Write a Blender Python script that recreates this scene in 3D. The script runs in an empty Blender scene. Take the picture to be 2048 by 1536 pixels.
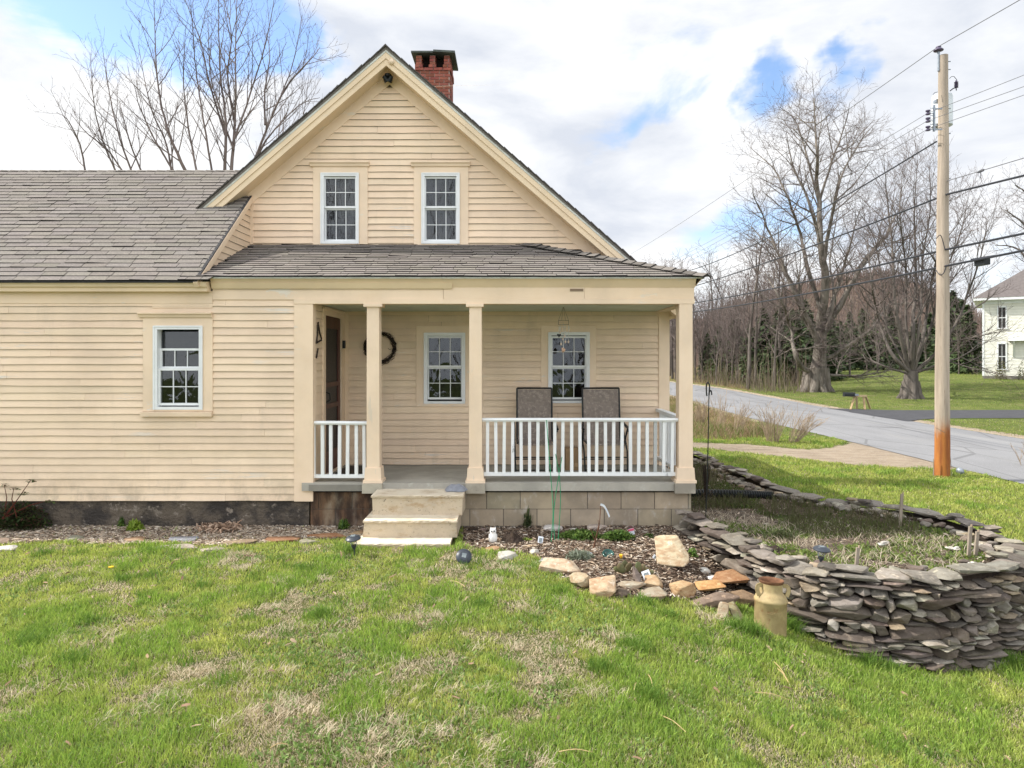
import bpy, bmesh, math, random
import numpy as np
from mathutils import Vector, Matrix
from mathutils.geometry import normal as _nrm

# ---------------------------------------------------------------- camera, sky, sun, exposure
SC = bpy.context.scene
C = SC.collection
F, D, HC, HY, CX = 1400.0, 8.48, 2.0, 715.0, 1024.0       # focal length (photo px), distance, eye height, horizon row, centre column
cam = bpy.data.cameras.new('camera'); cam_o = bpy.data.objects.new('camera', cam); C.objects.link(cam_o)
cam_o.location = (0, -D, HC); cam_o.rotation_euler = (math.radians(90), 0, 0)
cam.sensor_width = 36; cam.lens = F/2048*36; cam.shift_y = -(768-HY)/2048
cam.clip_start = .05; cam.clip_end = 3000
SC.camera = cam_o
LIGHT = Vector((1, -.14, -.93)).normalized()              # direction the sunlight travels
ELEV = math.asin(-LIGHT.z)
AZ = math.atan2(-LIGHT.x, -LIGHT.y)                       # towards the sun, clockwise from +Y
sun = bpy.data.lights.new('sun', 'SUN'); sun.energy = 5.0; sun.angle = math.radians(.6); sun.color = (1, .955, .88)
sun_o = bpy.data.objects.new('sun', sun); C.objects.link(sun_o)
sun_o.rotation_euler = LIGHT.to_track_quat('-Z', 'Y').to_euler(); sun_o.location = (-30, 10, 30)
SC.view_settings.view_transform = 'Standard'; SC.view_settings.look = 'None'
SC.view_settings.exposure = 0.36; SC.view_settings.gamma = 1
SC.render.engine = 'CYCLES'

world = bpy.data.worlds.new('World'); SC.world = world; world.use_nodes = True
wt = world.node_tree; wt.nodes.clear()
def wn(t, **k):
    n = wt.nodes.new(t)
    for a, b in k.items(): setattr(n, a, b)
    return n
def wmath(op, a, b=None, c=None, clamp=False):
    n = wn('ShaderNodeMath', operation=op, use_clamp=clamp)
    for i, x in enumerate((a, b, c)):
        if x is None: continue
        if isinstance(x, (int, float)): n.inputs[i].default_value = x
        else: wt.links.new(x, n.inputs[i])
    return n.outputs[0]
tc = wn('ShaderNodeTexCoord')
sky = wn('ShaderNodeTexSky', sky_type='NISHITA', sun_disc=False)
sky.sun_elevation = ELEV; sky.sun_rotation = AZ; sky.air_density = 1.0; sky.dust_density = .6; sky.ozone_density = 1.5
def dirv(px, py): return Vector((px-CX, F, HY-py)).normalized()
mp = wn('ShaderNodeMapping'); mp.inputs['Scale'].default_value = (1, 1, 2.4)
wt.links.new(tc.outputs['Generated'], mp.inputs['Vector'])
def wnoise(scale, detail, rough, dist, off=0):
    n = wn('ShaderNodeTexNoise'); n.inputs['Scale'].default_value = scale; n.inputs['Detail'].default_value = detail
    n.inputs['Roughness'].default_value = rough; n.inputs['Distortion'].default_value = dist
    if off:
        m2 = wn('ShaderNodeMapping'); m2.inputs['Location'].default_value = (off, off*.7, off*.3)
        wt.links.new(mp.outputs[0], m2.inputs['Vector']); wt.links.new(m2.outputs[0], n.inputs['Vector'])
    else: wt.links.new(mp.outputs[0], n.inputs['Vector'])
    return n.outputs['Fac']
nz = wnoise(3.2, 9, .56, .35)
dens = wmath('ADD', wmath('MULTIPLY', nz, 1.1), .13)
wv = wn('ShaderNodeTexNoise'); wv.inputs['Scale'].default_value = 7; wv.inputs['Detail'].default_value = 6; wt.links.new(tc.outputs['Generated'], wv.inputs['Vector'])
wsub = wn('ShaderNodeVectorMath', operation='MULTIPLY_ADD'); wt.links.new(wv.outputs['Color'], wsub.inputs[0]); wsub.inputs[1].default_value = (.26, .26, .26); wsub.inputs[2].default_value = (-.13, -.13, -.13)
warp = wn('ShaderNodeVectorMath', operation='ADD'); wt.links.new(tc.outputs['Generated'], warp.inputs[0]); wt.links.new(wsub.outputs[0], warp.inputs[1])
# gaps (negative) and banks (positive) in the clouds, by direction in the sky
for px, py, r, a in [(100, 0, .15, -.30), (380, -30, .20, -.28), (30, 130, .09, -.20), (450, 60, .10, -.22), (610, 75, .07, -.25), (560, 110, .06, -.15),
                     (1730, 75, .10, -.29), (1665, 60, .05, -.16), (1505, 215, .075, -.30), (1450, 205, .04, -.12), (1200, 385, .09, -.17), (1330, 250, .05, -.12), (1560, 450, .12, -.12), (1240, 350, .05, -.1),
                     (1000, 120, .25, .16), (1400, 320, .12, .1), (100, 100, .08, .12), (200, 200, .2, .2), (1950, 150, .2, .15), (60, 280, .2, .2), (820, 60, .2, .12)]:
    vd = wn('ShaderNodeVectorMath', operation='DISTANCE'); wt.links.new(warp.outputs[0], vd.inputs[0]); vd.inputs[1].default_value = dirv(px, py)
    g = wn('ShaderNodeMapRange', interpolation_type='SMOOTHSTEP'); wt.links.new(vd.outputs['Value'], g.inputs[0])
    g.inputs[1].default_value = 0; g.inputs[2].default_value = r; g.inputs[3].default_value = a; g.inputs[4].default_value = 0
    dens = wmath('ADD', dens, g.outputs[0])
cm = wn('ShaderNodeMapRange', interpolation_type='SMOOTHSTEP'); wt.links.new(dens, cm.inputs[0])
cm.inputs[1].default_value = .42; cm.inputs[2].default_value = .66
shade = wn('ShaderNodeMapRange'); wt.links.new(wnoise(4.3, 7, .55, .3, 3.1), shade.inputs[0])
shade.inputs[1].default_value = .38; shade.inputs[2].default_value = .68
cr = wn('ShaderNodeMix', data_type='RGBA'); wt.links.new(shade.outputs[0], cr.inputs[0])
cr.inputs[6].default_value = (8.9, 8.95, 9.0, 1); cr.inputs[7].default_value = (5.9, 6.25, 6.95, 1)
sk = wn('ShaderNodeMix', data_type='RGBA', blend_type='MULTIPLY'); sk.inputs[0].default_value = 1
wt.links.new(sky.outputs[0], sk.inputs[6]); sk.inputs[7].default_value = (1.9, 1.95, 2.05, 1)
mx = wn('ShaderNodeMix', data_type='RGBA'); wt.links.new(cm.outputs[0], mx.inputs[0])
wt.links.new(sk.outputs[2], mx.inputs[6]); wt.links.new(cr.outputs[2], mx.inputs[7])
# clouds behind the camera brightened, an added fill for the shaded house front
dt = wn('ShaderNodeVectorMath', operation='DOT_PRODUCT'); wt.links.new(tc.outputs['Generated'], dt.inputs[0]); dt.inputs[1].default_value = (0, -.85, .52)
fb_ = wn('ShaderNodeMapRange', interpolation_type='SMOOTHSTEP'); wt.links.new(dt.outputs['Value'], fb_.inputs[0]); fb_.inputs[1].default_value = .1; fb_.inputs[2].default_value = .95; fb_.inputs[3].default_value = 1; fb_.inputs[4].default_value = 1.95
bc = wn('ShaderNodeVectorMath', operation='SCALE'); wt.links.new(cr.outputs[2], bc.inputs[0]); wt.links.new(fb_.outputs[0], bc.inputs['Scale']); wt.links.new(bc.outputs[0], mx.inputs[7])
bg = wn('ShaderNodeBackground'); bg.inputs[1].default_value = .1
wt.links.new(mx.outputs[2], bg.inputs[0]); wo = wn('ShaderNodeOutputWorld'); wt.links.new(bg.outputs[0], wo.inputs[0])

# ---------------------------------------------------------------- helpers
R = random.Random(7)
def U(a, b): return R.uniform(a, b)
def PY(px, py, Y):                                       # point of the plane at depth Y seen at that place in the picture
    d = Y + D; return Vector(((px-CX)*d/F, Y, HC+(HY-py)*d/F))
def PD(px, py, d): return PY(px, py, d-D)
def XY(px, Y): return (px-CX)*(Y+D)/F
def ZY(py, Y): return HC+(HY-py)*(Y+D)/F
ORG = {}
def tag(o, label=None, cat=None, group=None, kind=None):
    if label: o['label'] = label
    if cat: o['category'] = cat
    if group: o['group'] = group
    if kind: o['kind'] = kind
    return o
def thing(name, label, cat, loc=(0, 0, 0), group=None):
    o = bpy.data.objects.new(name, None); C.objects.link(o); o.location = loc; o.empty_display_size = .1
    ORG[o.name] = Vector(loc); return tag(o, label, cat, group)
class MB:
    def __init__(s): s.v = []; s.f = []; s.c = []
    def face(s, pts, col=(1, 1, 1)):
        n = len(s.v); s.v += [tuple(p) for p in pts]; s.f.append(tuple(range(n, n+len(pts)))); s.c.append(col)
    def mesh(s, vs, fs, col=(1, 1, 1)):
        n = len(s.v); s.v += [tuple(p) for p in vs]
        for f in fs: s.f.append(tuple(i+n for i in f)); s.c.append(col)
    def box(s, x0, x1, y0, y1, z0, z1, col=(1, 1, 1)):
        x0, x1 = min(x0, x1), max(x0, x1); y0, y1 = min(y0, y1), max(y0, y1); z0, z1 = min(z0, z1), max(z0, z1)
        s.mesh([(x0,y0,z0),(x1,y0,z0),(x1,y1,z0),(x0,y1,z0),(x0,y0,z1),(x1,y0,z1),(x1,y1,z1),(x0,y1,z1)],
               [(0,3,2,1),(4,5,6,7),(0,1,5,4),(1,2,6,5),(2,3,7,6),(3,0,4,7)], col)
    def obox(s, c, u, v, w, col=(1, 1, 1)):               # box from centre and three half-vectors
        c = Vector(c); P = []
        for k in (-1, 1):
            for i, j in ((-1,-1),(1,-1),(1,1),(-1,1)): P.append(c+u*i+v*j+w*k)
        s.mesh(P, [(0,3,2,1),(4,5,6,7),(0,1,5,4),(1,2,6,5),(2,3,7,6),(3,0,4,7)], col)
    def beam(s, a, b, w, h, col=(1, 1, 1), up=(0, 0, 1)):
        a = Vector(a); b = Vector(b); t = (b-a); l = t.length; t.normalize(); up = Vector(up)
        if abs(t.dot(up)) > .98: up = Vector((0, 1, 0))
        sd = t.cross(up).normalized(); u2 = sd.cross(t)
        s.obox((a+b)/2, t*l/2, sd*w/2, u2*h/2, col)
    def prism(s, poly, n, col=(1, 1, 1)):                 # extrude polygon (3D points) by vector n
        poly = [Vector(p) for p in poly]; n = Vector(n); k = len(poly)
        s.mesh(poly+[p+n for p in poly], [tuple(range(k))[::-1], tuple(range(k, 2*k))]+[(i, (i+1) % k, (i+1) % k+k, i+k) for i in range(k)], col)
    def tube(s, pts, rad, n=6, col=(1, 1, 1), caps=True):
        pts = [Vector(p) for p in pts]; m = len(pts)
        if not hasattr(rad, '__len__'): rad = [rad]*m
        base = len(s.v); ref = None
        for i, p in enumerate(pts):
            t = (pts[min(i+1, m-1)]-pts[max(i-1, 0)])
            if t.length < 1e-9: t = Vector((0, 0, 1))
            t.normalize()
            if ref is None:
                ref = t.orthogonal().normalized()
            ref = (ref - t*ref.dot(t))
            if ref.length < 1e-6: ref = t.orthogonal()
            ref.normalize(); b = t.cross(ref); r = rad[i]
            for k in range(n):
                a = 2*math.pi*k/n; q = p+(ref*math.cos(a)+b*math.sin(a))*r
                s.v.append((q.x, q.y, q.z))
        for i in range(m-1):
            for k in range(n):
                k2 = (k+1) % n
                s.f.append((base+i*n+k, base+i*n+k2, base+(i+1)*n+k2, base+(i+1)*n+k)); s.c.append(col)
        if caps and n > 3:
            s.f.append(tuple(base+k for k in range(n))[::-1]); s.c.append(col)
            s.f.append(tuple(base+(m-1)*n+k for k in range(n))); s.c.append(col)
    def lathe(s, c, prof, n=20, col=(1, 1, 1), M=None):   # profile [(r, z)] about a vertical axis through c
        c = Vector(c); base = len(s.v)
        for r, z in prof:
            for k in range(n):
                a = 2*math.pi*k/n; q = Vector((r*math.cos(a), r*math.sin(a), z))
                if M: q = M @ q
                s.v.append(tuple(c+q))
        for i in range(len(prof)-1):
            for k in range(n):
                k2 = (k+1) % n
                s.f.append((base+i*n+k, base+i*n+k2, base+(i+1)*n+k2, base+(i+1)*n+k)); s.c.append(col)
    def build(s, name, m, parent=None, org=None, smooth=False, angle=None):
        o = Vector(org) if org is not None else (ORG[parent.name] if parent else Vector((0, 0, 0)))
        me = bpy.data.meshes.new(name)
        va = np.array(s.v, dtype=np.float32)-np.array(o, dtype=np.float32)
        me.from_pydata(va.tolist(), [], s.f)
        at = me.attributes.new('Col', 'FLOAT_COLOR', 'CORNER')
        cnt = np.array([len(f) for f in s.f]); cc = np.array([tuple(c)[:3]+(1,) for c in s.c], dtype=np.float32)
        at.data.foreach_set('color', np.repeat(cc, cnt, axis=0).ravel())
        if smooth:
            me.polygons.foreach_set('use_smooth', [True]*len(me.polygons))
            if angle: me.set_sharp_from_angle(angle=math.radians(angle))
        me.materials.append(m)
        ob = bpy.data.objects.new(name, me); C.objects.link(ob)
        if parent: ob.parent = parent
        else: ob.location = o
        ORG[ob.name] = o
        return ob
def grey(a, b=None): t = U(a, b) if b else a; return (t, t, t)
def vary(c, s=.1):
    t = U(1-s, 1+s); return tuple(max(0, x*t*U(1-s*.25, 1+s*.25)) for x in c)
def spline(pts, n=8):                                     # Catmull-Rom through points
    pts = [Vector(p) for p in pts]; out = []
    for i in range(len(pts)-1):
        p0 = pts[max(i-1, 0)]; p1 = pts[i]; p2 = pts[i+1]; p3 = pts[min(i+2, len(pts)-1)]
        for k in range(n):
            t = k/n; out.append(.5*((2*p1)+(p2-p0)*t+(2*p0-5*p1+4*p2-p3)*t*t+(3*p1-p0-3*p2+p3)*t*t*t))
    out.append(pts[-1]); return out

# numpy value noise
_rng = np.random.RandomState(11); _T = _rng.rand(256, 256)
def vn(x, y):
    xi = np.floor(x).astype(int); yi = np.floor(y).astype(int); fx = x-xi; fy = y-yi
    fx = fx*fx*(3-2*fx); fy = fy*fy*(3-2*fy); a = xi & 255; b = yi & 255; a1 = (a+1) & 255; b1 = (b+1) & 255
    return (_T[a, b]*(1-fx)+_T[a1, b]*fx)*(1-fy)+(_T[a, b1]*(1-fx)+_T[a1, b1]*fx)*fy
def fbm(x, y, s=1., o=4, seed=0):
    r = 0; amp = 1; t = 0
    for k in range(o):
        r = r+amp*vn(np.asarray(x)*s+seed*17.3+k*31.7, np.asarray(y)*s+seed*9.1+k*57.1); t += amp; amp *= .5; s *= 2.03
    return r/t
def sst(a, b, x): t = np.clip((np.asarray(x, dtype=float)-a)/(b-a), 0, 1); return t*t*(3-2*t)
def inpoly(x, y, poly):
    x = np.asarray(x); y = np.asarray(y); c = np.zeros(x.shape, bool); j = len(poly)-1
    for i in range(len(poly)):
        xi, yi = poly[i][:2]; xj, yj = poly[j][:2]
        if yi != yj: c ^= ((yi > y) != (yj > y)) & (x < (xj-xi)*(y-yi)/(yj-yi)+xi)
        j = i
    return c

# terrain: level by the porch, falling to the right, rising again beyond the road
ROAD_N = [(10.6, -30), (10.55, 0), (10.5, 12), (10.3, 22), (10.6, 32), (10.4, 42), (8.5, 55), (4, 70), (-4, 88)]
ROAD_F = [(16.5, -30), (16.4, 0), (16.4, 12), (16.3, 24), (16.3, 33), (15.8, 44), (14.0, 56), (10, 72), (3, 92)]
def roadx(poly, y): return np.interp(y, [p[1] for p in poly], [p[0] for p in poly])
def terr(x, y, detail=True):
    x = np.asarray(x, dtype=float); y = np.asarray(y, dtype=float)
    aa = .3+1.5*sst(-2.4, -.4, y); tt = np.clip((x-aa)/(3.6-aa), 0, 1)
    front = -.05-.66*tt*tt*(3-2*tt)-.05*sst(-1, -5, y)
    back = -.05-.46*sst(2.3, 4.6, x)-.06*sst(5, 11, x)
    w = sst(-1.2, 3.5, y); z = front*(1-w)+back*w
    far = sst(24, 58, y); z = z*(1-far)+(-.16)*far
    z = z+.62*sst(20, 38, x)*sst(24, 46, y)
    z = z-.012*np.clip(y-110, 0, None)*(x*0+1)*.2
    rm = sst(-.6, .2, x-roadx(ROAD_N, y))*sst(-.6, .2, roadx(ROAD_F, y)-x)*(y < 92)
    z = z-.06*rm
    ditch = np.exp(-((x-8.6)/1.1)**2)*sst(14.5, 18, y)*sst(60, 40, y); z = z-.25*ditch
    z = z+.10*np.exp(-((x-2.15)**2+(y+2.45)**2)/.45)
    if detail:
        k = (1-sst(3.0, .4, np.abs(x+3))*0)*(1-rm)
        z = z+(.035*(fbm(x, y, .9, 3, 2)-.5)+.02*(fbm(x, y, 4.5, 3, 5)-.5))*k
    return z
def tz(x, y): return float(terr(x, y))
def G(px, py, it=14):                                     # where the ray through that place in the picture meets the ground
    d = 8.
    for k in range(it):
        x = (px-CX)*d/F; z = tz(x, d-D); dn = (HC-z)*F/max(py-HY, 4); d = .5*d+.5*dn
    return Vector(((px-CX)*d/F, d-D, tz((px-CX)*d/F, d-D)))

# ---------------------------------------------------------------- materials
def nt(name):
    m = bpy.data.materials.new(name); m.use_nodes = True; t = m.node_tree; t.nodes.clear(); return m, t
class N:
    def __init__(s, t): s.t = t; s.tc = None
    def n(s, ty, **k):
        x = s.t.nodes.new(ty)
        for a, b in k.items(): setattr(x, a, b)
        return x
    def l(s, a, b): s.t.links.new(a, b)
    def setin(s, sock, v):
        if hasattr(v, 'links') or isinstance(v, bpy.types.NodeSocket): s.l(v, sock)
        elif isinstance(v, (tuple, list)) and len(v) == 3 and sock.type == 'RGBA': sock.default_value = (*v, 1)
        else: sock.default_value = v
    def co(s, stretch=(1, 1, 1), off=(0, 0, 0)):
        if s.tc is None: s.tc = s.n('ShaderNodeTexCoord').outputs['Object']
        m = s.n('ShaderNodeMapping'); m.inputs['Scale'].default_value = stretch; m.inputs['Location'].default_value = off
        s.l(s.tc, m.inputs['Vector']); return m.outputs[0]
    def noise(s, scale, detail=4, rough=.55, stretch=(1, 1, 1), off=(0, 0, 0), dist=0):
        x = s.n('ShaderNodeTexNoise'); x.inputs['Scale'].default_value = scale; x.inputs['Detail'].default_value = detail
        x.inputs['Roughness'].default_value = rough; x.inputs['Distortion'].default_value = dist
        s.l(s.co(stretch, off), x.inputs['Vector']); return x.outputs['Fac']
    def vor(s, scale, feat='F1', stretch=(1, 1, 1), out='Distance'):
        x = s.n('ShaderNodeTexVoronoi', feature=feat); x.inputs['Scale'].default_value = scale
        s.l(s.co(stretch), x.inputs['Vector']); return x.outputs[out]
    def ramp(s, v, a, b, lo=0., hi=1.):
        x = s.n('ShaderNodeMapRange', interpolation_type='SMOOTHSTEP'); s.setin(x.inputs[0], v)
        x.inputs[1].default_value = a; x.inputs[2].default_value = b; x.inputs[3].default_value = lo; x.inputs[4].default_value = hi
        return x.outputs[0]
    def mix(s, f, a, b, bt='MIX'):
        x = s.n('ShaderNodeMix', data_type='RGBA', blend_type=bt); s.setin(x.inputs[0], f); s.setin(x.inputs[6], a); s.setin(x.inputs[7], b); return x.outputs[2]
    def math(s, op, a, b=0.):
        x = s.n('ShaderNodeMath', operation=op); s.setin(x.inputs[0], a); s.setin(x.inputs[1], b); return x.outputs[0]
    def attr(s): return s.n('ShaderNodeAttribute', attribute_name='Col').outputs['Color']
    def sep(s):
        if s.tc is None: s.tc = s.n('ShaderNodeTexCoord').outputs['Object']
        x = s.n('ShaderNodeSeparateXYZ'); s.l(s.tc, x.inputs[0]); return x.outputs
    def bump(s, h, strength=.3, dist=.01):
        x = s.n('ShaderNodeBump'); x.inputs['Strength'].default_value = strength; x.inputs['Distance'].default_value = dist
        s.l(h, x.inputs['Height']); return x.outputs[0]
    def out(s, col, rough=.7, bump=None, metal=0., spec=.4):
        b = s.n('ShaderNodeBsdfPrincipled'); s.setin(b.inputs['Base Color'], col); s.setin(b.inputs['Roughness'], rough)
        s.setin(b.inputs['Metallic'], metal); b.inputs['Specular IOR Level'].default_value = spec
        if bump is not None: s.l(bump, b.inputs['Normal'])
        o = s.n('ShaderNodeOutputMaterial'); s.l(b.outputs[0], o.inputs[0]); return b
def surf(name, c1, c2, scale=6, rough=.7, bs=40, bump=.3, bd=.01, stretch=(1, 1, 1), c3=None, c3s=12, c3r=(.62, .7), metal=0., spec=.35, lo=.35, hi=.65, col=True):
    m, t = nt(name); n = N(t)
    c = n.mix(n.ramp(n.noise(scale, 5, .6, stretch), lo, hi), c1, c2)
    if c3: c = n.mix(n.ramp(n.noise(c3s, 6, .65, stretch, (7, 3, 1)), *c3r), c, c3)
    if col: c = n.mix(1., c, n.attr(), 'MULTIPLY')
    n.out(c, rough, n.bump(n.noise(bs, 5, .6, stretch), bump, bd), metal, spec); return m

def paint_mat(name, base, bare, amt=.68, grain=(1, 1, 1), stain=None, dark=.86):
    amt -= .07
    m, t = nt(name); n = N(t)
    c = n.mix(n.ramp(n.noise(1.3, 5, .6), .35, .7), base, tuple(x*dark for x in base))
    c = n.mix(n.ramp(n.noise(9, 5, .6, tuple(.35 if g < 1 else 1. for g in grain)), .45, .8, 0, .35), c, tuple(x*y for x, y in zip(base, (.93, .88, .78))))
    fl = n.noise(7, 9, .72, grain, (3, 1, 5)); gate = n.ramp(n.noise(.9, 3, .5, (1, 1, 1), (9, 2, 4)), .42, .62)
    f2 = n.math('MULTIPLY', n.ramp(fl, amt, amt+.035), gate)
    c = n.mix(f2, c, bare)
    crk = n.ramp(n.noise(26, 6, .7, grain, (1, 8, 2)), .68, .75, 0, .35); c = n.mix(crk, c, tuple(x*.5 for x in base))
    if stain: c = stain(n, c)
    c = n.mix(1., c, n.attr(), 'MULTIPLY')
    h = n.math('SUBTRACT', n.noise(22, 6, .65, grain), n.math('MULTIPLY', f2, .6))
    n.out(c, .55, n.bump(h, .35, .006), 0, .35); return m
CREAM = (.81, .63, .455)
M = {}
def splash(n, c):
    s = n.sep(); k = n.math('MULTIPLY', n.ramp(s[2], .75, .25), n.ramp(n.noise(6, 6, .7, (.8, .8, .5), (2, 2, 2)), .42, .7, 0, .55))
    c = n.mix(k, c, (.36, .29, .20))
    return n.mix(n.ramp(n.noise(3.2, 6, .7, (1.4, 1.4, .25), (6, 1, 3)), .56, .72, 0, .28), c, (.50, .41, .30))
M['clap'] = paint_mat('clapboard_paint', CREAM, (.66, .60, .52), .66, (.12, .12, 1.6), splash)
M['trim'] = paint_mat('trim_paint', (.82, .645, .47), (.70, .63, .54), .66, (.3, .3, .9))
M['post'] = paint_mat('post_paint', (.82, .65, .48), (.55, .5, .42), .68, (1.2, 1.2, .25))
M['crown'] = paint_mat('crown_paint', (.79, .625, .435), (.64, .57, .46), .66, (.2, 1, 1))
M['ceil'] = surf('porch_ceiling_paint', (.55, .60, .50), (.48, .53, .45), 2, .5, 30, .15, col=False)
M['white'] = paint_mat('white_rail_paint', (.80, .82, .82), (.34, .36, .36), .66, (1, 1, .3))
M['edge'] = surf('white_edge_strip', (.62, .63, .58), (.5, .5, .44), 8, .55, 50, .2)
M['vinyl'] = surf('white_vinyl', (.77, .785, .79), (.71, .725, .73), 4, .35, 60, .05, col=False)
M['shingle'] = surf('roof_shingle', (.21, .19, .172), (.182, .165, .15), 40, .95, 260, .6, .004, c3=(.30, .268, .236), c3s=60, c3r=(.5, .7), spec=.15)
M['shingle_dark'] = surf('shingle_edge', (.045, .045, .048), (.03, .03, .032), 20, .9)
M['concrete'] = surf('concrete', (.42, .39, .33), (.27, .25, .215), 3, .9, 60, .35, .006, c3=(.22, .21, .19), c3s=9, c3r=(.6, .75))
M['slab'] = surf('porch_slab', (.40, .375, .32), (.31, .295, .255), 2.2, .85, 60, .3, .005, c3=(.42, .41, .36), c3s=7, c3r=(.58, .72))
def stepm():
    m, t = nt('painted_concrete_step'); n = N(t)
    c = n.mix(n.ramp(n.noise(2.6, 5, .6), .38, .68), (.55, .455, .33), (.43, .36, .27))
    c = n.mix(n.ramp(n.noise(26, 8, .78, (1, 1, 1), (4, 2, 7)), .58, .64), c, (.16, .13, .10))
    c = n.mix(n.ramp(n.noise(5, 6, .7, (1, 1, 2), (2, 9, 1)), .52, .68, 0, .8), c, (.38, .27, .155))
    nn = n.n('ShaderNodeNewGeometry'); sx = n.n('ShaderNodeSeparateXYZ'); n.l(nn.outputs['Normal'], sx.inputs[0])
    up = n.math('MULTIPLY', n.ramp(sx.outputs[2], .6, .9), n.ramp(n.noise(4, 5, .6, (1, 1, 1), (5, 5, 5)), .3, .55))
    c = n.mix(up, c, (.66, .58, .45)); c = n.mix(1., c, n.attr(), 'MULTIPLY')  # treads lighter than risers: light from above put into the colour
    n.out(c, .85, n.bump(n.noise(45, 7, .7), .5, .008)); return m
M['step'] = stepm()
def blockm():
    m, t = nt('concrete_block'); n = N(t); s = n.sep()
    c = n.mix(n.ramp(n.noise(3, 5, .6), .35, .65), (.37, .305, .215), (.28, .235, .17))
    c = n.mix(n.ramp(n.noise(9, 6, .65, (1, 1, .6), (3, 3, 3)), .55, .75), c, (.42, .38, .32))
    rust = n.math('MULTIPLY', n.ramp(s[0], .32, .08), n.ramp(n.noise(2.2, 5, .6, (1.6, 1, .8), (1, 1, 8)), .2, .5))
    c = n.mix(rust, c, n.mix(n.ramp(n.noise(5, 5, .6, (1.5, 1, .5)), .42, .62), (.045, .028, .019), (.13, .075, .042)))
    c = n.mix(1., c, n.attr(), 'MULTIPLY')
    n.out(c, .95, n.bump(n.noise(90, 6, .7), .6, .006)); return m
M['block'] = blockm()
M['mortar'] = surf('mortar', (.16, .14, .115), (.11, .095, .08), 8, .95, 60, .3)
M['found'] = surf('dark_parging', (.13, .105, .08), (.05, .043, .038), 3.2, .95, 22, 1, .05, c3=(.26, .22, .18), c3s=11, c3r=(.56, .68), lo=.4, hi=.6)
M['brick'] = surf('red_brick', (.30, .095, .065), (.22, .07, .05), 9, .9, 80, .4, .005)
M['bmort'] = surf('chimney_mortar', (.36, .25, .21), (.3, .2, .17), 9, .95)
M['slate'] = surf('chimney_cap_stone', (.085, .1, .085), (.06, .07, .065), 6, .7)
M['door'] = surf('brown_door_wood', (.085, .028, .020), (.055, .018, .013), 6, .45, 60, .2, stretch=(1, 1, .2), col=False)
M['screen'] = surf('dark_screen', (.022, .022, .022), (.03, .028, .026), 30, .5, 200, .3, col=False)
M['black'] = surf('black_metal', (.012, .015, .016), (.02, .022, .022), 20, .42, 80, .1, metal=.3)
M['twig'] = surf('dark_twig', (.035, .022, .014), (.02, .014, .01), 30, .8)
M['sky_grey_sheet'] = surf('reflected_sky_grey', (.17, .175, .19), (.13, .135, .15), 3, .9, col=False)
M['interior'] = surf('dark_interior', (.05, .05, .055), (.035, .035, .04), 3, .9, col=False)
def glassm(name, base, wav, tr):
    m, t = nt(name); n = N(t)
    b = n.bump(n.noise(3.5, 2, .4, (1.3, 1, .8), dist=1.2), wav, .05)
    gl = n.n('ShaderNodeBsdfGlossy'); gl.inputs['Roughness'].default_value = .02; gl.inputs['Color'].default_value = (.9, .95, 1, 1); n.l(b, gl.inputs['Normal'])
    tr_ = n.n('ShaderNodeBsdfTransparent'); tr_.inputs[0].default_value = (tr, tr, tr, 1)
    fr = n.n('ShaderNodeFresnel'); fr.inputs[0].default_value = 1.6; n.l(b, fr.inputs['Normal'])
    f = n.math('ADD', n.math('MULTIPLY', fr.outputs[0], .75), base)
    x = n.n('ShaderNodeMixShader'); n.l(f, x.inputs[0]); n.l(tr_.outputs[0], x.inputs[1]); n.l(gl.outputs[0], x.inputs[2])
    o = n.n('ShaderNodeOutputMaterial'); n.l(x.outputs[0], o.inputs[0]); return m
M['glass'] = glassm('window_glass', .0, .10, .7)
M['clear'] = glassm('clear_plastic', .06, .1, .92)
def stonem(name, a, b, c3, bs=30):
    m, t = nt(name); n = N(t)
    c = n.mix(n.ramp(n.noise(9, 6, .65, (1, 1, 3)), .35, .65), a, b)
    c = n.mix(n.ramp(n.noise(14, 7, .7, (1, 1, 1), (3, 5, 1)), .56, .68), c, c3)
    c = n.mix(n.ramp(n.noise(38, 6, .75, (1, 1, 1), (8, 5, 1)), .58, .66, 0, .7), c, tuple(x*.4 for x in a))
    c = n.mix(1., c, n.attr(), 'MULTIPLY')
    h = n.math('ADD', n.noise(bs, 8, .68, (1, 1, 3)), n.math('MULTIPLY', n.noise(160, 3, .6), .25))
    n.out(c, .88, n.bump(h, .75, .012), 0, .3); return m
M['stone'] = stonem('field_stone', (.9, .9, .9), (.62, .59, .56), (1.45, 1.40, 1.28))
M['rust_stone'] = stonem('rust_stone', (.42, .35, .25), (.30, .20, .125), (.50, .45, .37), 18)
M['soil'] = surf('dark_soil', (.05, .033, .022), (.028, .018, .013), 12, .95, 40, 1, .03)
M['bedsoil'] = surf('bed_soil', (.13, .095, .065), (.075, .055, .04), 7, .95, 50, 1, .03, c3=(.22, .18, .12), c3s=15, c3r=(.5, .65))
M['chip'] = surf('litter', (1, 1, 1), (.75, .72, .7), 20, .9, 60, .2)
def leafm(name, tr=.35):
    m, t = nt(name); n = N(t); c = n.attr()
    d = n.n('ShaderNodeBsdfPrincipled'); n.l(c, d.inputs['Base Color']); d.inputs['Roughness'].default_value = .55; d.inputs['Specular IOR Level'].default_value = .25
    tl = n.n('ShaderNodeBsdfTranslucent'); n.l(c, tl.inputs[0])
    x = n.n('ShaderNodeMixShader'); x.inputs[0].default_value = tr; n.l(d.outputs[0], x.inputs[1]); n.l(tl.outputs[0], x.inputs[2])
    o = n.n('ShaderNodeOutputMaterial'); n.l(x.outputs[0], o.inputs[0]); return m
M['leaf'] = leafm('leaves'); M['grass'] = leafm('grass_blade', .4)
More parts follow.
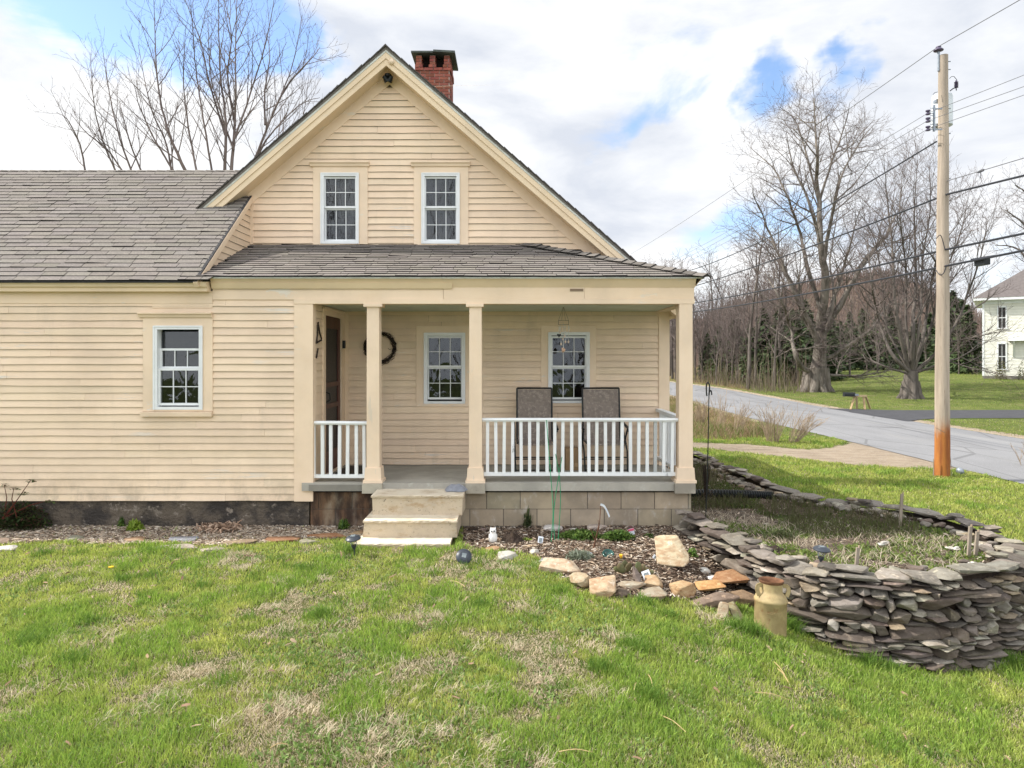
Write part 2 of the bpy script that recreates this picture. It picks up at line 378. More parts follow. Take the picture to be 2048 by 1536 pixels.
M['bark'] = surf('bark', (.22, .19, .16), (.10, .085, .07), 3, .95, 14, 1, .06, stretch=(1, 1, .25), c3=(.27, .25, .22), c3s=5, c3r=(.55, .7))
M['bark_dark'] = surf('bark_dark', (.15, .128, .11), (.08, .068, .06), 3, .95, 14, 1, .06, stretch=(1, 1, .25))
M['twigs'] = surf('twigs', (.19, .15, .135), (.115, .09, .085), .8, .9, 20, .1)
M['tan_metal'] = surf('tan_painted_metal', (.40, .31, .155), (.30, .225, .11), 9, .62, 40, .3, c3=(.27, .15, .07), c3s=12, c3r=(.56, .72), metal=.0)
M['rust'] = surf('rusty_metal', (.19, .09, .045), (.12, .055, .03), 14, .85, 60, .3)
def polem():
    m, t = nt('utility_pole_wood'); n = N(t); s = n.sep()
    c = n.mix(n.ramp(n.noise(7, 6, .65, (1, 1, .08)), .35, .65), (.44, .365, .285), (.29, .24, .19))
    lowc = n.mix(n.ramp(n.noise(8, 5, .6, (1, 1, .12)), .35, .65), (.42, .16, .035), (.24, .075, .02))
    zz = n.math('ADD', s[2], n.math('MULTIPLY', n.noise(6, 4, .6, (1, 1, .3)), .8))
    c = n.mix(n.ramp(zz, 1.25, 1.75), lowc, c)
    c = n.mix(n.ramp(n.noise(24, 5, .7, (1, 1, .05), (5, 1, 1)), .6, .7), c, (.13, .09, .06))
    n.out(c, .85, n.bump(n.noise(30, 6, .65, (1, 1, .05)), .6, .01)); return m
M['pole'] = polem()
M['galv'] = surf('galvanised', (.30, .33, .37), (.24, .27, .31), 10, .45, 50, .1, metal=.4)
M['trans'] = surf('transformer_paint', (.62, .66, .68), (.55, .59, .62), 4, .4, 50, .05)
M['porcelain'] = surf('porcelain', (.10, .08, .13), (.07, .06, .10), 10, .25)
M['cable'] = surf('black_cable', (.02, .022, .03), (.03, .032, .04), 10, .5)
M['cable_grey'] = surf('grey_wire', (.16, .16, .17), (.12, .12, .13), 10, .5)
M['fabric'] = surf('sling_fabric', (.235, .195, .165), (.19, .158, .135), 22, .85, 300, .2, .002, c3=(.29, .245, .21), c3s=26, c3r=(.52, .6))
M['card'] = surf('cardboard', (.36, .235, .13), (.3, .2, .11), 4, .85)
M['cloth'] = surf('grey_cloth', (.27, .28, .31), (.2, .21, .24), 8, .8, 30, .4, .01)
M['cer'] = surf('white_ceramic', (.80, .79, .76), (.66, .65, .62), 12, .4, 40, .2)
M['dplastic'] = surf('dark_plastic', (.035, .042, .055), (.05, .058, .07), 12, .4, 60, .1)
M['solar'] = surf('solar_cell', (.22, .25, .26), (.16, .19, .2), 30, .2)
M['green'] = surf('green_wire', (.02, .28, .13), (.02, .22, .1), 10, .45)
M['yellow'] = surf('yellow_petal', (.85, .52, .03), (.75, .42, .02), 10, .5)
M['pink'] = surf('pink_print', (.65, .12, .2), (.6, .1, .18), 10, .5)
M['tagw'] = surf('white_tag', (.75, .78, .82), (.6, .65, .72), 16, .4)
M['cactus'] = surf('cactus_pad', (.105, .11, .045), (.14, .10, .05), 14, .6, 60, .3)
M['tan_twigs'] = surf('tan_twigs', (.42, .33, .23), (.28, .21, .15), 3, .9)
M['wood'] = surf('pale_lumber', (.45, .35, .20), (.38, .28, .16), 8, .8, 40, .2, stretch=(1, 1, .2))
M['stick'] = surf('weathered_stake', (.33, .28, .22), (.22, .18, .14), 10, .9, 40, .4, stretch=(1, 1, .2))
M['fir'] = leafm('fir_needles', .1)
def roadm():
    m, t = nt('asphalt'); n = N(t)
    c = n.mix(n.ramp(n.noise(.8, 5, .6, (1, .3, 1)), .35, .7), (.215, .215, .22), (.175, .175, .18))
    c = n.mix(n.ramp(n.noise(60, 3, .7), .5, .75), c, (.34, .34, .34))
    ck = n.n('ShaderNodeTexVoronoi', feature='DISTANCE_TO_EDGE'); ck.inputs['Scale'].default_value = .45
    n.l(n.co((1.4, .45, 1)), ck.inputs['Vector'])
    c = n.mix(n.math('MULTIPLY', n.ramp(ck.outputs[0], .02, .006), .55), c, (.09, .09, .09)); c = n.mix(n.ramp(n.noise(.5, 6, .7, (2.5, .25, 1), (3, 3, 3)), .55, .7, 0, .6), c, (.27, .265, .255))
    n.out(c, .9, n.bump(n.noise(70, 4, .7), .3, .01)); return m
M['road'] = roadm()
M['drive'] = surf('dark_asphalt', (.062, .062, .068), (.05, .05, .055), 3, .9, 70, .3, col=False)
M['gravel'] = surf('gravel', (.37, .30, .22), (.30, .235, .17), 2.2, .95, 26, 1, .03, c3=(.45, .40, .33), c3s=25, c3r=(.5, .65), col=False)
def groundm():
    m, t = nt('lawn_ground'); n = N(t)
    g = n.mix(n.ramp(n.noise(1.1, 6, .62), .36, .64), (.11, .15, .035), (.17, .19, .055))
    g = n.mix(n.ramp(n.noise(12, 6, .7, off=(4, 4, 4)), .42, .68), g, (.07, .09, .025))
    g = n.mix(n.ramp(n.noise(.62, 6, .66, off=(1, 7, 2)), .54, .72), g, (.23, .19, .10))
    a = n.n('ShaderNodeSeparateColor'); n.l(n.attr(), a.inputs[0])
    jit = n.math('MULTIPLY', n.math('SUBTRACT', n.noise(5, 6, .7), .5), 1.1)
    gr = n.mix(n.ramp(n.noise(1.6, 5, .6, (1, 2.5, 1)), .35, .65), (.40, .32, .235), (.30, .235, .17))
    gr = n.mix(n.ramp(n.noise(26, 6, .75), .5, .66), gr, (.46, .41, .34))
    mu = n.mix(n.ramp(n.noise(14, 7, .75), .38, .62), (.06, .038, .026), (.17, .12, .085))
    dr = n.mix(n.ramp(n.noise(3, 7, .75), .38, .62), (.22, .15, .09), (.16, .13, .05))
    g = n.mix(n.ramp(n.math('ADD', a.outputs[2], jit), .42, .6), g, dr)
    g = n.mix(n.ramp(n.math('ADD', a.outputs[1], jit), .42, .55), g, mu)
    g = n.mix(n.ramp(n.math('ADD', a.outputs[0], jit), .42, .58), g, gr)
    n.out(g, .95, n.bump(n.noise(30, 7, .75), 1, .05), 0, .1); return m
M['ground'] = groundm()
M['nwall'] = surf('neighbour_paint', (.78, .77, .68), (.72, .71, .63), 2, .6)
M['nroof'] = surf('neighbour_roof', (.15, .13, .125), (.12, .105, .10), 6, .95)
M['hill'] = surf('hill_ground', (.15, .10, .075), (.11, .085, .055), .05, .95, .4, 1, .5, col=False)
# ---------------------------------------------------------------- the house
YB = 1.6                                                   # depth of the porch: the gable wall stands at Y = YB
XR = -2.42                                                 # plane of the wall that returns into the porch
XC = -3.77                                                 # plane of the cheek wall above the porch roof
house = thing('farmhouse', 'cream clapboard farmhouse with gabled front, side wing and covered porch', 'house', (-1.8, 1.6, 0))
def part(mb, name, m, parent=None, **k): return mb.build(name, M[m], parent or house, **k)

LAP_SHADE = (.07, .06, .05)                                      # shadow line under each board, painted onto the lap underside
def clap(mb, T, z0, z1, expo, lim, holes=(), thick=.020, wob=.0045):
    k = 0; z = z0
    while z < z1-.01:
        e = expo*U(.965, 1.035); zt = min(z+e, z1)
        a, b = lim(z); a2, b2 = lim(zt)
        if b-a > .02:
            cuts = [(h[0], h[1]) for h in holes if min(zt, h[3])-max(z, h[2]) > .3*e]
            iv = [(a, b)]
            for h0, h1 in cuts:
                nv = []
                for p, q in iv:
                    if h1 <= p or h0 >= q: nv.append((p, q)); continue
                    if h0 > p: nv.append((p, h0))
                    if h1 < q: nv.append((h1, q))
                iv = nv
            for p, q in iv:
                js = [p]; x = p+U(.6, 3.6)
                while x < q-.3: js.append(x); x += U(1.6, 4.2)
                js.append(q); jz = U(-.0015, .0015)
                for j in range(len(js)-1):
                    s, t = js[j]+(.0012 if j else 0), js[j+1]-(.0012 if j < len(js)-2 else 0)
                    n = max(1, int((t-s)/.28)); col = vary((1, 1, 1), .04); jb = U(-.0025, .0025)+jz; th = thick+U(-.002, .003)
                    zz = [z+jb+U(-wob, wob)*.6 for _ in range(n+1)]; oo = [th+U(-.0015, .0025) for _ in range(n+1)]
                    for i in range(n):
                        u0 = s+(t-s)*i/n; u1 = s+(t-s)*(i+1)/n
                        v0 = u0 if not (i == 0 and s == a) else a2
                        v1 = u1 if not (i == n-1 and abs(t-b) < 1e-6) else b2
                        if v1 <= v0: v1 = v0+.001
                        mb.face([T(u0, oo[i], zz[i]), T(u1, oo[i+1], zz[i+1]), T(v1, .002, zt+.009), T(v0, .002, zt+.009)], col)
                        mb.face([T(u0, -.002, zz[i]), T(u1, -.002, zz[i+1]), T(u1, oo[i+1], zz[i+1]), T(u0, oo[i], zz[i])], LAP_SHADE)
                    for u, o, zz0 in ((s, oo[0], zz[0]), (t, oo[-1], zz[-1])):
                        mb.face([T(u, -.002, zz0), T(u, o, zz0), T(u if u not in (a, b) else u, .002, zt)], col)
        z = zt; k += 1
def TY(Yp): return lambda u, o, z: (u, Yp-o, z)
def TX(Xp): return lambda u, o, z: (Xp+o, u, z)

# windows: (plane, vinyl frame px box, casing px box, sill px box or None, hood px box or None, list of sash rows)
S_HOLES = {'wing': [], 'porch': [], 'gable': []}
def window(key, Yp, fr, cas, hood, sill, label, rows, glass_bands):
    f = lambda b: (XY(b[0], Yp), XY(b[1], Yp), ZY(b[3], Yp), ZY(b[2], Yp))   # x0,x1,z0,z1
    x0, x1, z0, z1 = f(fr); a0, a1, b0, b1 = f(cas)
    S_HOLES[key].append((x0-.015, x1+.015, z0-.015, z1+.015))
    mb = MB(); w = .042
    mb.box(x0, x0+w, Yp-.036, Yp+.09, z0, z1); mb.box(x1-w, x1, Yp-.036, Yp+.09, z0, z1)
    mb.box(x0+w, x1-w, Yp-.034, Yp+.09, z1-w, z1); mb.box(x0+w, x1-w, Yp-.034, Yp+.09, z0, z0+w*.8)
    mb.box(x0-.006, x0+.012, Yp-.044, Yp-.034, z0, z1); mb.box(x1-.012, x1+.006, Yp-.044, Yp-.034, z0, z1); mb.box(x0, x1, Yp-.042, Yp-.032, z1-.014, z1+.004)
    win = part(mb, 'window', 'vinyl'); tag(win, label)
    cb = MB(); t = .026
    cb.box(a0, x0-.001, Yp-t, Yp+.004, b0, b1); cb.box(x1+.001, a1, Yp-t, Yp+.004, b0, b1)
    cb.box(x0-.001, x1+.001, Yp-t-.002, Yp+.004, z1+.001, b1)
    if b0 < z0-.01: cb.box(x0-.001, x1+.001, Yp-t, Yp+.004, b0, z0-.001)
    part(cb, 'casing', 'trim', win)
    if hood:
        h0, h1, c0, c1 = f(hood); hb = MB(); hh = c1-c0
        hb.prism([(h0+.02, Yp-.004, c0), (h0+.02, Yp-.045, c0), (h0+.02, Yp-.055, c0+hh*.5), (h0+.02, Yp-.075, c0+hh*.75), (h0+.02, Yp-.075, c1), (h0+.02, Yp-.004, c1+.012)], (h1-h0-.04, 0, 0))
        part(hb, 'hood', 'trim', win)
    if sill:
        h0, h1, c0, c1 = f(sill); sb = MB()
        sb.prism([(h0, Yp+.0, c0), (h0, Yp-.058, c0-.002), (h0, Yp-.062, c1-.012), (h0, Yp-.0, c1)], (h1-h0, 0, 0)); part(sb, 'sill', 'trim', win)
    sash = MB(); mun = MB(); pane = MB()
    zof = lambda p: ZY(p, Yp)
    for (p0, p1, off, rw, st) in rows:                    # sash: px top, px bottom of glass, depth offset, rows of panes, stile
        s0, s1 = x0+w-.004, x1-w+.004; g0, g1 = s0+st, s1-st; zt, zb = zof(p0), zof(p1)
        y = Yp+off
        sash.box(s0, g0, y-.012, y+.02, zb-.03, zt+.026); sash.box(g1, s1, y-.012, y+.02, zb-.03, zt+.026)
        sash.box(g0, g1, y-.011, y+.02, zt, zt+.026); sash.box(g0, g1, y-.011, y+.02, zb-.03, zb)
        if rw:
            for i in (1, 2):
                x = g0+(g1-g0)*i/3; mun.box(x-.0048, x+.0048, y-.004, y+.010, zb, zt)
            for i in range(1, rw):
                zz = zb+(zt-zb)*i/rw; mun.box(g0, g1, y-.003, y+.009, zz-.0048, zz+.0048)
        pane.box(g0, g1, y+.011, y+.015, zb, zt)
        if off < .03: sash.box((g0+g1)/2-.025, (g0+g1)/2+.025, y-.018, y-.011, zb-.03, zb-.018)
    for (p0, p1, off) in glass_bands: pane.box(x0+w, x1-w, Yp+off, Yp+off+.003, zof(p1), zof(p0))
    part(sash, 'sash', 'vinyl', win); part(mun, 'muntin', 'vinyl', win); part(pane, 'pane', 'glass', win)
    if key == 'gable':  # added grey sheet behind the upper panes, standing in for reflected sky
        cu = MB(); m_ = 30; xa, xb = x0+w, x1-w
        for i in range(m_):
            f_ = lambda q: (xa+(xb-xa)*q/m_, Yp+.13+.018*math.sin(q*1.9)+.008*math.sin(q*.7))
            p_, q_ = f_(i), f_(i+1); cu.face([(p_[0], p_[1], z0), (q_[0], q_[1], z0), (q_[0], q_[1], z1), (p_[0], p_[1], z1)])
        part(cu, 'sky_grey_sheet', 'sky_grey_sheet', win)
    rb = MB(); e = .002
    X0, X1, Z0, Z1, Y0, Y1 = x0+e, x1-e, z0+e, z1-e, Yp+.092, Yp+.55
    rb.face([(X0-.3, Y1, Z0-.3), (X1+.3, Y1, Z0-.3), (X1+.3, Y1, Z1+.3), (X0-.3, Y1, Z1+.3)])
    for p, q in (((X0, Z0), (X1, Z0)), ((X1, Z0), (X1, Z1)), ((X1, Z1), (X0, Z1)), ((X0, Z1), (X0, Z0))):
        def ex(c): return (c[0]+(.3 if c[0] > (X0+X1)/2 else -.3), c[1]+(.3 if c[1] > (Z0+Z1)/2 else -.3))
        rb.face([(p[0], Y0, p[1]), (q[0], Y0, q[1]), (ex(q)[0], Y1, ex(q)[1]), (ex(p)[0], Y1, ex(p)[1])])
    part(rb, 'room', 'interior', win)
    return win
window('wing', 0, (310, 407, 652, 819), (288, 427, 634, 822), (277, 430, 626, 635), (285, 427, 822, 832), 'window with its sash slid half way down',
       [(701, 733, .05, 1, .026), (741, 806, .012, 2, .026)], [(663, 699, .07)])
for a, l in ((643, 'left upper window'), (844, 'right upper window')):
    window('gable', YB, (a, a+75, 347, 488), (a-16, a+93, 333, 491), (a-24, a+99, 325, 334), None, l,
           [(357, 412, .015, 2, .02), (419, 478, .05, 2, .02)], [])
window('porch', YB, (849, 930, 666, 807), (833, 948, 652, 813), None, None, 'porch window behind the posts', [(676, 731, .015, 2, .022), (738, 795, .05, 2, .022)], [])
window('porch', YB, (1097, 1178, 665, 806), (1082, 1191, 652, 812), None, None, 'porch window behind the wind chime', [(676, 731, .015, 2, .022), (738, 795, .05, 2, .022)], [])

EX = .0875
DOOR = (.53, 1.37, .46, 2.547)
wall = MB()                                                # wing wall
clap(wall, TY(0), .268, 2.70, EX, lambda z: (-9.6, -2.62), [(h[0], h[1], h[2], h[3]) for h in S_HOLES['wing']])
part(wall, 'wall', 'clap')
wall = MB(); ro = lambda X: 6.35-.863*abs(X+1.76)          # gable wall above the porch roof
def gl(z):
    if z > 5.90: return (0, 0)
    h = (5.925-z)/.863; return (max(XC+.02, -1.76-h), min(2.24, -1.76+h))
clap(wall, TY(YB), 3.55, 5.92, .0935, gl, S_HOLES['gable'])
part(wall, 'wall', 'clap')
wall = MB()                                                # wall at the back of the porch
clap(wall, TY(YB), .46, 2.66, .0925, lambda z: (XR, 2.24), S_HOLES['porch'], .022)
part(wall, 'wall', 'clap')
wall = MB()
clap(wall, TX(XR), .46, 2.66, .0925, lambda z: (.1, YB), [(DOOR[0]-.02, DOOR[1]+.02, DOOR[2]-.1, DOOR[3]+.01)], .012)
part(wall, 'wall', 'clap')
def cl(z):                                                 # cheek wall between wing roof and porch roof
    a = (z-2.93)/.797-.12-.0; b = YB; lo = (z-2.967)/.3797-.12
    return (max(-.1, a+.05), min(b, lo+.0)) if lo > a else (0, 0)
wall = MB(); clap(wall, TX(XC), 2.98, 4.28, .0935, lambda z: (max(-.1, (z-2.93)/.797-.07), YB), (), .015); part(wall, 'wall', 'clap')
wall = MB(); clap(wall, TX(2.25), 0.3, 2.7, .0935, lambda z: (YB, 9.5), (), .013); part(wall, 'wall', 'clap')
# frames of solid wall behind boards where walls would let light through
core = MB(); core.box(-9.6, -9.55, 0.03, 4.5, 0, 2.9); core.box(-9.6, -2.44, 4.42, 4.5, 0, 2.9); core.box(-5.8, 2.24, 9.4, 9.5, 0, 2.9)
core.prism([(-5.7, 9.4, 2.9), (2.2, 9.4, 2.9), (-1.76, 9.4, 6.2)], (0, .1, 0)); core.box(-5.77, -5.7, 4.5, 9.4, 0, 2.8)
part(core, 'wall', 'clap')

# trim
def one(name, m, *boxes):
    mb = MB()
    for q in boxes: mb.box(*q)
    return part(mb, name, m)
one('trim_board', 'trim', (-2.632, XR+.016, -.028, .11, .262, 2.7, vary((1, 1, 1), .02)))              # corner board
one('trim_board', 'trim', (-9.6, -3.62, -.022, .0, 2.655, 2.80)); one('trim_board', 'trim', (-3.619, -2.46, -.020, .0, 2.70, 2.86)); one('trim_board', 'trim', (-4.35, -3.62, -.018, 0, 2.60, 2.654))
one('trim_board', 'trim', (XR-.01, XR+.07, YB-.024, YB+.0, .46, 2.66)); one('trim_board', 'trim', (XR, XR+.022, YB-.1, YB-.025, .46, 2.66))
one('trim_board', 'trim', (2.11, 2.262, YB-.03, YB+.12, .44, 2.66))
one('trim_board', 'trim', (XC-.005, XC+.05, YB-.03, YB-.001, 3.6, 4.33))
fb = MB()                                                  # boards under the gable rakes, lying on the wall
for s in (-1, 1):
    xe = -1.76+s*(3.9 if s > 0 else 2.55)
    o1, o2 = .22, .425
    fb.prism([(-1.76, YB-.022, 6.35-o1), (xe, YB-.022, ro(xe)-o1), (xe, YB-.022, ro(xe)-o2), (-1.76, YB-.022, 6.35-o2)], (0, .03, 0), vary((1, 1, 1), .03))
part(fb, 'frieze_board', 'trim')
bm_ = MB()                                                 # porch beam
bm_.box(-2.632, 2.205, -.035, .14, 2.648, 2.706); bm_.box(-2.46, -.83, -.022, .0, 2.707, 2.86, (1, 1, 1)); bm_.box(-.826, .87, -.028, .0, 2.7075, 2.86, (.985, .98, .97)); bm_.box(.873, 2.2, -.025, .0, 2.708, 2.86, (1.0, .99, .97))
bm_.box(-2.46, 2.19, .001, .13, 2.707, 2.9)
bm_.box(2.06, 2.2, .141, YB-.03, 2.65, 2.9)
bm_.box(.70, .86, -.036, -.0255, 2.80, 2.83, (.28, .25, .22))
part(bm_, 'porch_beam', 'trim')
cb = MB()                                                  # crown under the porch eave, and the wing's boxed eave
cb.prism([(-3.62, -.0, 2.846), (-3.62, -.03, 2.846), (-3.62, -.095, 2.95), (-3.62, -.0, 2.96)], (5.83, 0, 0))
cb.prism([(-3.62, -.031, 2.83), (-3.62, -.045, 2.83), (-3.62, -.075, 2.90), (-3.62, -.062, 2.90)], (2.9, 0, 0), (.97, .97, .93))
cb.prism([(2.205, -.03, 2.85), (2.285, -.09, 2.95), (2.285, YB, 2.95), (2.205, YB, 2.85)], (.002, 0, .012))
cb.prism([(-9.6, 0, 2.79), (-9.6, -.115, 2.79), (-9.6, -.12, 2.83), (-9.6, -.145, 2.845), (-9.6, -.165, 2.90), (-9.6, 0, 2.92)], (9.6-3.64, 0, 0))
part(cb, 'crown_moulding', 'crown')
es = MB()
es.box(-3.62, 2.30, -.115, -.085, 2.945, 2.962); es.box(2.27, 2.302, -.1, YB, 2.945, 2.962)
part(es, 'eave_edge', 'edge')
ce = MB(); ce.box(XR+.02, 2.06, .141, YB-.001, 2.662, 2.69); part(ce, 'porch_ceiling', 'ceil')
ce = MB(); ce.box(2.263, 2.50, YB+.0, 9.5, 2.60, 2.74); ce.box(2.263, 2.46, YB-.28, 9.5, 2.74, 2.80); part(ce, 'eave_box', 'trim')

# rakes of the gable
rk = MB(); we = MB(); sf = MB(); sd = MB()
for s in (-1, 1):
    xe = -1.76+s*(2.66 if s < 0 else 4.25); Y0 = YB-.3
    def para(o1, o2, y0, th, mb, col=(1, 1, 1)):
        mb.prism([(-1.76, y0, 6.35-o1), (xe, y0, ro(xe)-o1), (xe, y0, ro(xe)-o2), (-1.76, y0, 6.35-o2)], (0, th, 0), col)
    para(.006, .022, Y0-.016, .2, sd); para(.031, .085, Y0-.012, .04, we); para(.086, .17, Y0-.006, .04, rk, (1, 1, .99)); para(.171, .265, Y0+.008, .04, rk, (.98, .98, .97))
    # soffit under the overhang
    sf.prism([(-1.76, Y0+.048, 6.35-.22), (xe, Y0+.048, ro(xe)-.22), (xe, Y0+.048, ro(xe)-.245), (-1.76, Y0+.048, 6.35-.245)], (0, .30-.07, 0))
part(rk, 'rake_board', 'crown'); part(we, 'rake_edge', 'edge'); part(sf, 'soffit', 'crown')
part(sd, 'roof_edge', 'shingle_dark')

def shingles(mb, O, u, v, n, V, lim, expo=.135, tab=.30, seed=0, lift=1.):
    rr = random.Random(seed); O = Vector(O); u = Vector(u).normalized(); v = Vector(v).normalized(); n = Vector(n).normalized()
    P = lambda a, b, c: tuple(O+u*a+v*b+n*c)
    rows = int(V/expo)+1; waves = [(rr.uniform(.8, 2.2), rr.uniform(0, 6), rr.uniform(.001, .004)) for _ in range(3)]
    for r in range(rows):
        v0 = r*expo; v1 = min(v0+expo+.03, V)
        if v1-v0 < .02: break
        a0, b0 = lim(v0); a1, b1 = lim(v1)
        x = min(a0, a1)-rr.uniform(0, tab)+((r % 2)*.5)*tab
        rowj = rr.uniform(-.003, .003)
        while x < max(b0, b1):
            w = tab*rr.uniform(.94, 1.06); xa, xb = x+.0035, x+w-.0035; x += w
            p0, q0 = max(xa, a0), min(xb, b0); p1, q1 = max(xa, a1), min(xb, b1)
            if q0-p0 < .004 and q1-p1 < .004: continue
            q0 = max(q0, p0+.001); q1 = max(q1, p1+.001)
            h = (.012+rr.choice((0, 0, 0, .003))+rr.uniform(0, .003))*lift; ha, hb = h+rr.uniform(-.002, .003)*lift, h+rr.uniform(-.002, .003)*lift
            if rr.random() < .03: ha += .008*lift
            wob = sum(A*math.sin(k*x+ph+r*.13) for k, ph, A in waves)
            vv0 = v0+rowj+rr.uniform(-.002, .002)+wob*.6; t = rr.uniform(.92, 1.08); c = (t, t*rr.uniform(.975, 1.01), t*rr.uniform(.95, 1.01))
            A, B, Cc, Dd = P(p0, vv0, ha), P(q0, vv0, hb), P(q1, v1, .003), P(p1, v1, .003)
            mb.face([A, B, Cc, Dd], c)
            dk = (.10, .10, .11)  # dark butt faces: the shadow below each course put into the colour
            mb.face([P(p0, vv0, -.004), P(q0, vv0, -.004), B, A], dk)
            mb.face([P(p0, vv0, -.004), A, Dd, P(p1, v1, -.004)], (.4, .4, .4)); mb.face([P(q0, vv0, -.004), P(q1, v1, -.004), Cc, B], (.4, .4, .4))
# wing roof
sl = .797; vl = math.hypot(1, sl)
def wlim(v):
    y = -.19+v/vl; z = 2.905+(y+.19)*sl
    return (-9.8, -3.745 if y < YB-.02 else -1.76-(6.35-z)/.863+.12)
wr = MB(); Vw = (2.27+.19)*vl
shingles(wr, (0, -.19, 2.905), (1, 0, 0), (0, 1, sl), (0, -sl, 1), Vw, wlim, .100, .28, 3)
zr = 2.905+2.46*sl
wr.face([(-9.8, -.185, 2.900), (-3.75, -.185, 2.900), (-3.75, 2.27, zr-.005), (-9.8, 2.27, zr-.005)], (.25, .25, .25))
for k in range(44):                                        # ridge caps
    x = -9.8+k*.15; t = U(.8, 1.12)
    if x > -3.35: break
    wr.face([(x, 2.12, zr-.115), (x+.17, 2.12, zr-.11), (x+.17, 2.27, zr+.008), (x, 2.27, zr+.018)], (t, t, t*.98)); wr.face([(x, 2.12, zr-.13), (x, 2.12, zr-.115), (x, 2.27, zr+.018), (x, 2.27, zr+.0)], (.25, .25, .25))
    wr.face([(x, 2.12, zr-.130), (x+.17, 2.12, zr-.130), (x+.17, 2.12, zr-.11), (x, 2.12, zr-.115)], (.25, .25, .25))
wr.face([(-9.8, 2.27, zr+.006), (-3.3, 2.27, zr+.006), (-3.3, 4.7, zr-2.43*sl), (-9.8, 4.7, zr-2.43*sl)], (.9, .9, .9))
part(wr, 'wing_roof', 'shingle')
rb = MB()                                                  # rake board of the wing roof above the cheek wall
rb.beam((XC+.022, -.18, 2.862), (XC+.022, YB-.02, 2.862+1.78*sl), .05, .07, up=(0, -sl, 1)); part(rb, 'rake_board', 'trim')
se = MB(); se.beam((XC+.02, -.2, 2.905), (XC+.02, YB-.02, 2.905+1.78*sl), .034, .014, up=(0, -sl, 1)); se.box(-9.8, -3.74, -.192, -.16, 2.888, 2.9); part(se, 'roof_edge', 'shingle_dark')
# porch roof
ps = .3797; pl = math.hypot(1, ps); pr = MB(); Vp = 1.72*pl
def plim(v):
    y = v/pl; return (XC+.0, 2.31-(2.31-.187)*y/1.72)
shingles(pr, (0, -.125, 2.966), (1, 0, 0), (0, 1, ps), (0, -ps, 1), Vp, plim, .106, .28, 5, 1.0)
shingles(pr, (0, -.205, 2.915), (1, 0, 0), (0, 1, .62), (0, -.62, 1), .115, lambda v: (-3.95, -3.60+v*.4), .075, .17, 8, 1.)
hs = (3.62-2.966)/(2.31-.187); hl = math.hypot(1, hs); Vh = (2.31-.187)*hl
shingles(pr, (2.31, -.125, 2.966), (0, 1, 0), (-1, 0, hs), (hs, 0, 1), Vh, lambda v: (1.72*v/Vh, 1.74), .118, .30, 6)
pr.face([(XC, -.12, 2.962), (2.3, -.12, 2.962), (.187, YB, 3.614), (XC, YB, 3.614)], (.3, .3, .3)); pr.face([(2.3, -.12, 2.962), (2.3, YB+.02, 2.962), (.187, YB+.02, 3.614)], (.3, .3, .3))
A, B = Vector((2.33, -.14, 2.985)), Vector((.187, YB-.02, 3.645)); hd = (B-A); L = hd.length; hd.normalize(); n1 = Vector((0, -ps, 1)).normalized(); n2 = Vector((hs, 0, 1)).normalized()
s1 = n1.cross(hd).normalized(); s1 = s1 if s1.y < 0 or s1.x < 0 else -s1; s2 = n2.cross(hd).normalized(); s2 = s2 if s2.y > 0 else -s2
if s1.dot(Vector((-1, -1, 0))) < 0: s1 = -s1
k = 0
while k*.14 < L-.1:
    p = A+hd*k*.14; q = A+hd*min(k*.14+.2, L); t = U(.6, 1.0); up = Vector((0, 0, 1)); l0 = .016+U(0, .018)
    for sd_ in (s1, s2):
        c = (t, t, t*.98)
        a_, b_, c_, d_ = p+up*l0, q+up*.004, q+sd_*.13-up*.006, p+sd_*.13+up*(l0-.012)
        pr.face([a_, b_, c_, d_], c); pr.face([p-up*.01, p+up*l0, p+sd_*.13+up*(l0-.012), p+sd_*.13-up*.02], (.2, .2, .2))
    k += 1
part(pr, 'porch_roof', 'shingle')
se = MB(); se.box(-3.62, 2.312, -.128, -.10, 2.9625, 2.970); se.box(2.30, 2.314, -.1, YB, 2.9625, 2.970); part(se, 'roof_edge', 'shingle_dark')
mr = MB()
mr.prism([(-1.76, YB-.32, 6.352), (2.5, YB-.32, ro(2.5)+.002), (2.5, YB-.32, ro(2.5)-.05), (-1.76, YB-.32, 6.30)], (0, 8.5, 0), (.85, .85, .85))
mr.prism([(-1.76, YB-.32, 6.353), (-5.95, YB-.32, ro(-5.95)+.002), (-5.95, YB-.32, ro(-5.95)-.05), (-1.76, YB-.32, 6.30)], (0, 8.5, 0), (.85, .85, .85))
for s in (-1, 1):                                          # uneven shingle edge along the rakes
    t = 0
    while t < (4.0 if s > 0 else 2.6):
        x = -1.76+s*t; x2 = x+s*.11; o = U(0, .012)
        mr.prism([(x, YB-.335-o, ro(x)+.012+o*.5), (x2, YB-.335-o, ro(x2)+.002), (x2, YB-.335-o, ro(x2)-.012), (x, YB-.335-o, ro(x)-.012)], (0, .5, 0), (.4, .4, .4)); t += .11
main_roof = part(mr, 'roof', 'shingle')
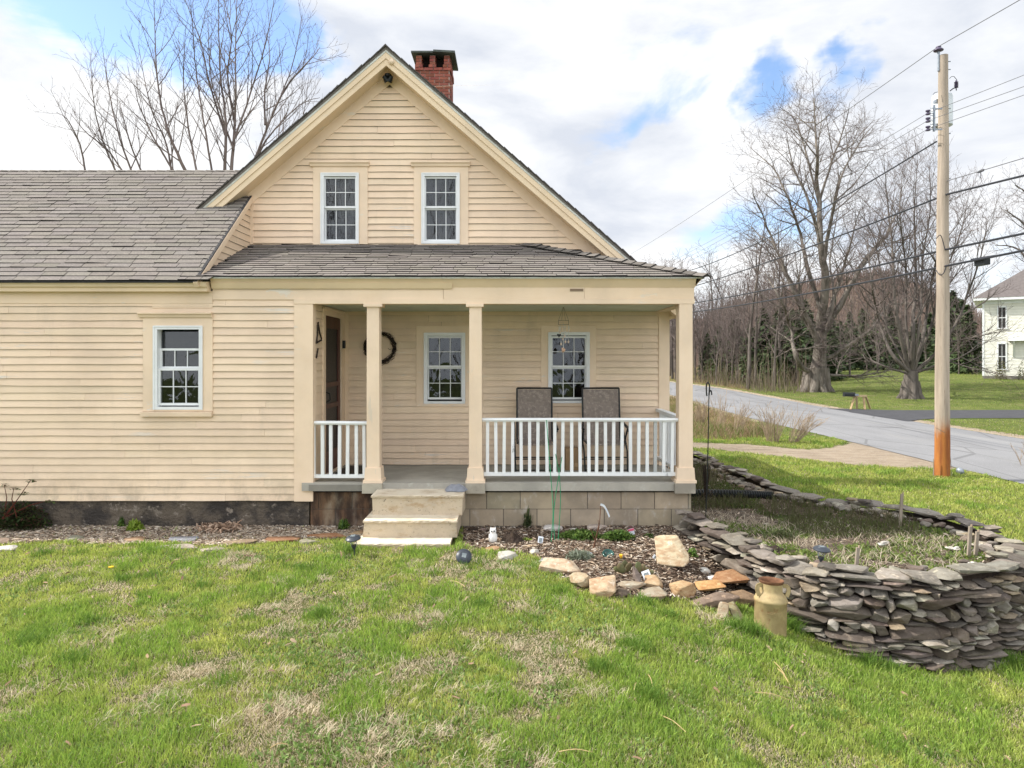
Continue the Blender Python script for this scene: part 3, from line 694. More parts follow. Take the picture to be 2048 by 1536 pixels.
# chimney
ch = MB(); cx0, cx1, cy0, cy1 = -2.055, -1.325, 6.5, 7.25; ch.box(cx0+.012, cx1-.012, cy0+.012, cy1-.012, 5.2, 8.19)
for i, (a, b) in enumerate(((cx0, cx0+.13), (-1.76, -1.635), (cx1-.13, cx1))): ch.box(a+.012, b-.012, cy0+.012, cy1-.012, 8.19, 8.47)
ch.box(cx0+.1, cx1-.1, cy0+.22, cy1-.1, 8.19, 8.46, (.06, .05, .05))
chim = part(ch, 'chimney', 'bmort', main_roof)
br = MB(); z = 5.5; row = 0; bh = .0645
def bcol(): t = U(.7, 1.2); return (t, t*U(.85, 1.1), t*U(.85, 1.1))
while z < 8.45:
    solid = z < 8.19; pr_ = .02 if 8.12 < z < 8.25 else 0; xs = [(cx0, cx1)] if solid else [(cx0, cx0+.13), (-1.76, -1.635), (cx1-.13, cx1)]
    for a, b in xs:
        x = a-pr_-(.0 if row % 2 else .1)
        while x < b+pr_-.02:
            p, q = max(x, a-pr_), min(x+.193, b+pr_)
            if q-p > .02: br.box(p, q-.009, cy0-pr_, cy0+.1, z, z+bh-.011, bcol())
            x += .2025
        for xs_, xe_ in ((a-pr_, a-pr_+.09), (b+pr_-.09, b+pr_)):
            y = cy0-pr_+(.0 if row % 2 else .1)+.1
            while y < cy1+pr_-.02: br.box(xs_-.001, xe_+.001, y, min(y+.193, cy1+pr_), z, z+bh-.011, bcol()); y += .2025
    z += bh; row += 1
part(br, 'brickwork', 'brick', chim)
cp = MB(); cp.obox((-1.915, 6.87, 8.51), Vector((.235, 0, .0)), Vector((0, .46, 0)), Vector((0, 0, .018))); cp.obox((-1.445, 6.87, 8.512), Vector((.23, 0, -.012)), Vector((0, .48, .0)), Vector((0.001, 0, .022)))
part(cp, 'cap_slab', 'slate', chim)
# floodlight at the peak
fl = MB(); c0 = Vector((-1.76, YB-.16, 6.0)); fl.lathe(c0, [(.001, .02), (.045, .015), (.05, -.015), (.02, -.03), (.001, -.03)], 12)
for s in (-1, 1):
    m_ = Matrix.Rotation(math.radians(s*35), 3, 'Y') @ Matrix.Rotation(math.radians(25), 3, 'X')
    fl.lathe(c0+Vector((s*.045, 0, -.03)), [(.001, .03), (.025, .02), (.045, -.06), (.04, -.065), (.001, -.05)], 10, M=m_)
part(fl, 'floodlight', 'black', smooth=True, angle=40)
kn = MB(); kn.lathe((-1.68, YB-.30, 6.13), [(.001, .045), (.03, .035), (.045, 0), (.03, -.035), (.001, -.045)], 12); part(kn, 'vent_knob', 'trim', smooth=True)

# porch floor, blocks, wing foundation
ps_ = MB()
ps_.prism([(-2.53, -.06, .395), (-2.53, -.055, .489), (-2.53, YB, .452), (-2.53, YB, .33)], (4.70, 0, 0))
for a, b in ((-2.44, -1.60),): ps_.box(a, b, -.075, -.058, .395, .47, (.6, .6, .6))
part(ps_, 'porch_floor', 'slab')
for px0, px1 in ((724, 764), (931, 970), (1350, 1391)): pf = MB(); pf.box(XY(px0, -.1), XY(px1, -.1), -.105, .1, .372, .487, vary((1.05, 1.03, .98), .06)); part(pf, 'post_footing', 'concrete')
mo = MB(); mo.box(-2.44, 2.165, .009, 1.59, -.5, .36); mo.box(-2.46, 2.20, -.03, .009, -.5, -.045, (.9, .9, .9)); part(mo, 'foundation', 'mortar')
bl = MB(); bw = 67.2/165.09; off = (974-CX)/165.09
for r_, (z0, z1, sh) in enumerate(((.168, .366, 0), (-.04, .161, bw/2))):
    k = -8
    while k < 10:
        a = off+sh+k*bw; b = a+bw-.009; a_, b_ = max(a, -2.44), min(b, 2.17)
        if b_-a_ > .03: bl.box(a_, b_, U(-.002, .002), .15, z0, z1, vary((1, 1, 1), .09))
        k += 1
    y = .02-sh*.0
    while y < 1.5: bl.box(2.03, 2.171, y, min(y+bw-.009, 1.58), z0, z1, vary((1, 1, 1), .09)); y += bw
part(bl, 'block_course', 'block')
wf = MB(); nx = 120
for i in range(nx):
    x0 = -9.6+i*7.14/nx; x1 = -9.6+(i+1)*7.14/nx
    for j in range(8):
        z0, z1 = -.3+j*.072, -.3+(j+1)*.072
        h = lambda x, z: .012-.035*float(fbm(x*3, z*5, 1.5, 4, 3)-.5)
        wf.face([(x0, h(x0, z0), z0), (x1, h(x1, z0), z0), (x1, h(x1, z1), z1), (x0, h(x0, z1), z1)])
part(wf, 'foundation', 'found', smooth=True)

# posts
pcol = (1, 1, 1)
for (a, b, pa, pb, ca, cb_) in ((733, 759, 728, 763, 727, 764), (938, 964, 933, 968, 932, 967), (1358, 1386, 1353, 1391, None, None)):
    Yf = -.03; x0, x1 = XY(a, Yf), XY(b, Yf); w = x1-x0; mb = MB()
    mb.prism([(x0, Yf, .60), (x1, Yf, .60), (x1-.006, Yf, 2.647), (x0+.004, Yf, 2.647)], (0, w, 0))
    if ca: mb.box(XY(ca, -.05), XY(cb_, -.05), -.055, w+.0, 2.612, 2.6475)
    post = part(mb, 'porch_post', 'post'); k_ = MB(); q0, q1 = XY(pa, -.055), XY(pb, -.055)
    k_.prism([(q0, -.056, .488), (q1, -.056, .488), (q1-.012, -.05, .668), (q0+.012, -.05, .668)], (0, w+.05, 0)); k_.box(q0-.012, q1+.012, -.07, w+.02, .488, .522)
    part(k_, 'plinth', 'post', post)
# railings
def railing(x0, x1, n, zt=(1.222, 1.262), zb=(.56, .602), skip=(), tilt=0, px=None):
    mb = MB(); y = .055
    prof = [(y-.035, zt[0]), (y-.045, zt[0]+.02), (y-.032, zt[1]), (y+.032, zt[1]), (y+.045, zt[0]+.02), (y+.035, zt[0])]
    mb.prism([(x0, p[0], p[1]+tilt) for p in prof], (x1-x0, 0, -tilt)); m2 = MB(); m2.prism([(x0, y-.026, zb[0]), (x0, y+.026, zb[0]), (x0, y+.026, zb[1]), (x0, y-.026, zb[1])], (x1-x0, 0, 0))
    r = part(mb, 'railing', 'white'); part(m2, 'bottom_rail', 'white', r); hw = .019
    for i, p in enumerate(px):
        x = XY(p, y-.02)+U(-.003, .003); ln = U(-.009, .009); bb = MB(); c = (.55, .56, .55) if i in skip else vary((1, 1, 1), .03)
        bb.mesh([(x-hw+ln, y-hw, zb[1]+.0005), (x+hw+ln, y-hw, zb[1]+.0005), (x+hw+ln, y+hw, zb[1]+.0005), (x-hw+ln, y+hw, zb[1]+.0005), (x-hw, y-hw, zt[0]-.0005), (x+hw, y-hw, zt[0]-.0005), (x+hw, y+hw, zt[0]-.0005), (x-hw, y+hw, zt[0]-.0005)],
                [(0,3,2,1),(4,5,6,7),(0,1,5,4),(1,2,6,5),(2,3,7,6),(3,0,4,7)], c)
        b = part(bb, 'baluster', 'white', r)
        if i in skip: tag(b, 'baluster with its white paint worn away')
    return r
railing(XR+.005, XY(733, 0)-.001, 7, (1.18, 1.222), (.535, .575), px=(627, 644, 661, 679, 695, 712, 728), tilt=.006)
railing(XY(964, 0)+.001, XY(1358, 0)-.001, 23, px=[974.7+16.85*i for i in range(23)], skip=(20,))
mb = MB(); x = 2.10; mb.beam((x, .13, 1.247), (x, YB-.03, 1.247), .08, .042); r3 = part(mb, 'railing', 'white'); mb = MB(); mb.beam((x, .13, .582), (x, YB-.03, .562), .05, .042); part(mb, 'bottom_rail', 'white', r3)
for i in range(13):
    y = .2+i*.1; bb = MB(); bb.box(x-.018, x+.018, y-.018, y+.018, .60, 1.2255, vary((1, 1, 1), .04)); part(bb, 'baluster', 'white', r3)
# door in the return wall
dy0, dy1, dz0, dz1 = DOOR; mb = MB(); xd = XR
mb.box(xd-.03, xd+.004, dy0+.004, dy0+.115, dz0, dz1-.004); mb.box(xd-.03, xd+.004, dy1-.115, dy1-.004, dz0, dz1-.004); mb.box(xd-.029, xd+.003, dy0+.115, dy1-.115, dz1-.16, dz1-.004)
mb.box(xd-.029, xd+.003, dy0+.115, dy1-.115, 1.61, 1.67); mb.box(xd-.029, xd+.003, dy0+.115, dy1-.115, 1.33, 1.39); mb.box(xd-.03, xd-.002, dy0+.115, dy1-.115, dz0, .76)
door = part(mb, 'door', 'door'); sb = MB(); sb.box(xd-.02, xd-.014, dy0+.115, dy1-.115, .76, dz1-.16); part(sb, 'door_screen', 'screen', door)
hb = MB(); hb.box(xd+.004, xd+.012, dy0+.03, dy0+.075, 1.40, 1.58); hb.tube([(xd+.01, dy0+.05, 1.55), (xd+.06, dy0+.05, 1.53), (xd+.065, dy0+.05, 1.45), (xd+.01, dy0+.05, 1.42)], .009, 6); part(hb, 'door_handle', 'black', door)
cs = MB(); cs.box(xd-.002, xd+.024, dy0-.11, dy0, dz0, 2.62); cs.box(xd-.002, xd+.024, dy1, dy1+.11, dz0, 2.62); cs.box(xd-.002, xd+.0235, dy0, dy1, dz1, 2.62); cs.box(xd-.06, xd+.03, dy0, dy1, dz0-.01, dz0+.025)
cs.box(xd+.024, xd+.045, dy0-.12, dy1+.12, 2.62, 2.645); part(cs, 'door_casing', 'trim', door)
lb = MB(); lb.box(xd+.024, xd+.06, dy1+.03, dy1+.08, 2.13, 2.24); part(lb, 'bracket', 'black', door)
db = MB(); db.box(xd-.5, xd-.06, dy0-.3, dy1+.2, dz0, 2.6, (.4, .4, .4)); part(db, 'room', 'interior', door)

# concrete steps
st = thing('concrete_steps', 'cream painted concrete steps leading up to the porch', 'steps', (-1.09, -.5, -.05))
mb = MB()
def stepbox(a0, a1, b0, b1, y0, y1, z0, z1, nose=.02):     # a: top x, b: bottom x
    n = 26; z2 = z1-.035
    j = lambda: U(-.006, .006)
    prof = [(b0, b1, y0+nose, z0), (a0+.012, a1-.012, y0+nose, z2), (a0, a1, y0, z2+.008), (a0, a1, y0, z1-.008), (a0+.006, a1-.006, y0+.01, z1), (a0+.006, a1-.006, y1, z1)]
    vs = []
    for i in range(n+1):
        t = i/n
        for q, (p, r, y, z) in enumerate(prof):
            jj = 1 if q in (2, 3, 4) else .25
            vs.append((p+(r-p)*t, y+j()*jj, z+(j()*.5*jj if q < 5 else 0)))
    k = len(prof); fs = [(i*k+q, (i+1)*k+q, (i+1)*k+q+1, i*k+q+1) for i in range(n) for q in range(k-1)]
    mb.mesh(vs, fs)
    for e, X in ((0, 0), (n, 0)):
        base = [vs[e*k+q] for q in range(k)]; mb.face(base+[(base[-1][0], y1, z0)])
stepbox(-1.62, -.555, -1.60, -.575, -.45, -.05, .185, .42)
stepbox(-1.655, -.605, -1.66, -.61, -.72, -.05, .0, .192)
stepbox(-1.70, -.66, -1.72, -.62, -.965, -.05, -.16, .002, .005)
part(mb, 'step_block', 'step', st)
# ---------------------------------------------------------------- ground
WPATH = [(1.95, -.14), (2.10, -.6), (2.26, -1.0), (2.42, -1.6), (2.68, -2.02), (3.05, -2.22), (3.66, -2.32), (4.3, -2.2), (4.87, -1.85), (5.3, -1.3), (5.45, -.7),
         (5.38, 0), (5.1, .6), (4.7, 1.05), (4.3, 1.5), (4.02, 2.3), (3.95, 3.6), (3.86, 5.2), (3.55, 6.1), (2.9, 6.4)]
WP = spline([(a, b, 0) for a, b in WPATH], 6)
BED = [(p.x, p.y) for p in WP]+[(2.2, 6.4), (2.2, -.05)]
gx = lambda L: [(lambda v: (v.x, v.y))(G(a, b)) for a, b in L]
MUL1 = gx([(925, 1092), (985, 1103), (1040, 1108), (1075, 1112), (1110, 1140), (1160, 1180), (1230, 1195), (1370, 1200), (1500, 1200)])+[(2.5, -1.8), (2.35, -1.0), (2.2, -.5), (2.2, .1), (-.6, .1)]
MUL2 = [(-9, .1), (-9, -.85)]+gx([(0, 1090), (120, 1082), (210, 1090), (330, 1088), (450, 1092), (560, 1084), (640, 1080), (735, 1074)])+[(-1.6, -.3), (-1.6, .1)]
GRAV = [(-8, 10.3), (-8, 12.2)]+gx([(1385, 885.5), (1494, 888.5), (1602, 899), (1660, 897), (1700, 886), (1722, 868)])+[(12, 26), (12, 2), (10.0, -1), (9.5, 1.5)]+gx([(2048, 957), (1940, 944), (1830, 936), (1696, 929), (1561, 912), (1444, 900), (1385, 895)])
BRUSH = [(3.2, 12.6), (6.5, 12.8), (8.4, 13.6), (9.2, 16), (10.0, 21), (10.2, 34), (10, 45), (6, 62), (2, 62), (2, 30)]
def axis(parts):
    out = []
    for a, b, st in parts: out += list(np.arange(a, b, st))
    return np.array(out+[parts[-1][1]])
xs = axis([(-500, -60, 40), (-60, -10, 5), (-10, -6, .5), (-6, 7, .12), (7, 20, .3), (20, 60, 2), (60, 620, 40)])
ys = axis([(-60, -10, 5), (-10, -6, .5), (-6, 3.5, .12), (3.5, 24, .3), (24, 70, 1.2), (70, 130, 5), (130, 700, 30)])
XX, YY = np.meshgrid(xs, ys); ZZ = terr(XX, YY)
inb = inpoly(XX, YY, BED); ZZ = np.where(inb, ZZ-.35, ZZ)
nx, ny = len(xs), len(ys)
me = bpy.data.meshes.new('ground'); idx = np.arange(nx*ny).reshape(ny, nx)
q = np.stack([idx[:-1, :-1], idx[:-1, 1:], idx[1:, 1:], idx[1:, :-1]], -1).reshape(-1, 4)
me.from_pydata(np.stack([XX, YY, ZZ], -1).reshape(-1, 3).tolist(), [], q.tolist())
def soft(poly, r, X, Y):
    a = np.zeros(X.shape)
    for dx, dy in ((0, 0), (r, 0), (-r, 0), (0, r), (0, -r), (r*.6, r*.6), (-r*.6, r*.6), (r*.6, -r*.6), (-r*.6, -r*.6)): a += inpoly(X+dx, Y+dy, poly)
    return a/9
gm = soft(GRAV, .35, XX, YY); far_sh = np.exp(-((XX-roadx(ROAD_F, YY)-.25)/.35)**2)*(YY > 1)*(YY < 70); near_sh = np.exp(-((XX-roadx(ROAD_N, YY)+.2)/.35)**2)*(YY > 20)*(YY < 70)
gm = np.clip(gm+.8*far_sh+.8*near_sh, 0, 1)
mm = np.clip(soft(MUL1, .08, XX, YY)+soft(MUL2, .08, XX, YY), 0, 1)
wood = sst(58, 66, YY)*sst(34, 24, XX)
wd2 = sst(36, 40, YY)*(XX > roadx(ROAD_F, YY)+.8)*sst(17.5, 16.3, XX-(YY-40)*.22)
dm = np.clip(soft(BRUSH, .5, XX, YY)+wood*.0+wd2*.9+sst(95, 110, YY)*.0, 0, 1)
at = me.attributes.new('Col', 'FLOAT_COLOR', 'POINT'); at.data.foreach_set('color', np.stack([gm, mm, dm, np.ones_like(gm)], -1).astype(np.float32).ravel())
me.polygons.foreach_set('use_smooth', [True]*len(me.polygons)); me.materials.append(M['ground'])
go = bpy.data.objects.new('ground', me); C.objects.link(go); tag(go, kind='structure')
def strip(name, mat, rows, crown=.0, up=.065, nn=9):
    mb = MB(); prev = None
    for (ax, ay), (bx, by) in rows:
        cur = []
        for i in range(nn):
            t = i/(nn-1); x = ax+(bx-ax)*t; y = ay+(by-ay)*t
            cur.append((x, y, float(terr(x, y, False))+up+crown*(1-(2*t-1)**2)))
        if prev:
            for i in range(nn-1): mb.face([prev[i], prev[i+1], cur[i+1], cur[i]])
        prev = cur
    return tag(mb.build(name, M[mat], smooth=True), kind='structure')
rr = random.Random(3); rows = []
for y in np.arange(-30, 90, .6): e = .1; rows.append(((roadx(ROAD_N, y)+rr.uniform(-.07, .07), y), (roadx(ROAD_F, y)+rr.uniform(-.05, .05), y)))
strip('road', 'road', rows, .05, .016)
rows = []
for x in np.arange(15.9, 60, .8):
    t = max(0, (19-x)/3); f = 1.6*max(0, t)**2
    y0 = 20.9+f*-.6+(x-16)*.0; y1 = 25.3+f*1.2
    rows.append(((x, y0+.02*(x-16)), (x, y1+.03*(x-16))))
strip('driveway', 'drive', rows, .0, .02, 5)
# soil of the raised bed and a dark mound
bx = np.arange(1.9, 5.6, .07); by = np.arange(-2.4, 6.5, .07); XX, YY = np.meshgrid(bx, by)
def bedz(x, y): return -.035+.07*(fbm(x, y, 2.2, 4, 8)-.5)+.02*(fbm(x, y, 14, 2, 4)-.5)
ins = inpoly(XX, YY, BED); ZZ = bedz(XX, YY); idx = np.arange(XX.size).reshape(XX.shape)
q = np.stack([idx[:-1, :-1], idx[:-1, 1:], idx[1:, 1:], idx[1:, :-1]], -1).reshape(-1, 4); ok = ins.ravel()[q].all(1)
me = bpy.data.meshes.new('bed_soil'); me.from_pydata(np.stack([XX, YY, ZZ], -1).reshape(-1, 3).tolist(), [], q[ok].tolist()); me.materials.append(M['bedsoil'])
at = me.attributes.new('Col', 'FLOAT_COLOR', 'POINT'); at.data.foreach_set('color', [1.]*(4*XX.size)); me.polygons.foreach_set('use_smooth', [True]*len(me.polygons))
tag(bpy.data.objects.new('bed_soil', me), kind='structure'); C.objects.link(bpy.data.objects['bed_soil'])

# ---------------------------------------------------------------- stones
def hull(seed, n=22, p=4.5, jit=.12):
    r = random.Random(seed); bm = bmesh.new()
    for _ in range(n):
        v = Vector((r.gauss(0, 1), r.gauss(0, 1), r.gauss(0, 1))).normalized(); k = (abs(v.x)**p+abs(v.y)**p+abs(v.z)**p)**(-1/p)
        bm.verts.new(v*k*r.uniform(1-jit*2, 1))
    g = bmesh.ops.convex_hull(bm, input=bm.verts); bmesh.ops.delete(bm, geom=list(set(g['geom_unused']+g['geom_interior'])), context='VERTS')
    bmesh.ops.dissolve_limit(bm, angle_limit=math.radians(14), verts=bm.verts, edges=bm.edges)
    bmesh.ops.bevel(bm, geom=bm.edges[:], offset=.055, segments=1, affect='EDGES', clamp_overlap=True)
    bm.verts.index_update(); o = ([v.co.copy() for v in bm.verts], [tuple(v.index for v in f.verts) for f in bm.faces]); bm.free(); return o
HULL = [hull(i, 26, 7, .09) for i in range(26)]; SLAB = [hull(100+i, 22, 14, .05) for i in range(14)]; BLOK = [hull(200+i, 34, 12, .06) for i in range(14)]
def rock(mb, c, u, v, w, col=(1, 1, 1), pool=HULL, rr=R):
    vs, fs = rr.choice(pool); f = [rr.choice((-1, 1)) for _ in range(3)]; c = Vector(c)
    mb.mesh([c+u*(p.x*f[0])+v*(p.y*f[1])+w*(p.z*f[2]) for p in vs], fs, col)
SC_ = [(.36, .325, .265), (.29, .262, .215), (.245, .22, .185), (.15, .122, .10), (.185, .15, .122), (.125, .108, .092), (.42, .385, .32), (.33, .265, .185), (.21, .185, .155), (.26, .235, .20)]
acc = [0.]
for i in range(1, len(WP)): acc.append(acc[-1]+(WP[i]-WP[i-1]).length)
def wat(s):
    s = max(0, min(acc[-1]-1e-4, s)); i = max(j for j in range(len(acc)) if acc[j] <= s); i = min(i, len(WP)-2)
    t = (s-acc[i])/(acc[i+1]-acc[i]); p = WP[i].lerp(WP[i+1], t); d = (WP[i+1]-WP[i]).normalized(); return p, d, Vector((d.y, -d.x, 0))
WL = acc[-1]
def wtop(s): return .05+.10*max(0, 1-s/.7)+.03*math.sin(s*2.1)
wall_t = thing('dry_stone_wall', 'low curved dry stone retaining wall of flat grey and purple stones', 'stone wall', (3.6, -2.3, -.75))
rr = random.Random(21); mb = MB(); z = -.92
while z < .0:
    h = rr.choice((.026, .034, .042, .055, .075, .10)); s = rr.uniform(-.2, 0)
    while s < WL:
        big = rr.random() < (.45 if h > .07 else .22)
        L = rr.uniform(.10, .25)*((2.3 if h > .07 else 1.7) if big else (.8 if h > .07 else 1.1)); sm = s+L/2
        if sm > WL: break
        p, d, o = wat(sm); zt = wtop(sm); zz = z*1.0+.012*math.sin(sm*3+z*9)
        far = sm > 9.5; zb = tz(*(p+o*.15).xy)
        if zz > zb-.09 and zz+h < zt-.02:
            batter = (zt-zz)*.14; dep = rr.uniform(.10, .16); pp = p+o*(batter-dep+.02+rr.uniform(-.02, .03)); hh = h*rr.uniform(.86, 1.12)
            tl = rr.uniform(-.05, .05)
            n = 2 if (hh > .062 and rr.random() < .35) else 1
            for q in range(n):
                ya = rr.gauss(0, .14); d2 = Vector((d.x*math.cos(ya)-d.y*math.sin(ya), d.x*math.sin(ya)+d.y*math.cos(ya), 0)); o2 = Vector((d2.y, -d2.x, 0)); hq = hh/n; cz = zz+hq*(q+.5); col = vary(rr.choice(SC_ if not big else SC_[2:6]), .16)
                rock(mb, (pp.x+o.x*rr.uniform(-.02, .02), pp.y+o.y*rr.uniform(-.02, .02), cz), d2*(L*.53)+Vector((0, 0, L*tl*.5)), o2*dep*rr.uniform(.9, 1.1)+Vector((0, 0, rr.uniform(-.02, .02))), Vector((0, 0, hq*.60)), col, rr.choice((HULL, HULL, BLOK, SLAB)), rr)
        s += L*rr.uniform(.93, 1.0)
    z += h*.97
stones = mb.build('stone_courses', M['stone'], wall_t)
tag(stones, None); s = 0.; cap = 0
while s < WL-.1:
    L = rr.choice((rr.uniform(.13, .28), rr.uniform(.2, .5))) if s < 9 else rr.uniform(.22, .42); sm = s+L/2; p, d, o = wat(sm); zt = wtop(sm); dep = rr.uniform(.10, .15); c = MB(); hh = rr.uniform(.02, .034)
    pp = p-o*(dep-.025+rr.uniform(-.03, .03)); tl = rr.uniform(-.04, .04)
    rock(c, (pp.x, pp.y, zt+rr.uniform(-.008, .014)), d*(L*.53)+Vector((0, 0, L*tl)), o*dep+Vector((0, 0, rr.uniform(-.02, .02))), Vector((0, 0, hh)), vary(rr.choice([SC_[0], SC_[1], SC_[3], SC_[9], SC_[2], SC_[8]]), .14), rr.choice((SLAB, BLOK)), rr)
    if rr.random() < .5 and not (2 < s < 7 and rr.random() < .5):
        q = pp-o*rr.uniform(.0, .12)+d*rr.uniform(-.1, .1); l2 = L*rr.uniform(.35, .6); rock(c, (q.x, q.y, zt+.05), d*l2*.8, o*.10, Vector((0, 0, .024)), vary(rr.choice(SC_), .12), HULL, rr)
    c.build('capstone', M['stone'], wall_t); s += L*rr.uniform(.9, .98)
ib = MB()                                                  # rubble inside the rim
for _ in range(230):
    sm = rr.uniform(.3, WL) if rr.random() < .5 else rr.uniform(7, 15); p, d, o = wat(sm); k = rr.uniform(.25, .48); q = p-o*k
    sz = rr.uniform(.03, .09); a = rr.uniform(0, 6.28); u = Vector((math.cos(a), math.sin(a), rr.uniform(-.2, .2)))
    rock(ib, (q.x, q.y, .0+sz*.15), u*sz, Vector((-u.y, u.x, 0))*sz*.7, Vector((0, 0, sz*.4)), vary(rr.choice(SC_), .15), HULL, rr)
ib.build('rubble_filling', M['stone'], wall_t)
bk = MB()                                                  # earth core behind the stones
for i in range(len(WP)-1):
    a, b = WP[i], WP[i+1]; _, _, oa = wat(acc[i]); _, _, ob = wat(acc[i+1]); pa, pb = a-oa*.10, b-ob*.10
    bk.face([(pa.x, pa.y, -1), (pb.x, pb.y, -1), (pb.x, pb.y, wtop(acc[i+1])-.05), (pa.x, pa.y, wtop(acc[i])-.05)]); qa, qb = a-oa*.3, b-ob*.3
    bk.face([(pa.x, pa.y, wtop(acc[i])-.05), (pb.x, pb.y, wtop(acc[i+1])-.05), (qb.x, qb.y, -.04), (qa.x, qa.y, -.04)])
bk.build('earth_core', M['soil'], wall_t)

def loose(px, py, wpx, hpx, name='rock', label=None, mat='stone', col=(.3, .28, .25), tilt=0, yaw=0, thick=None, depth=None, pool=None, group=None, cat='rock', lift=0, seed=None):
    g = G(px, py+hpx*.35); s = (g.y+D)/F; L = wpx*s/2; H = (thick or hpx*s*.55)/2; Dp = (depth or max(wpx*s*.6, hpx*s))/2
    Mx = Matrix.Rotation(math.radians(yaw), 3, 'Z') @ Matrix.Rotation(math.radians(tilt), 3, 'X'); r2 = random.Random(seed if seed is not None else int(px*7+py)); mb = MB()
    c = Vector((g.x, g.y, g.z+H*.30+abs(math.sin(math.radians(tilt)))*Dp*.8+lift))
    if tilt > 20: c.z += 0
    vs, fs = r2.choice(pool or HULL); mb.mesh([c+Mx @ Vector((p.x*L, p.y*Dp, p.z*H)) for p in vs], fs, vary(col, .06))
    o = mb.build(name, M[mat], org=(c.x, c.y, g.z)); return tag(o, label, cat, group)
OR = (1, 1, 1)
G1 = 'rocks edging the mulch bed'
loose(1343, 1106, 72, 52, 'slab', 'large pale orange slab leaning against the left end of the stone wall', 'rust_stone', (1.15, 1.15, 1.1), 42, -8, .07, .40, SLAB, G1, 'slab', seed=3)
loose(1122, 1128, 92, 40, 'slab', 'long orange flagstone slanting down beside the grey lavender clump', 'rust_stone', (1.1, 1.1, 1.1), 18, -22, .11, .24, SLAB, G1, 'slab', seed=4)
loose(1160, 1160, 42, 34, 'rock', 'rounded tan rock between two larger orange rocks on the lawn edge', 'rust_stone', (.95, .98, .95), 10, 20, .17, .22, None, G1)
loose(1206, 1174, 60, 40, 'rock', 'pale orange block rock at the lawn edge in front of the mulch', 'rust_stone', (1.2, 1.1, 1.05), 16, -5, .17, .25, None, G1)
loose(1245, 1180, 34, 26, 'rock', 'dark brown rock beside the pale orange block rock', 'stone', (.16, .12, .09), 0, 10, None, .2, None, G1)
loose(1262, 1166, 60, 16, 'rock', 'thin tan flagstone lying behind the dark brown rock', 'rust_stone', (.8, .85, .9), 6, 12, .05, .2, SLAB, G1)
loose(1307, 1162, 40, 26, 'rock', 'orange rock behind the prickly pear with a dark hollow', 'rust_stone', (1.05, .95, .8), 18, -14, .09, .2, SLAB, G1)
loose(1300, 1185, 70, 18, 'rock', 'greyish tan flagstone half sunk in the lawn edge', 'rust_stone', (.75, .78, .8), 8, -16, .06, .22, SLAB, G1)
loose(1274, 1158, 16, 26, 'rock', 'upright dark stone shard pointing out of the mulch', 'stone', (.2, .16, .14), 50, 30, .05, .2, SLAB, G1)
loose(1368, 1180, 56, 26, 'rock', 'orange block rock on the lawn edge left of the long brown slab', 'rust_stone', (1.05, .9, .7), 8, 4, .15, .2, SLAB, G1)
loose(1420, 1181, 58, 14, 'rock', 'flat bright orange stone lying on the long brown slab', 'rust_stone', (1.1, .82, .5), 4, 3, .06, .2, SLAB, G1, lift=.06)
loose(1462, 1172, 90, 14, 'slab', 'rust coloured flat slab behind the milk can', 'rust_stone', (.8, .58, .42), 6, 8, .05, .3, SLAB, G1, 'slab', lift=.10)
loose(1428, 1203, 112, 26, 'slab', 'long dark brown slab with a whitish left end', 'stone', (.23, .17, .13), 14, 10, .14, .2, SLAB, G1, 'slab')
loose(1486, 1196, 66, 30, 'rock', 'brown rock against the left side of the milk can', 'stone', (.24, .16, .10), 8, 0, .16, .25, SLAB, G1)
loose(1446, 1226, 22, 30, 'rock', 'small pale stone shard standing in the grass below the slab', 'rust_stone', (.9, .9, .9), 55, -30, .05, .16, SLAB, G1)
loose(1470, 1228, 22, 32, 'rock', 'mossy stone shard leaning left of the milk can', 'rust_stone', (.62, .68, .55), 55, 30, .06, .18, SLAB, G1)
loose(1016, 1108, 42, 24, 'rock', 'pale grey flat rock sunk in the lawn right of the solar light', 'stone', (.5, .48, .42), 8, 0, .06, .2, SLAB, G1)
loose(1068, 1098, 22, 24, 'rock', 'round white stone at the left end of the long orange flagstone', 'stone', (.68, .64, .55), 0, 0, None, None, None, G1)
loose(1088, 1117, 24, 20, 'rock', 'grey rock wedged below the round white stone', 'stone', (.34, .34, .35), 0, 20, None, None, None, G1)
loose(1060, 1090, 26, 12, 'rock', 'small orange rock behind the round white stone', 'rust_stone', (1, .95, .85), 0, 0, None, None, None, G1)
loose(986, 1096, 34, 12, 'rock', 'thin orange flagstone in front of the white owl', 'rust_stone', (.95, .75, .6), 0, 0, .05, .14, SLAB, G1)
for a in [(1345, 1090, 44, 18), (1395, 1090, 34, 16), (1415, 1120, 34, 16)]: pass
G2 = 'rocks along the porch foundation'
for (a, b, w, h, l, c) in [(957, 1046, 20, 14, 'small brown rock left of the grey rocks by the step', (.27, .22, .2)), (975, 1041, 18, 12, 'small blue grey rock at the block wall beside the steps', (.42, .42, .44)),
    (1000, 1045, 34, 18, 'sloping grey brown rock against the block wall near the steps', (.36, .32, .28)), (966, 1056, 20, 14, 'dull red brown rock beside the step block', (.25, .19, .17)),
    (1104, 1050, 44, 24, 'large pale grey rock behind the green wire stakes', (.5, .48, .45)), (1147, 1056, 14, 12, 'small white pointed rock in the ground cover', (.62, .6, .55)),
    (1190, 1050, 50, 16, 'long pinkish grey rock behind the bent stem', (.42, .35, .31)), (1262, 1052, 22, 12, 'small dark red rock at the foot of the block wall', (.15, .08, .075)),
    (1290, 1062, 16, 10, 'small tan pebble right of the pink tag', (.4, .36, .3))]:
    loose(a, b, w, h, 'rock', l, 'stone', c, 0, U(-20, 20), group=G2)
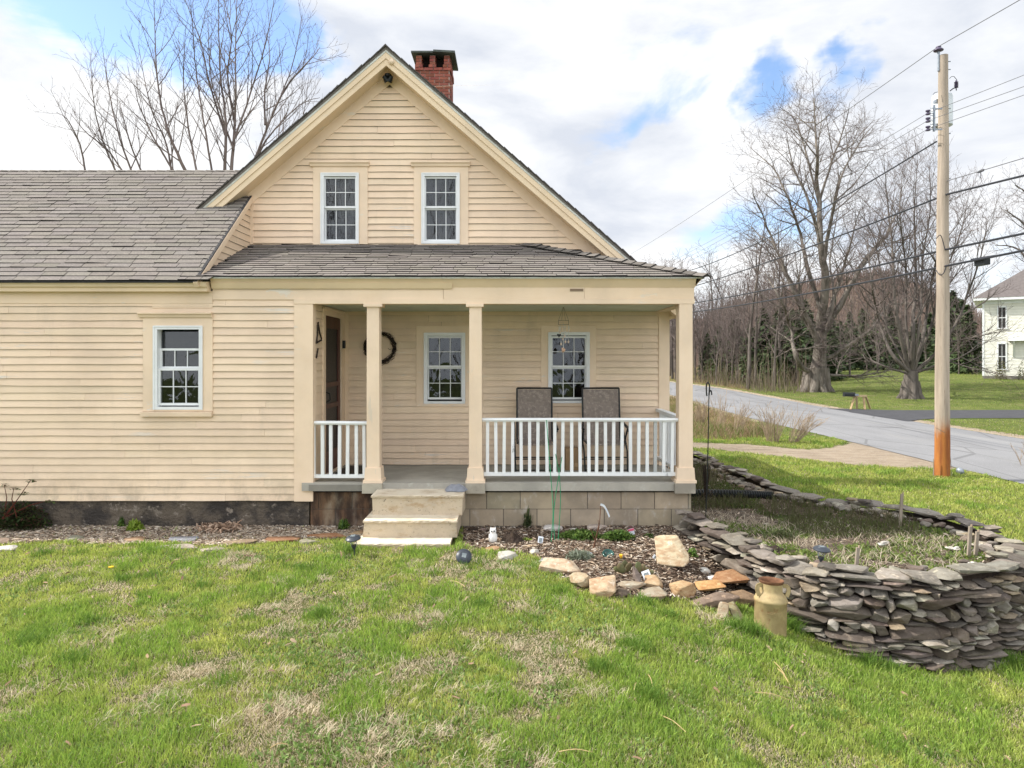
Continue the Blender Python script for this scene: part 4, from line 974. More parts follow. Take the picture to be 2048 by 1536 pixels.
loose(1408, 1136, 26, 20, 'porous_rock', 'white porous rock at the foot of the stone wall, upper one', 'stone', (.75, .73, .68), 0, 0, group=G1)
loose(1424, 1150, 30, 24, 'porous_rock', 'white porous rock at the foot of the stone wall, lower one', 'stone', (.8, .78, .74), 0, 20, group=G1)
G3 = 'flat stones edging the foundation bed'
for (a, b, w, h, l, c, m_) in [(14, 1094, 44, 14, 'pale grey slab at the lower left corner of the flower bed', (.62, .6, .58), 'stone'), (2, 1082, 40, 10, 'brown slab above the pale grey slab at the left edge', (.3, .22, .17), 'stone'),
    (357, 1092, 84, 12, 'long pale pink stone sunk in the lawn edge', (.42, .36, .31), 'stone'), (272, 1078, 44, 9, 'thin tan stone below the yellow green tuft', (.85, .7, .6), 'rust_stone'),
    (365, 1080, 60, 7, 'thin blue grey slate in the litter', (.26, .27, .3), 'stone'), (425, 1097, 56, 12, 'grey brown stone right of the long pale pink stone', (.36, .32, .26), 'stone'),
    (150, 1077, 30, 8, 'small greenish stone by the big bush', (.3, .29, .22), 'stone'), (480, 1083, 70, 10, 'brown stone under the heap of dry leaves', (.3, .22, .15), 'stone'),
    (565, 1079, 70, 9, 'rusty brown thin stone right of the heap of dry leaves', (.62, .42, .32), 'rust_stone'), (655, 1070, 84, 11, 'long rusty stone left of the concrete steps', (.8, .55, .4), 'rust_stone'),
    (715, 1064, 34, 14, 'tan rock touching the lowest concrete step', (.9, .8, .65), 'rust_stone'), (620, 1082, 44, 10, 'olive grey stone behind the grass tuft', (.3, .28, .2), 'stone')]:
    loose(a, b, w, h, 'edging_stone', l, m_, c, 4, U(-5, 5), .05, .16, SLAB, G3, 'stone')
# ---------------------------------------------------------------- blades, litter, leaves (numpy meshes)
def npmesh(name, V, loops_per, faces_per, nper, col, mat, kind=None, smooth=False, parent=None, org=None):
    # V: (k, nper, 3); faces_per: index lists inside one item
    k = V.shape[0]; me = bpy.data.meshes.new(name)
    if org is not None: V = V-np.array(org)
    ll = np.concatenate([np.array(f) for f in faces_per]); ln = np.array([len(f) for f in faces_per])
    me.vertices.add(k*nper); me.vertices.foreach_set('co', V.astype(np.float32).ravel())
    li = (ll[None, :]+(np.arange(k)*nper)[:, None]).ravel(); me.loops.add(len(li)); me.loops.foreach_set('vertex_index', li.astype(np.int32))
    tot = np.tile(ln, k); st = np.concatenate([[0], np.cumsum(tot)[:-1]]); me.polygons.add(len(tot))
    me.polygons.foreach_set('loop_start', st.astype(np.int32)); me.polygons.foreach_set('loop_total', tot.astype(np.int32))
    me.update(calc_edges=True)
    at = me.attributes.new('Col', 'FLOAT_COLOR', 'POINT'); c = np.concatenate([col, np.ones((k, nper, 1)) if col.ndim == 3 else np.ones((k, 1))], -1)
    if c.ndim == 2: c = np.repeat(c[:, None, :], nper, 1)
    at.data.foreach_set('color', c.astype(np.float32).ravel())
    if smooth: me.polygons.foreach_set('use_smooth', [True]*len(me.polygons))
    me.materials.append(M[mat]); o = bpy.data.objects.new(name, me); C.objects.link(o)
    if parent: o.parent = parent
    if kind: o['kind'] = kind
    ORG[o.name] = Vector(org) if org is not None else Vector((0, 0, 0)); 
    if org is not None and not parent: o.location = org
    return o
rg = np.random.RandomState(5)
def blades(name, x, y, z, h, w, lean, col, mat='grass', kind='stuff', ldir=None, **k):
    n = len(x); a = rg.rand(n)*6.283; ld = rg.rand(n)*6.283 if ldir is None else ldir
    bx, by = np.cos(a)*w/2, np.sin(a)*w/2; lx, ly = np.cos(ld)*lean*h, np.sin(ld)*lean*h
    hz = h*np.sqrt(np.clip(1-lean**2*.75, .03, 1))
    P = np.zeros((n, 5, 3)); P[:, 0] = np.stack([x-bx, y-by, z-.005], -1); P[:, 1] = np.stack([x+bx, y+by, z-.005], -1)
    mx_, my_ = x+lx*.36, y+ly*.36
    P[:, 2] = np.stack([mx_+bx*.8, my_+by*.8, z+hz*.62], -1); P[:, 3] = np.stack([mx_-bx*.8, my_-by*.8, z+hz*.62], -1); P[:, 4] = np.stack([x+lx, y+ly, z+hz], -1)
    return npmesh(name, P, None, [[0, 1, 2, 3], [3, 2, 4]], 5, col, mat, kind, **k)
def cmix(a, b, t): return np.array(a)[None, :]*(1-t[:, None])+np.array(b)[None, :]*t[:, None]
DRY = [(v.x, v.y, r) for v, r in [(G(a, b), r) for a, b, r in [(800, 1385, .34), (470, 1345, .3), (430, 1430, .35), (900, 1440, .3), (760, 1495, .35), (980, 1520, .3), (1090, 1310, .28), (640, 1270, .3), (1170, 1380, .28), (880, 1240, .25), (560, 1200, .4),
    (1020, 1140, .35), (900, 1130, .4), (420, 1125, .4), (150, 1180, .3), (30, 1390, .3), (1240, 1290, .25), (1460, 1250, .25), (340, 1390, .3), (600, 1440, .3), (500, 1130, .3), (210, 1260, .3), (840, 1330, .3), (1080, 1215, .25)]]]
LUSH = [(v.x, v.y, r) for v, r in [(G(a, b), r) for a, b, r in [(120, 1230, .35), (60, 1300, .3), (150, 1330, .3), (640, 1240, .16), (610, 1150, .2), (1300, 1270, .3), (1500, 1290, .35), (1600, 1300, .3), (1250, 1380, .25), (1400, 1360, .4), (1700, 1350, .5), (1850, 1380, .5),
    (300, 1480, .4), (1300, 1450, .4), (1550, 1430, .4), (250, 1130, .3), (1120, 1190, .2), (960, 1230, .2), (80, 1460, .4), (700, 1100, .2), (1300, 1220, .2), (1900, 1480, .4), (250, 1300, .2), (420, 1200, .2)]]]
def field(L, x, y):
    a = np.zeros_like(x)
    for cx_, cy_, r in L: a = np.maximum(a, np.exp(-((x-cx_)**2+((y-cy_)*1.0)**2)/(r*r)))
    return a
def lawn(name, n, x0, x1, y0, y1, hs, ws, wcap=4., dexp=1.6, dref=4.0, mul=1.):
    x = x0+(x1-x0)*rg.rand(n); y = y0+(y1-y0)*rg.rand(n); d = y+D
    z = terr(x, y); px = CX+x*F/d; py = HY+(HC-z)*F/d
    keep = (px > -160) & (px < 2210) & (py < 1640) & (rg.rand(n) < np.clip((dref/d)**dexp, 0, 1))
    keep &= ~inpoly(x, y, BED) & ~inpoly(x, y, MUL1) & ~((x < 2.3) & (y > -.05)) & ~((np.abs(x+1.17) < .55) & (y > -.95)) & ~((x > roadx(ROAD_N, y)-.15) & (x < roadx(ROAD_F, y)+.2))
    keep &= ~((soft(GRAV, .3, x, y)+(fbm(x, y, 3, 3, 9)-.5)*.8) > .35)
    m2 = inpoly(x, y, MUL2); keep &= ~(m2 & (rg.rand(n) < .97))
    keep &= ~((x > 16) & (y > 20.3) & (y < 26.5) & (x < 60))
    x, y, z, d = x[keep], y[keep], z[keep], d[keep]; n = len(x)
    f1 = fbm(x, y, .9, 4, 1); f2 = fbm(x, y, 3.2, 4, 2); f3 = fbm(x, y, 9, 3, 3)
    dry = np.clip(field(DRY, x, y)*.95*sst(.30, .55, f2+.35*(f3-.5))+sst(.50, .62, f2+.3*(f3-.5))*.8+sst(.55, .7, f1)*.35-.03, 0, 1)*(1-.35*sst(1.2, 4, x))*np.where(y > 1, .22, 1); lush = np.clip(field(LUSH, x, y)+sst(.56, .68, fbm(x, y, 2.3, 3, 7)), 0, 1)
    dry *= (1-.8*lush); isdry = rg.rand(n) < dry*.84+.17
    g = cmix((.22, .32, .055), (.58, .60, .16), np.clip(f3*1.3-.15+.25*(rg.rand(n)-.5), 0, 1)); lw = lush[:, None]*(rg.rand(n)[:, None]*.5+.45); g = g*(1-lw)+cmix((.13, .27, .035), (.34, .49, .08), rg.rand(n))*lw
    t = cmix((.74, .63, .46), (.46, .37, .25), rg.rand(n)); col = np.where(isdry[:, None], t, g)*(.65+.7*rg.rand(n))[:, None]*mul
    h = hs*(.55+.8*rg.rand(n))*(1+.75*lush+.4*f2)*np.where(isdry, .62, 1)*(1-.25*dry); w = ws*(.7+.6*rg.rand(n))*np.clip(d/5, .8, wcap)
    lean = np.clip(.25+.5*rg.rand(n)+isdry*.35, 0, 1.05)
    ld = fbm(x, y, 3.5, 2, 12)*20+rg.randn(n)*1.7
    return blades(name, x, y, z, h, w, lean, col, ldir=ld)
lawn('grass', 1050000, -6.2, 6.6, -5.9, .1, .030, .0048, dref=4.2)
lawn('grass', 420000, 2.6, 11.5, -3, 14, .045, .0050, 2.5, dref=9, dexp=1.2, mul=.9)
lawn('far_grass', 300000, 8, 60, 12, 75, .045, .0060, 2.6, dref=26, dexp=1.3, mul=.68)
# tufts of longer grass, each a clump by itself
tf = [(470+1000, 1262, .12, 240), (1500, 1268, .14, 300), (1580, 1262, .17, 380), (1625, 1275, .16, 320), (1680, 1300, .15, 300), (640, 1235, .10, 260), (1270, 1300, .10, 260), (610, 1140, .09, 200), (250, 1160, .08, 160), (60, 1290, .10, 260), (145, 1325, .08, 200),
      (700, 1105, .09, 160), (90, 1110, .09, 160), (820, 1110, .07, 120), (1120, 1185, .09, 200), (1780, 1345, .12, 240), (1750, 1318, .14, 200), (1900, 1335, .12, 220), (2020, 1330, .14, 260), (1290, 1210, .10, 180), (400, 1175, .07, 160), (180, 1245, .08, 200), (960, 1215, .09, 200), (1340, 1235, .08, 200),
      (1740, 1335, .16, 200), (560, 1120, .07, 120), (300, 1105, .08, 120), (1300, 1400, .12, 220), (1200, 1340, .10, 220)]
X = []; 
for a, b, hh, n in tf:
    g = G(a, b); r = rg.randn(n)*.055; q = rg.randn(n)*.045; X.append(np.stack([g.x+r, g.y+q, terr(g.x+r, g.y+q), hh*(.5+.7*rg.rand(n)), rg.rand(n)], -1))
for _ in range(170):
    x_, y_ = rg.uniform(-5.5, 6), rg.uniform(-5, -.9)
    if inpoly(np.array([x_]), np.array([y_]), BED)[0] or inpoly(np.array([x_]), np.array([y_]), MUL1)[0]: continue
    n = 60; r = rg.randn(n)*.05; q = rg.randn(n)*.05; X.append(np.stack([x_+r, y_+q, terr(x_+r, y_+q), .075*(.5+.7*rg.rand(n)), rg.rand(n)], -1))
X = np.concatenate(X); n = len(X)
blades('grass_tufts', X[:, 0], X[:, 1], X[:, 2], X[:, 3], .0055*np.ones(n), .25+.55*rg.rand(n), cmix((.08, .17, .025), (.22, .34, .06), X[:, 4]))
# matted straw thatch lying in swirls on the bald patches
X = []
for (cx_, cy_, r_) in DRY:
    for _ in range(10):
        ax_, ay_ = cx_+rg.randn()*r_*.7, cy_+rg.randn()*r_*.6; n = rg.randint(10, 50); r = rg.randn(n)*.045; q = rg.randn(n)*.035; X.append(np.stack([ax_+r, ay_+q, terr(ax_+r, ay_+q)+.008+.012*rg.rand(n), .035+.045*rg.rand(n), rg.rand(n), rg.rand()*6.28+rg.randn(n)*1.1], -1))
X = np.concatenate(X); k = ~inpoly(X[:, 0], X[:, 1], MUL1) & ~inpoly(X[:, 0], X[:, 1], MUL2) & ~inpoly(X[:, 0], X[:, 1], BED); X = X[k]; n = len(X)
blades('thatch', X[:, 0], X[:, 1], X[:, 2], X[:, 3], .004*np.ones(n), .93+.12*rg.rand(n), cmix((.78, .68, .50), (.50, .41, .28), X[:, 4]), ldir=X[:, 5])
# grass on the bank by the road
n = 60000; x = rg.uniform(2.5, 10.6, n); y = rg.uniform(12.4, 50, n); k = inpoly(x, y, BRUSH) & (rg.rand(n) < (20/(y+D))**1.0); x, y = x[k], y[k]; n = len(x); t = sst(.4, .62, fbm(x, y, .5, 3, 3)); z = terr(x, y)
c = np.where((rg.rand(n) < .28+.3*t)[:, None], cmix((.13, .17, .04), (.2, .22, .07), rg.rand(n)), cmix((.36, .27, .16), (.24, .15, .10), rg.rand(n)))
blades('dry_bank_grass', x, y, z, .10+.28*rg.rand(n)*t+.1*rg.rand(n), .012+.01*rg.rand(n), .3+.5*rg.rand(n), c)
# broad little weed leaves and clover among the grass
n = 90000; x = rg.uniform(-6, 6.4, n); y = rg.uniform(-5.4, -.9, n); k = ~inpoly(x, y, BED) & ~inpoly(x, y, MUL1) & ~inpoly(x, y, MUL2) & (fbm(x, y, 2.7, 3, 33) > .50+.14*rg.rand(n)) & (rg.rand(n) < (4.2/(y+D))**1.4); x, y = x[k], y[k]; n = len(x)
blades('clover', x, y, terr(x, y)+.012, .018+.018*rg.rand(n), .011+.008*rg.rand(n), .85+.15*rg.rand(n), cmix((.14, .24, .055), (.28, .38, .12), rg.rand(n)))
# litter: flat little chips
def chips(name, n, poly, x0, x1, y0, y1, zf, cols, L=(.008, .06), kind='stuff', tilt=.5):
    x = rg.uniform(x0, x1, n); y = rg.uniform(y0, y1, n); k = soft(poly, .05, x, y) > rg.rand(n)*.9
    px = CX+x*F/(y+D); k &= (px > -80) & (px < 2120); x, y = x[k], y[k]; n = len(x); a = rg.rand(n)*6.283; l = rg.uniform(*L, n)/2; w = l*rg.uniform(.08, .34, n)
    u = np.stack([np.cos(a), np.sin(a), (rg.rand(n)-.5)*tilt], -1); v = np.stack([-np.sin(a), np.cos(a), (rg.rand(n)-.5)*tilt*1.5], -1)
    c = np.stack([x, y, zf(x, y)+.004+.018*rg.rand(n)], -1); U_ = u*l[:, None]; V_ = v*w[:, None]; b = np.array([0, 0, 1.])*(l*.3*rg.rand(n))[:, None]
    P = np.stack([c-U_-V_, c+b*.5-V_*1.1, c+U_-V_*.6, c+U_+V_, c+b+V_*.9, c-U_+V_*.7], 1); cc = np.array(cols)[rg.randint(0, len(cols), n)]*(.75+.5*rg.rand(n))[:, None]
    return npmesh(name, P, None, [[0, 1, 4, 5], [1, 2, 3, 4]], 6, cc, 'chip', kind)
TAN = [(.50, .42, .33), (.40, .31, .22), (.58, .52, .44), (.22, .155, .105), (.30, .22, .15), (.12, .08, .055), (.15, .10, .07), (.46, .38, .29)]
chips('mulch_chips', 27000, MUL1, -.7, 2.6, -2.6, 0, lambda x, y: terr(x, y), TAN+[(.11, .07, .05), (.2, .13, .09), (.09, .06, .04)])
chips('leaf_litter', 42000, MUL2, -6.3, -1.6, -1.05, 0, lambda x, y: terr(x, y), [(.60, .51, .40), (.50, .40, .30), (.68, .61, .51), (.40, .30, .21), (.24, .17, .11), (.56, .48, .38), (.16, .11, .08)])
chips('fallen_leaves', 600, [(-6, -5.4), (6.5, -5.4), (6.5, -2.6), (2.2, -2.6), (1.2, -2.3), (-1, -1.2), (-6, -1.0)], -6, 6.5, -5.4, -1, lambda x, y: terr(x, y)+.02, [(.22, .14, .09), (.36, .27, .18), (.30, .2, .13)], (.02, .06), tilt=1.2)
EDG = gx([(300, 1080), (500, 1072), (560, 1060), (470, 1050), (370, 1055)])
chips('leaf_heap', 2600, gx([(395, 1068), (450, 1072), (480, 1066), (475, 1052), (440, 1046), (405, 1052)]), -4, -2.6, -1.2, 0, lambda x, y: terr(x, y)+.03*rg.rand(len(x))+.02, [(.38, .26, .18), (.46, .34, .25), (.28, .18, .12)], (.04, .09), tilt=1.6)
BEDF = [(a*.985+.05, b*.97) for a, b in BED]
inset = [(p.x-o.x*.36, p.y-o.y*.36) for s_ in np.linspace(.1, WL-.1, 60) for p, d_, o in [wat(s_)]]+[(2.3, 6.3), (2.3, 0)]
chips('bed_litter', 16000, inset, 2.0, 5.4, -2.2, 6.4, bedz, TAN+[(.15, .11, .08)]*4)
# dead stalks, ground cover and heather in the raised bed
n = 5200; x = rg.uniform(2.1, 5.3, n); y = rg.uniform(-2.1, .6, n); k = inpoly(x, y, inset) & (fbm(x, y, 1.6, 3, 4) > .42+.2*rg.rand(n)) & ~((np.abs(x-2.75) < .35) & (np.abs(y+1.25) < .22)); x, y = x[k], y[k]; n = len(x)
blades('dead_stalks', x, y, bedz(x, y)+.01, .04+.12*rg.rand(n), .0045+.003*rg.rand(n), .92+.12*rg.rand(n), cmix((.66, .58, .45), (.40, .32, .23), rg.rand(n)))
n = 42000; x = rg.uniform(2.1, 5.3, n); y = rg.uniform(-2.1, 6, n); k = inpoly(x, y, inset) & (fbm(x, y, 2.1, 3, 14)+.10*(y < .3) > .45+.12*rg.rand(n)); x, y = x[k], y[k]; n = len(x); 
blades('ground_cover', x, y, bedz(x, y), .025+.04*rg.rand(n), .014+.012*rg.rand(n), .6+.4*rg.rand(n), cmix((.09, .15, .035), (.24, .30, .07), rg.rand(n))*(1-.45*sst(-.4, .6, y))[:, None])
n = 16000; x = rg.uniform(2.2, 5.0, n); y = rg.uniform(-1.0, 6, n); k = inpoly(x, y, inset) & (fbm(x, y, 1.3, 3, 24)+.20*sst(-.6, 1.0, y) > .54+.1*rg.rand(n)); x, y = x[k], y[k]; n = len(x)
blades('heather', x, y, bedz(x, y), .07+.13*rg.rand(n), .006+.003*rg.rand(n), .2+.6*rg.rand(n), cmix((.10, .075, .05), (.11, .13, .045), rg.rand(n)))

# ---------------------------------------------------------------- leafy plants
def leaves(name, c, n, rad, size, cols, mat='leaf', parent=None, label=None, cat=None, group=None, up=.3, flat=.5, org=None, shape=1.):
    c = np.array(c); p = rg.randn(n, 3); p /= np.linalg.norm(p, axis=1)[:, None]; p *= (rg.rand(n)**.45)[:, None]*np.array(rad); p[:, 2] = np.abs(p[:, 2])*shape
    a = rg.rand(n)*6.283; l = rg.uniform(*size, n); u = np.stack([np.cos(a), np.sin(a), up*(rg.rand(n)*2-.6)], -1); v = np.stack([-np.sin(a), np.cos(a), (rg.rand(n)-.5)*flat*2], -1)*.38
    C0 = c+p; P = np.stack([C0-u*l[:, None]*.5, C0-v*l[:, None]*.5, C0+u*l[:, None]*.5, C0+v*l[:, None]*.5], 1)
    cc = np.array(cols)[rg.randint(0, len(cols), n)]*(.7+.6*rg.rand(n))[:, None]
    o = npmesh(name, P, None, [[0, 1, 2, 3]], 4, cc, mat, parent=parent, org=org if parent is None else ORG[parent.name]); return tag(o, label, cat, group)
def plant(name, px, py, n, rad, size, cols, label, cat='plant', stems=0, sh=.2, group=None, up=.6, lift=0.):
    g = G(px, py); 
    if inpoly(np.array([g.x]), np.array([g.y]), BED)[0]:
        d = (HC+.02)*F/(py-HY); g = Vector(((px-CX)*d/F, d-D, -.02))
    t = thing(name, label, cat, tuple(g), group); leaves('foliage', (g.x, g.y, g.z+lift), n, rad, size, cols, parent=t, up=up)
    if stems:
        mb = MB()
        for _ in range(stems):
            a = U(0, 6.28); r = U(0, rad[0]*.6); mb.tube([(g.x, g.y, g.z), (g.x+math.cos(a)*r*.6, g.y+math.sin(a)*r*.6, g.z+sh*.6), (g.x+math.cos(a)*r, g.y+math.sin(a)*r, g.z+sh)], [.004, .003, .002], 4)
        mb.build('stem', M['twig'], t)
    return t, g
DG = [(.035, .06, .018), (.05, .075, .02), (.06, .05, .025), (.075, .035, .025), (.045, .08, .02)]; BG = [(.09, .16, .03), (.13, .2, .04), (.06, .12, .025)]; YG = [(.26, .36, .04), (.2, .3, .03), (.32, .40, .07)]
t, g = plant('bush', 35, 1058, 2600, (.40, .22, .34), (.03, .06), DG, 'dark reddish green bush growing against the wall in the lower left corner', 'bush', 30, .3)
for k, (a, b) in enumerate([(62, 960), (28, 975), (8, 968), (100, 1000), (45, 985)]):
    p = PY(a, b, -.25); mb = MB(); mb.tube([(g.x+U(-.1, .1), -.25, .1), ((g.x+p.x)/2, -.25, (p.z+.2)/2), tuple(p)], [.006, .005, .003], 5, (3.2, .9, .7)); mb.build('stalk', M['twig'], t)
    leaves('sprig', (p.x, p.y, p.z-.03), 34, (.075, .04, .04), (.025, .05), [(.07, .12, .03), (.12, .07, .035), (.09, .14, .04)], parent=t)
plant('green_tuft', 270, 1062, 420, (.10, .07, .13), (.03, .07), YG, 'bright yellow green tuft sprouting below the wall', 'plant', up=1.4)
plant('green_tuft', 243, 1055, 200, (.04, .04, .13), (.02, .05), BG, 'small dark green weed left of the yellow green tuft', 'plant', up=1.4)
plant('green_tuft', 688, 1060, 260, (.07, .05, .12), (.03, .07), BG, 'tuft of green weeds between the stained blocks and the steps', 'plant', up=1.5)
plant('ground_cover_patch', 1160, 1078, 2200, (.27, .14, .11), (.025, .06), BG+[(.11, .17, .04)], 'wide patch of low dark green leaves left of the bent stem', 'plant')
plant('ground_cover_patch', 1237, 1078, 1500, (.20, .13, .10), (.025, .055), BG, 'patch of low green leaves in front of the block wall, by the pink tag', 'plant')
plant('ground_cover_patch', 1298, 1075, 160, (.06, .05, .05), (.02, .04), BG, 'small clump of green leaves just left of the stone wall end', 'plant')
plant('lavender_clump', 1160, 1118, 1100, (.16, .10, .09), (.015, .04), [(.2, .23, .17), (.26, .29, .22), (.14, .16, .1)], 'low grey green lavender clump behind the long orange flagstone', 'plant', up=1.2)
plant('green_tuft', 1385, 1112, 220, (.05, .05, .09), (.02, .05), [(.12, .22, .04), (.2, .3, .07)], 'bright green leafy weed at the foot of the stone wall', 'plant')
plant('green_tuft', 1422, 1058, 260, (.09, .06, .07), (.02, .06), YG, 'bright green tuft on the bed behind the top of the stone wall', 'plant')
plant('iris_tuft', 1055, 1055, 90, (.04, .03, .16), (.05, .10), [(.07, .10, .04), (.12, .13, .06)], 'thin upright grassy tuft against the block wall', 'plant', up=2.5)
plant('green_tuft', 1052, 1082, 120, (.06, .04, .04), (.02, .04), BG+YG, 'small green sprout right of the dark soil mound', 'plant')
plant('heather_clump', 1560, 1075, 900, (.20, .12, .10), (.015, .04), [(.08, .10, .03), (.06, .08, .025)], 'dark green clump in the shaded part of the raised bed', 'plant', up=1.)
plant('shrub', 1412, 1010, 260, (.14, .12, .34), (.01, .03), [(.12, .08, .05), (.1, .07, .05)], 'leafless brown shrub behind the black corrugated pipe', 'shrub', 40, .55, up=1.2)
# ---------------------------------------------------------------- small garden things
def bedp(px, py, z=-.02):
    d = (HC-z)*F/(py-HY); return Vector(((px-CX)*d/F, d-D, z))
def solar(g, label, tiltx=0, tilty=0, h=.17, s=1.0, org_z=None):
    t = thing('solar_light', label, 'garden light', tuple(g), 'round solar garden lights'); Mx = Matrix.Rotation(math.radians(tilty), 3, 'Y') @ Matrix.Rotation(math.radians(tiltx), 3, 'X')
    b = Vector(g); P = lambda p: b+Mx @ Vector(p)
    c = Mx @ Vector((0, 0, h)); hb = MB(); hb.lathe(b+c, [(.001, -.012), (.062*s, -.014), (.078*s, -.006), (.079*s, .002), (.066*s, .016), (.046*s, .024), (.044*s, .027), (.001, .028)], 28, M=Mx); hb.build('cap', M['dplastic'], t, smooth=True, angle=30)
    sb = MB(); sb.obox(b+Mx @ Vector((0, 0, h+.029)), Mx @ Vector((.022*s, 0, 0)), Mx @ Vector((0, .022*s, 0)), Mx @ Vector((0, 0, .002))); sb.build('solar_cell', M['solar'], t)
    lb = MB(); lb.lathe(b+Mx @ Vector((0, 0, h-.075)), [(.025*s, 0), (.030*s, .01), (.042*s, .06)], 16, M=Mx); lb.build('lens', M['clear'], t, smooth=True)
    kb = MB(); kb.lathe(b+Mx @ Vector((0, 0, h-.115)), [(.001, 0), (.014, .004), (.026, .032), (.026, .042), (.001, .042)], 14, M=Mx); kb.tube([b-Vector((0, 0, .04)), b+Mx @ Vector((0, 0, h-.1))], [.004, .009], 6); kb.build('stake', M['dplastic'], t)
    return t
solar(G(710, 1112), 'dark solar garden light standing upright left of the concrete steps', 8, -4, .19)
solar(G(926, 1122), 'dark solar garden light tipped forward right of the concrete steps', 52, 12, .12)
solar(bedp(1640, 1140), 'dark solar garden light in the raised bed behind the stone wall', 4, 3, .20)
# milk can
g = G(1542, 1258); g.y = -2.36; g.x = (1540-CX)*(g.y+D)/F; g.z = HC-(1262-HY)*(g.y+D)/F-.01
can = thing('milk_can', 'old tan metal milk can with rusty mouth standing by the stone wall', 'milk can', tuple(g)); r = .135
Mc = Matrix.Rotation(math.radians(2.5), 3, 'Y') @ Matrix.Rotation(math.radians(-3), 3, 'X')
mb = MB(); mb.lathe(g, [(.001, -.05), (r*.98, -.05), (r, 0), (r*1.0, .262), (r*1.045, .268), (r*1.055, .280), (r*1.04, .291), (r*.99, .298), (r*.94, .318), (r*.84, .335), (r*.75, .346), (r*.71, .36), (r*.70, .415), (r*.72, .43), (r*.66, .43), (r*.64, .36), (r*.9, .30), (r*.9, .02), (.001, .02)], 44, M=Mc)
mb.build('can_body', M['tan_metal'], can, smooth=True, angle=50)
mb = MB(); mb.lathe(g, [(r*.71, .424), (r*.76, .438), (r*.785, .446), (r*.78, .453), (r*.73, .449), (r*.66, .43), (r*.635, .37)], 44, M=Mc); mb.build('rim', M['rust'], can, smooth=True, angle=50)
for s in (-1, 1):
    mb = MB(); P3 = [g+Mc @ Vector(p) for p in ((s*r*.68, -.03, .408), (s*r*.88, -.035, .412), (s*r*1.0, -.04, .395), (s*r*1.0, -.045, .365), (s*r*.88, -.05, .325))]; P3 = spline(P3, 4)
    for i_ in range(len(P3)-1): mb.beam(P3[i_], P3[i_+1]+(P3[i_+1]-P3[i_])*.15, .034, .010, up=(0, -1, 0))
    mb.build('handle', M['tan_metal'], can)
cu_ = bpy.data.curves.new('lettering', 'FONT'); cu_.body = 'HOODS'; cu_.size = .030; cu_.extrude = .0016; cu_.align_x = 'CENTER'
to = bpy.data.objects.new('tmp_lettering', cu_); C.objects.link(to); bpy.context.view_layer.update(); tm = bpy.data.meshes.new_from_object(to.evaluated_get(bpy.context.evaluated_depsgraph_get())); bpy.data.objects.remove(to)
mb = MB(); V = []
for v in tm.vertices:
    a_ = -math.pi/2-.12+v.co.x*1.25/r; rr_ = r+.0006+v.co.z; V.append(g+Mc @ Vector((rr_*math.cos(a_), rr_*math.sin(a_), .185+v.co.y)))
mb.mesh(V, [tuple(p.vertices) for p in tm.polygons]); mb.build('lettering', M['tan_metal'], can)
# owl figurine
g = G(986, 1085); mb = MB(); mb.lathe(g, [(.001, 0), (.036, 0), (.044, .02), (.047, .055), (.043, .085), (.033, .102), (.034, .112), (.037, .125), (.033, .148), (.02, .16), (.001, .163)], 20, M=Matrix.Diagonal((1, .85, 1)))
owl = mb.build('owl_figurine', M['cer'], org=tuple(g), smooth=True); tag(owl, 'small white owl figurine beside the dark soil mound', 'figurine')
mb = MB()
for s in (-1, 1): mb.lathe(g+Vector((s*.014, -.030, .132)), [(.001, -.005), (.008, -.004), (.009, 0), (.001, .003)], 10, M=Matrix.Rotation(math.radians(90), 3, 'X'))
mb.build('eye', M['dplastic'], owl)
for s in (-1, 1):
    mb = MB(); c = g+Vector((s*.022, -.003, .155)); mb.mesh([c+Vector(p) for p in ((-.01, -.008, 0), (.01, -.008, 0), (.01, .008, 0), (-.01, .008, 0), (s*.004, 0, .022))], [(0, 1, 4), (1, 2, 4), (2, 3, 4), (3, 0, 4)]); mb.build('ear', M['cer'], owl)
    mb = MB(); rock(mb, g+Vector((s*.040, -.006, .06)), Vector((.009, 0, 0)), Vector((0, .024, 0)), Vector((0, .004, .04)), (.85, .84, .82)); mb.build('wing', M['cer'], owl)
mb = MB(); c = g+Vector((0, -.034, .122)); mb.mesh([c+Vector(p) for p in ((-.005, 0, .004), (.005, 0, .004), (0, -.008, -.004), (0, 0, -.01))], [(0, 1, 2), (0, 2, 3), (1, 3, 2)]); mb.build('beak', M['rust'], owl)
# dark soil mounds
def mound(cx_, cy_, z0, rx, ry, h, label, name='soil_mound'):
    mb = MB(); n = 26; P = lambda i, j: (cx_+(i/n*2-1)*rx, cy_+(j/n*2-1)*ry)
    def zz(i, j):
        x_, y_ = P(i, j); rr_ = ((i/n*2-1)**2+(j/n*2-1)**2)**.5; return z0-.02+(h+.02)*max(0, 1-rr_**2)*(.6+.9*float(fbm(x_, y_, 22, 3, 3)))
    for i in range(n):
        for j in range(n):
            if ((i+.5)/n*2-1)**2+((j+.5)/n*2-1)**2 < 1: mb.face([(*P(a, b), zz(a, b)) for a, b in ((i, j), (i+1, j), (i+1, j+1), (i, j+1))], vary((1, 1, 1), .2))
    o = mb.build(name, M['soil'], org=(cx_, cy_, z0)); return tag(o, label, 'soil mound')
g = G(1025, 1084); mound(g.x, g.y, g.z, .16, .12, .10, 'mound of freshly dug dark soil behind the white owl'); g = G(945, 1062); mound(g.x, g.y, g.z, .10, .09, .04, 'low patch of dark soil at the right side of the steps')
g = bedp(1545, 1100); mound(g.x, g.y, -.04, .22, .14, .05, 'dark bare soil patch on the raised bed')
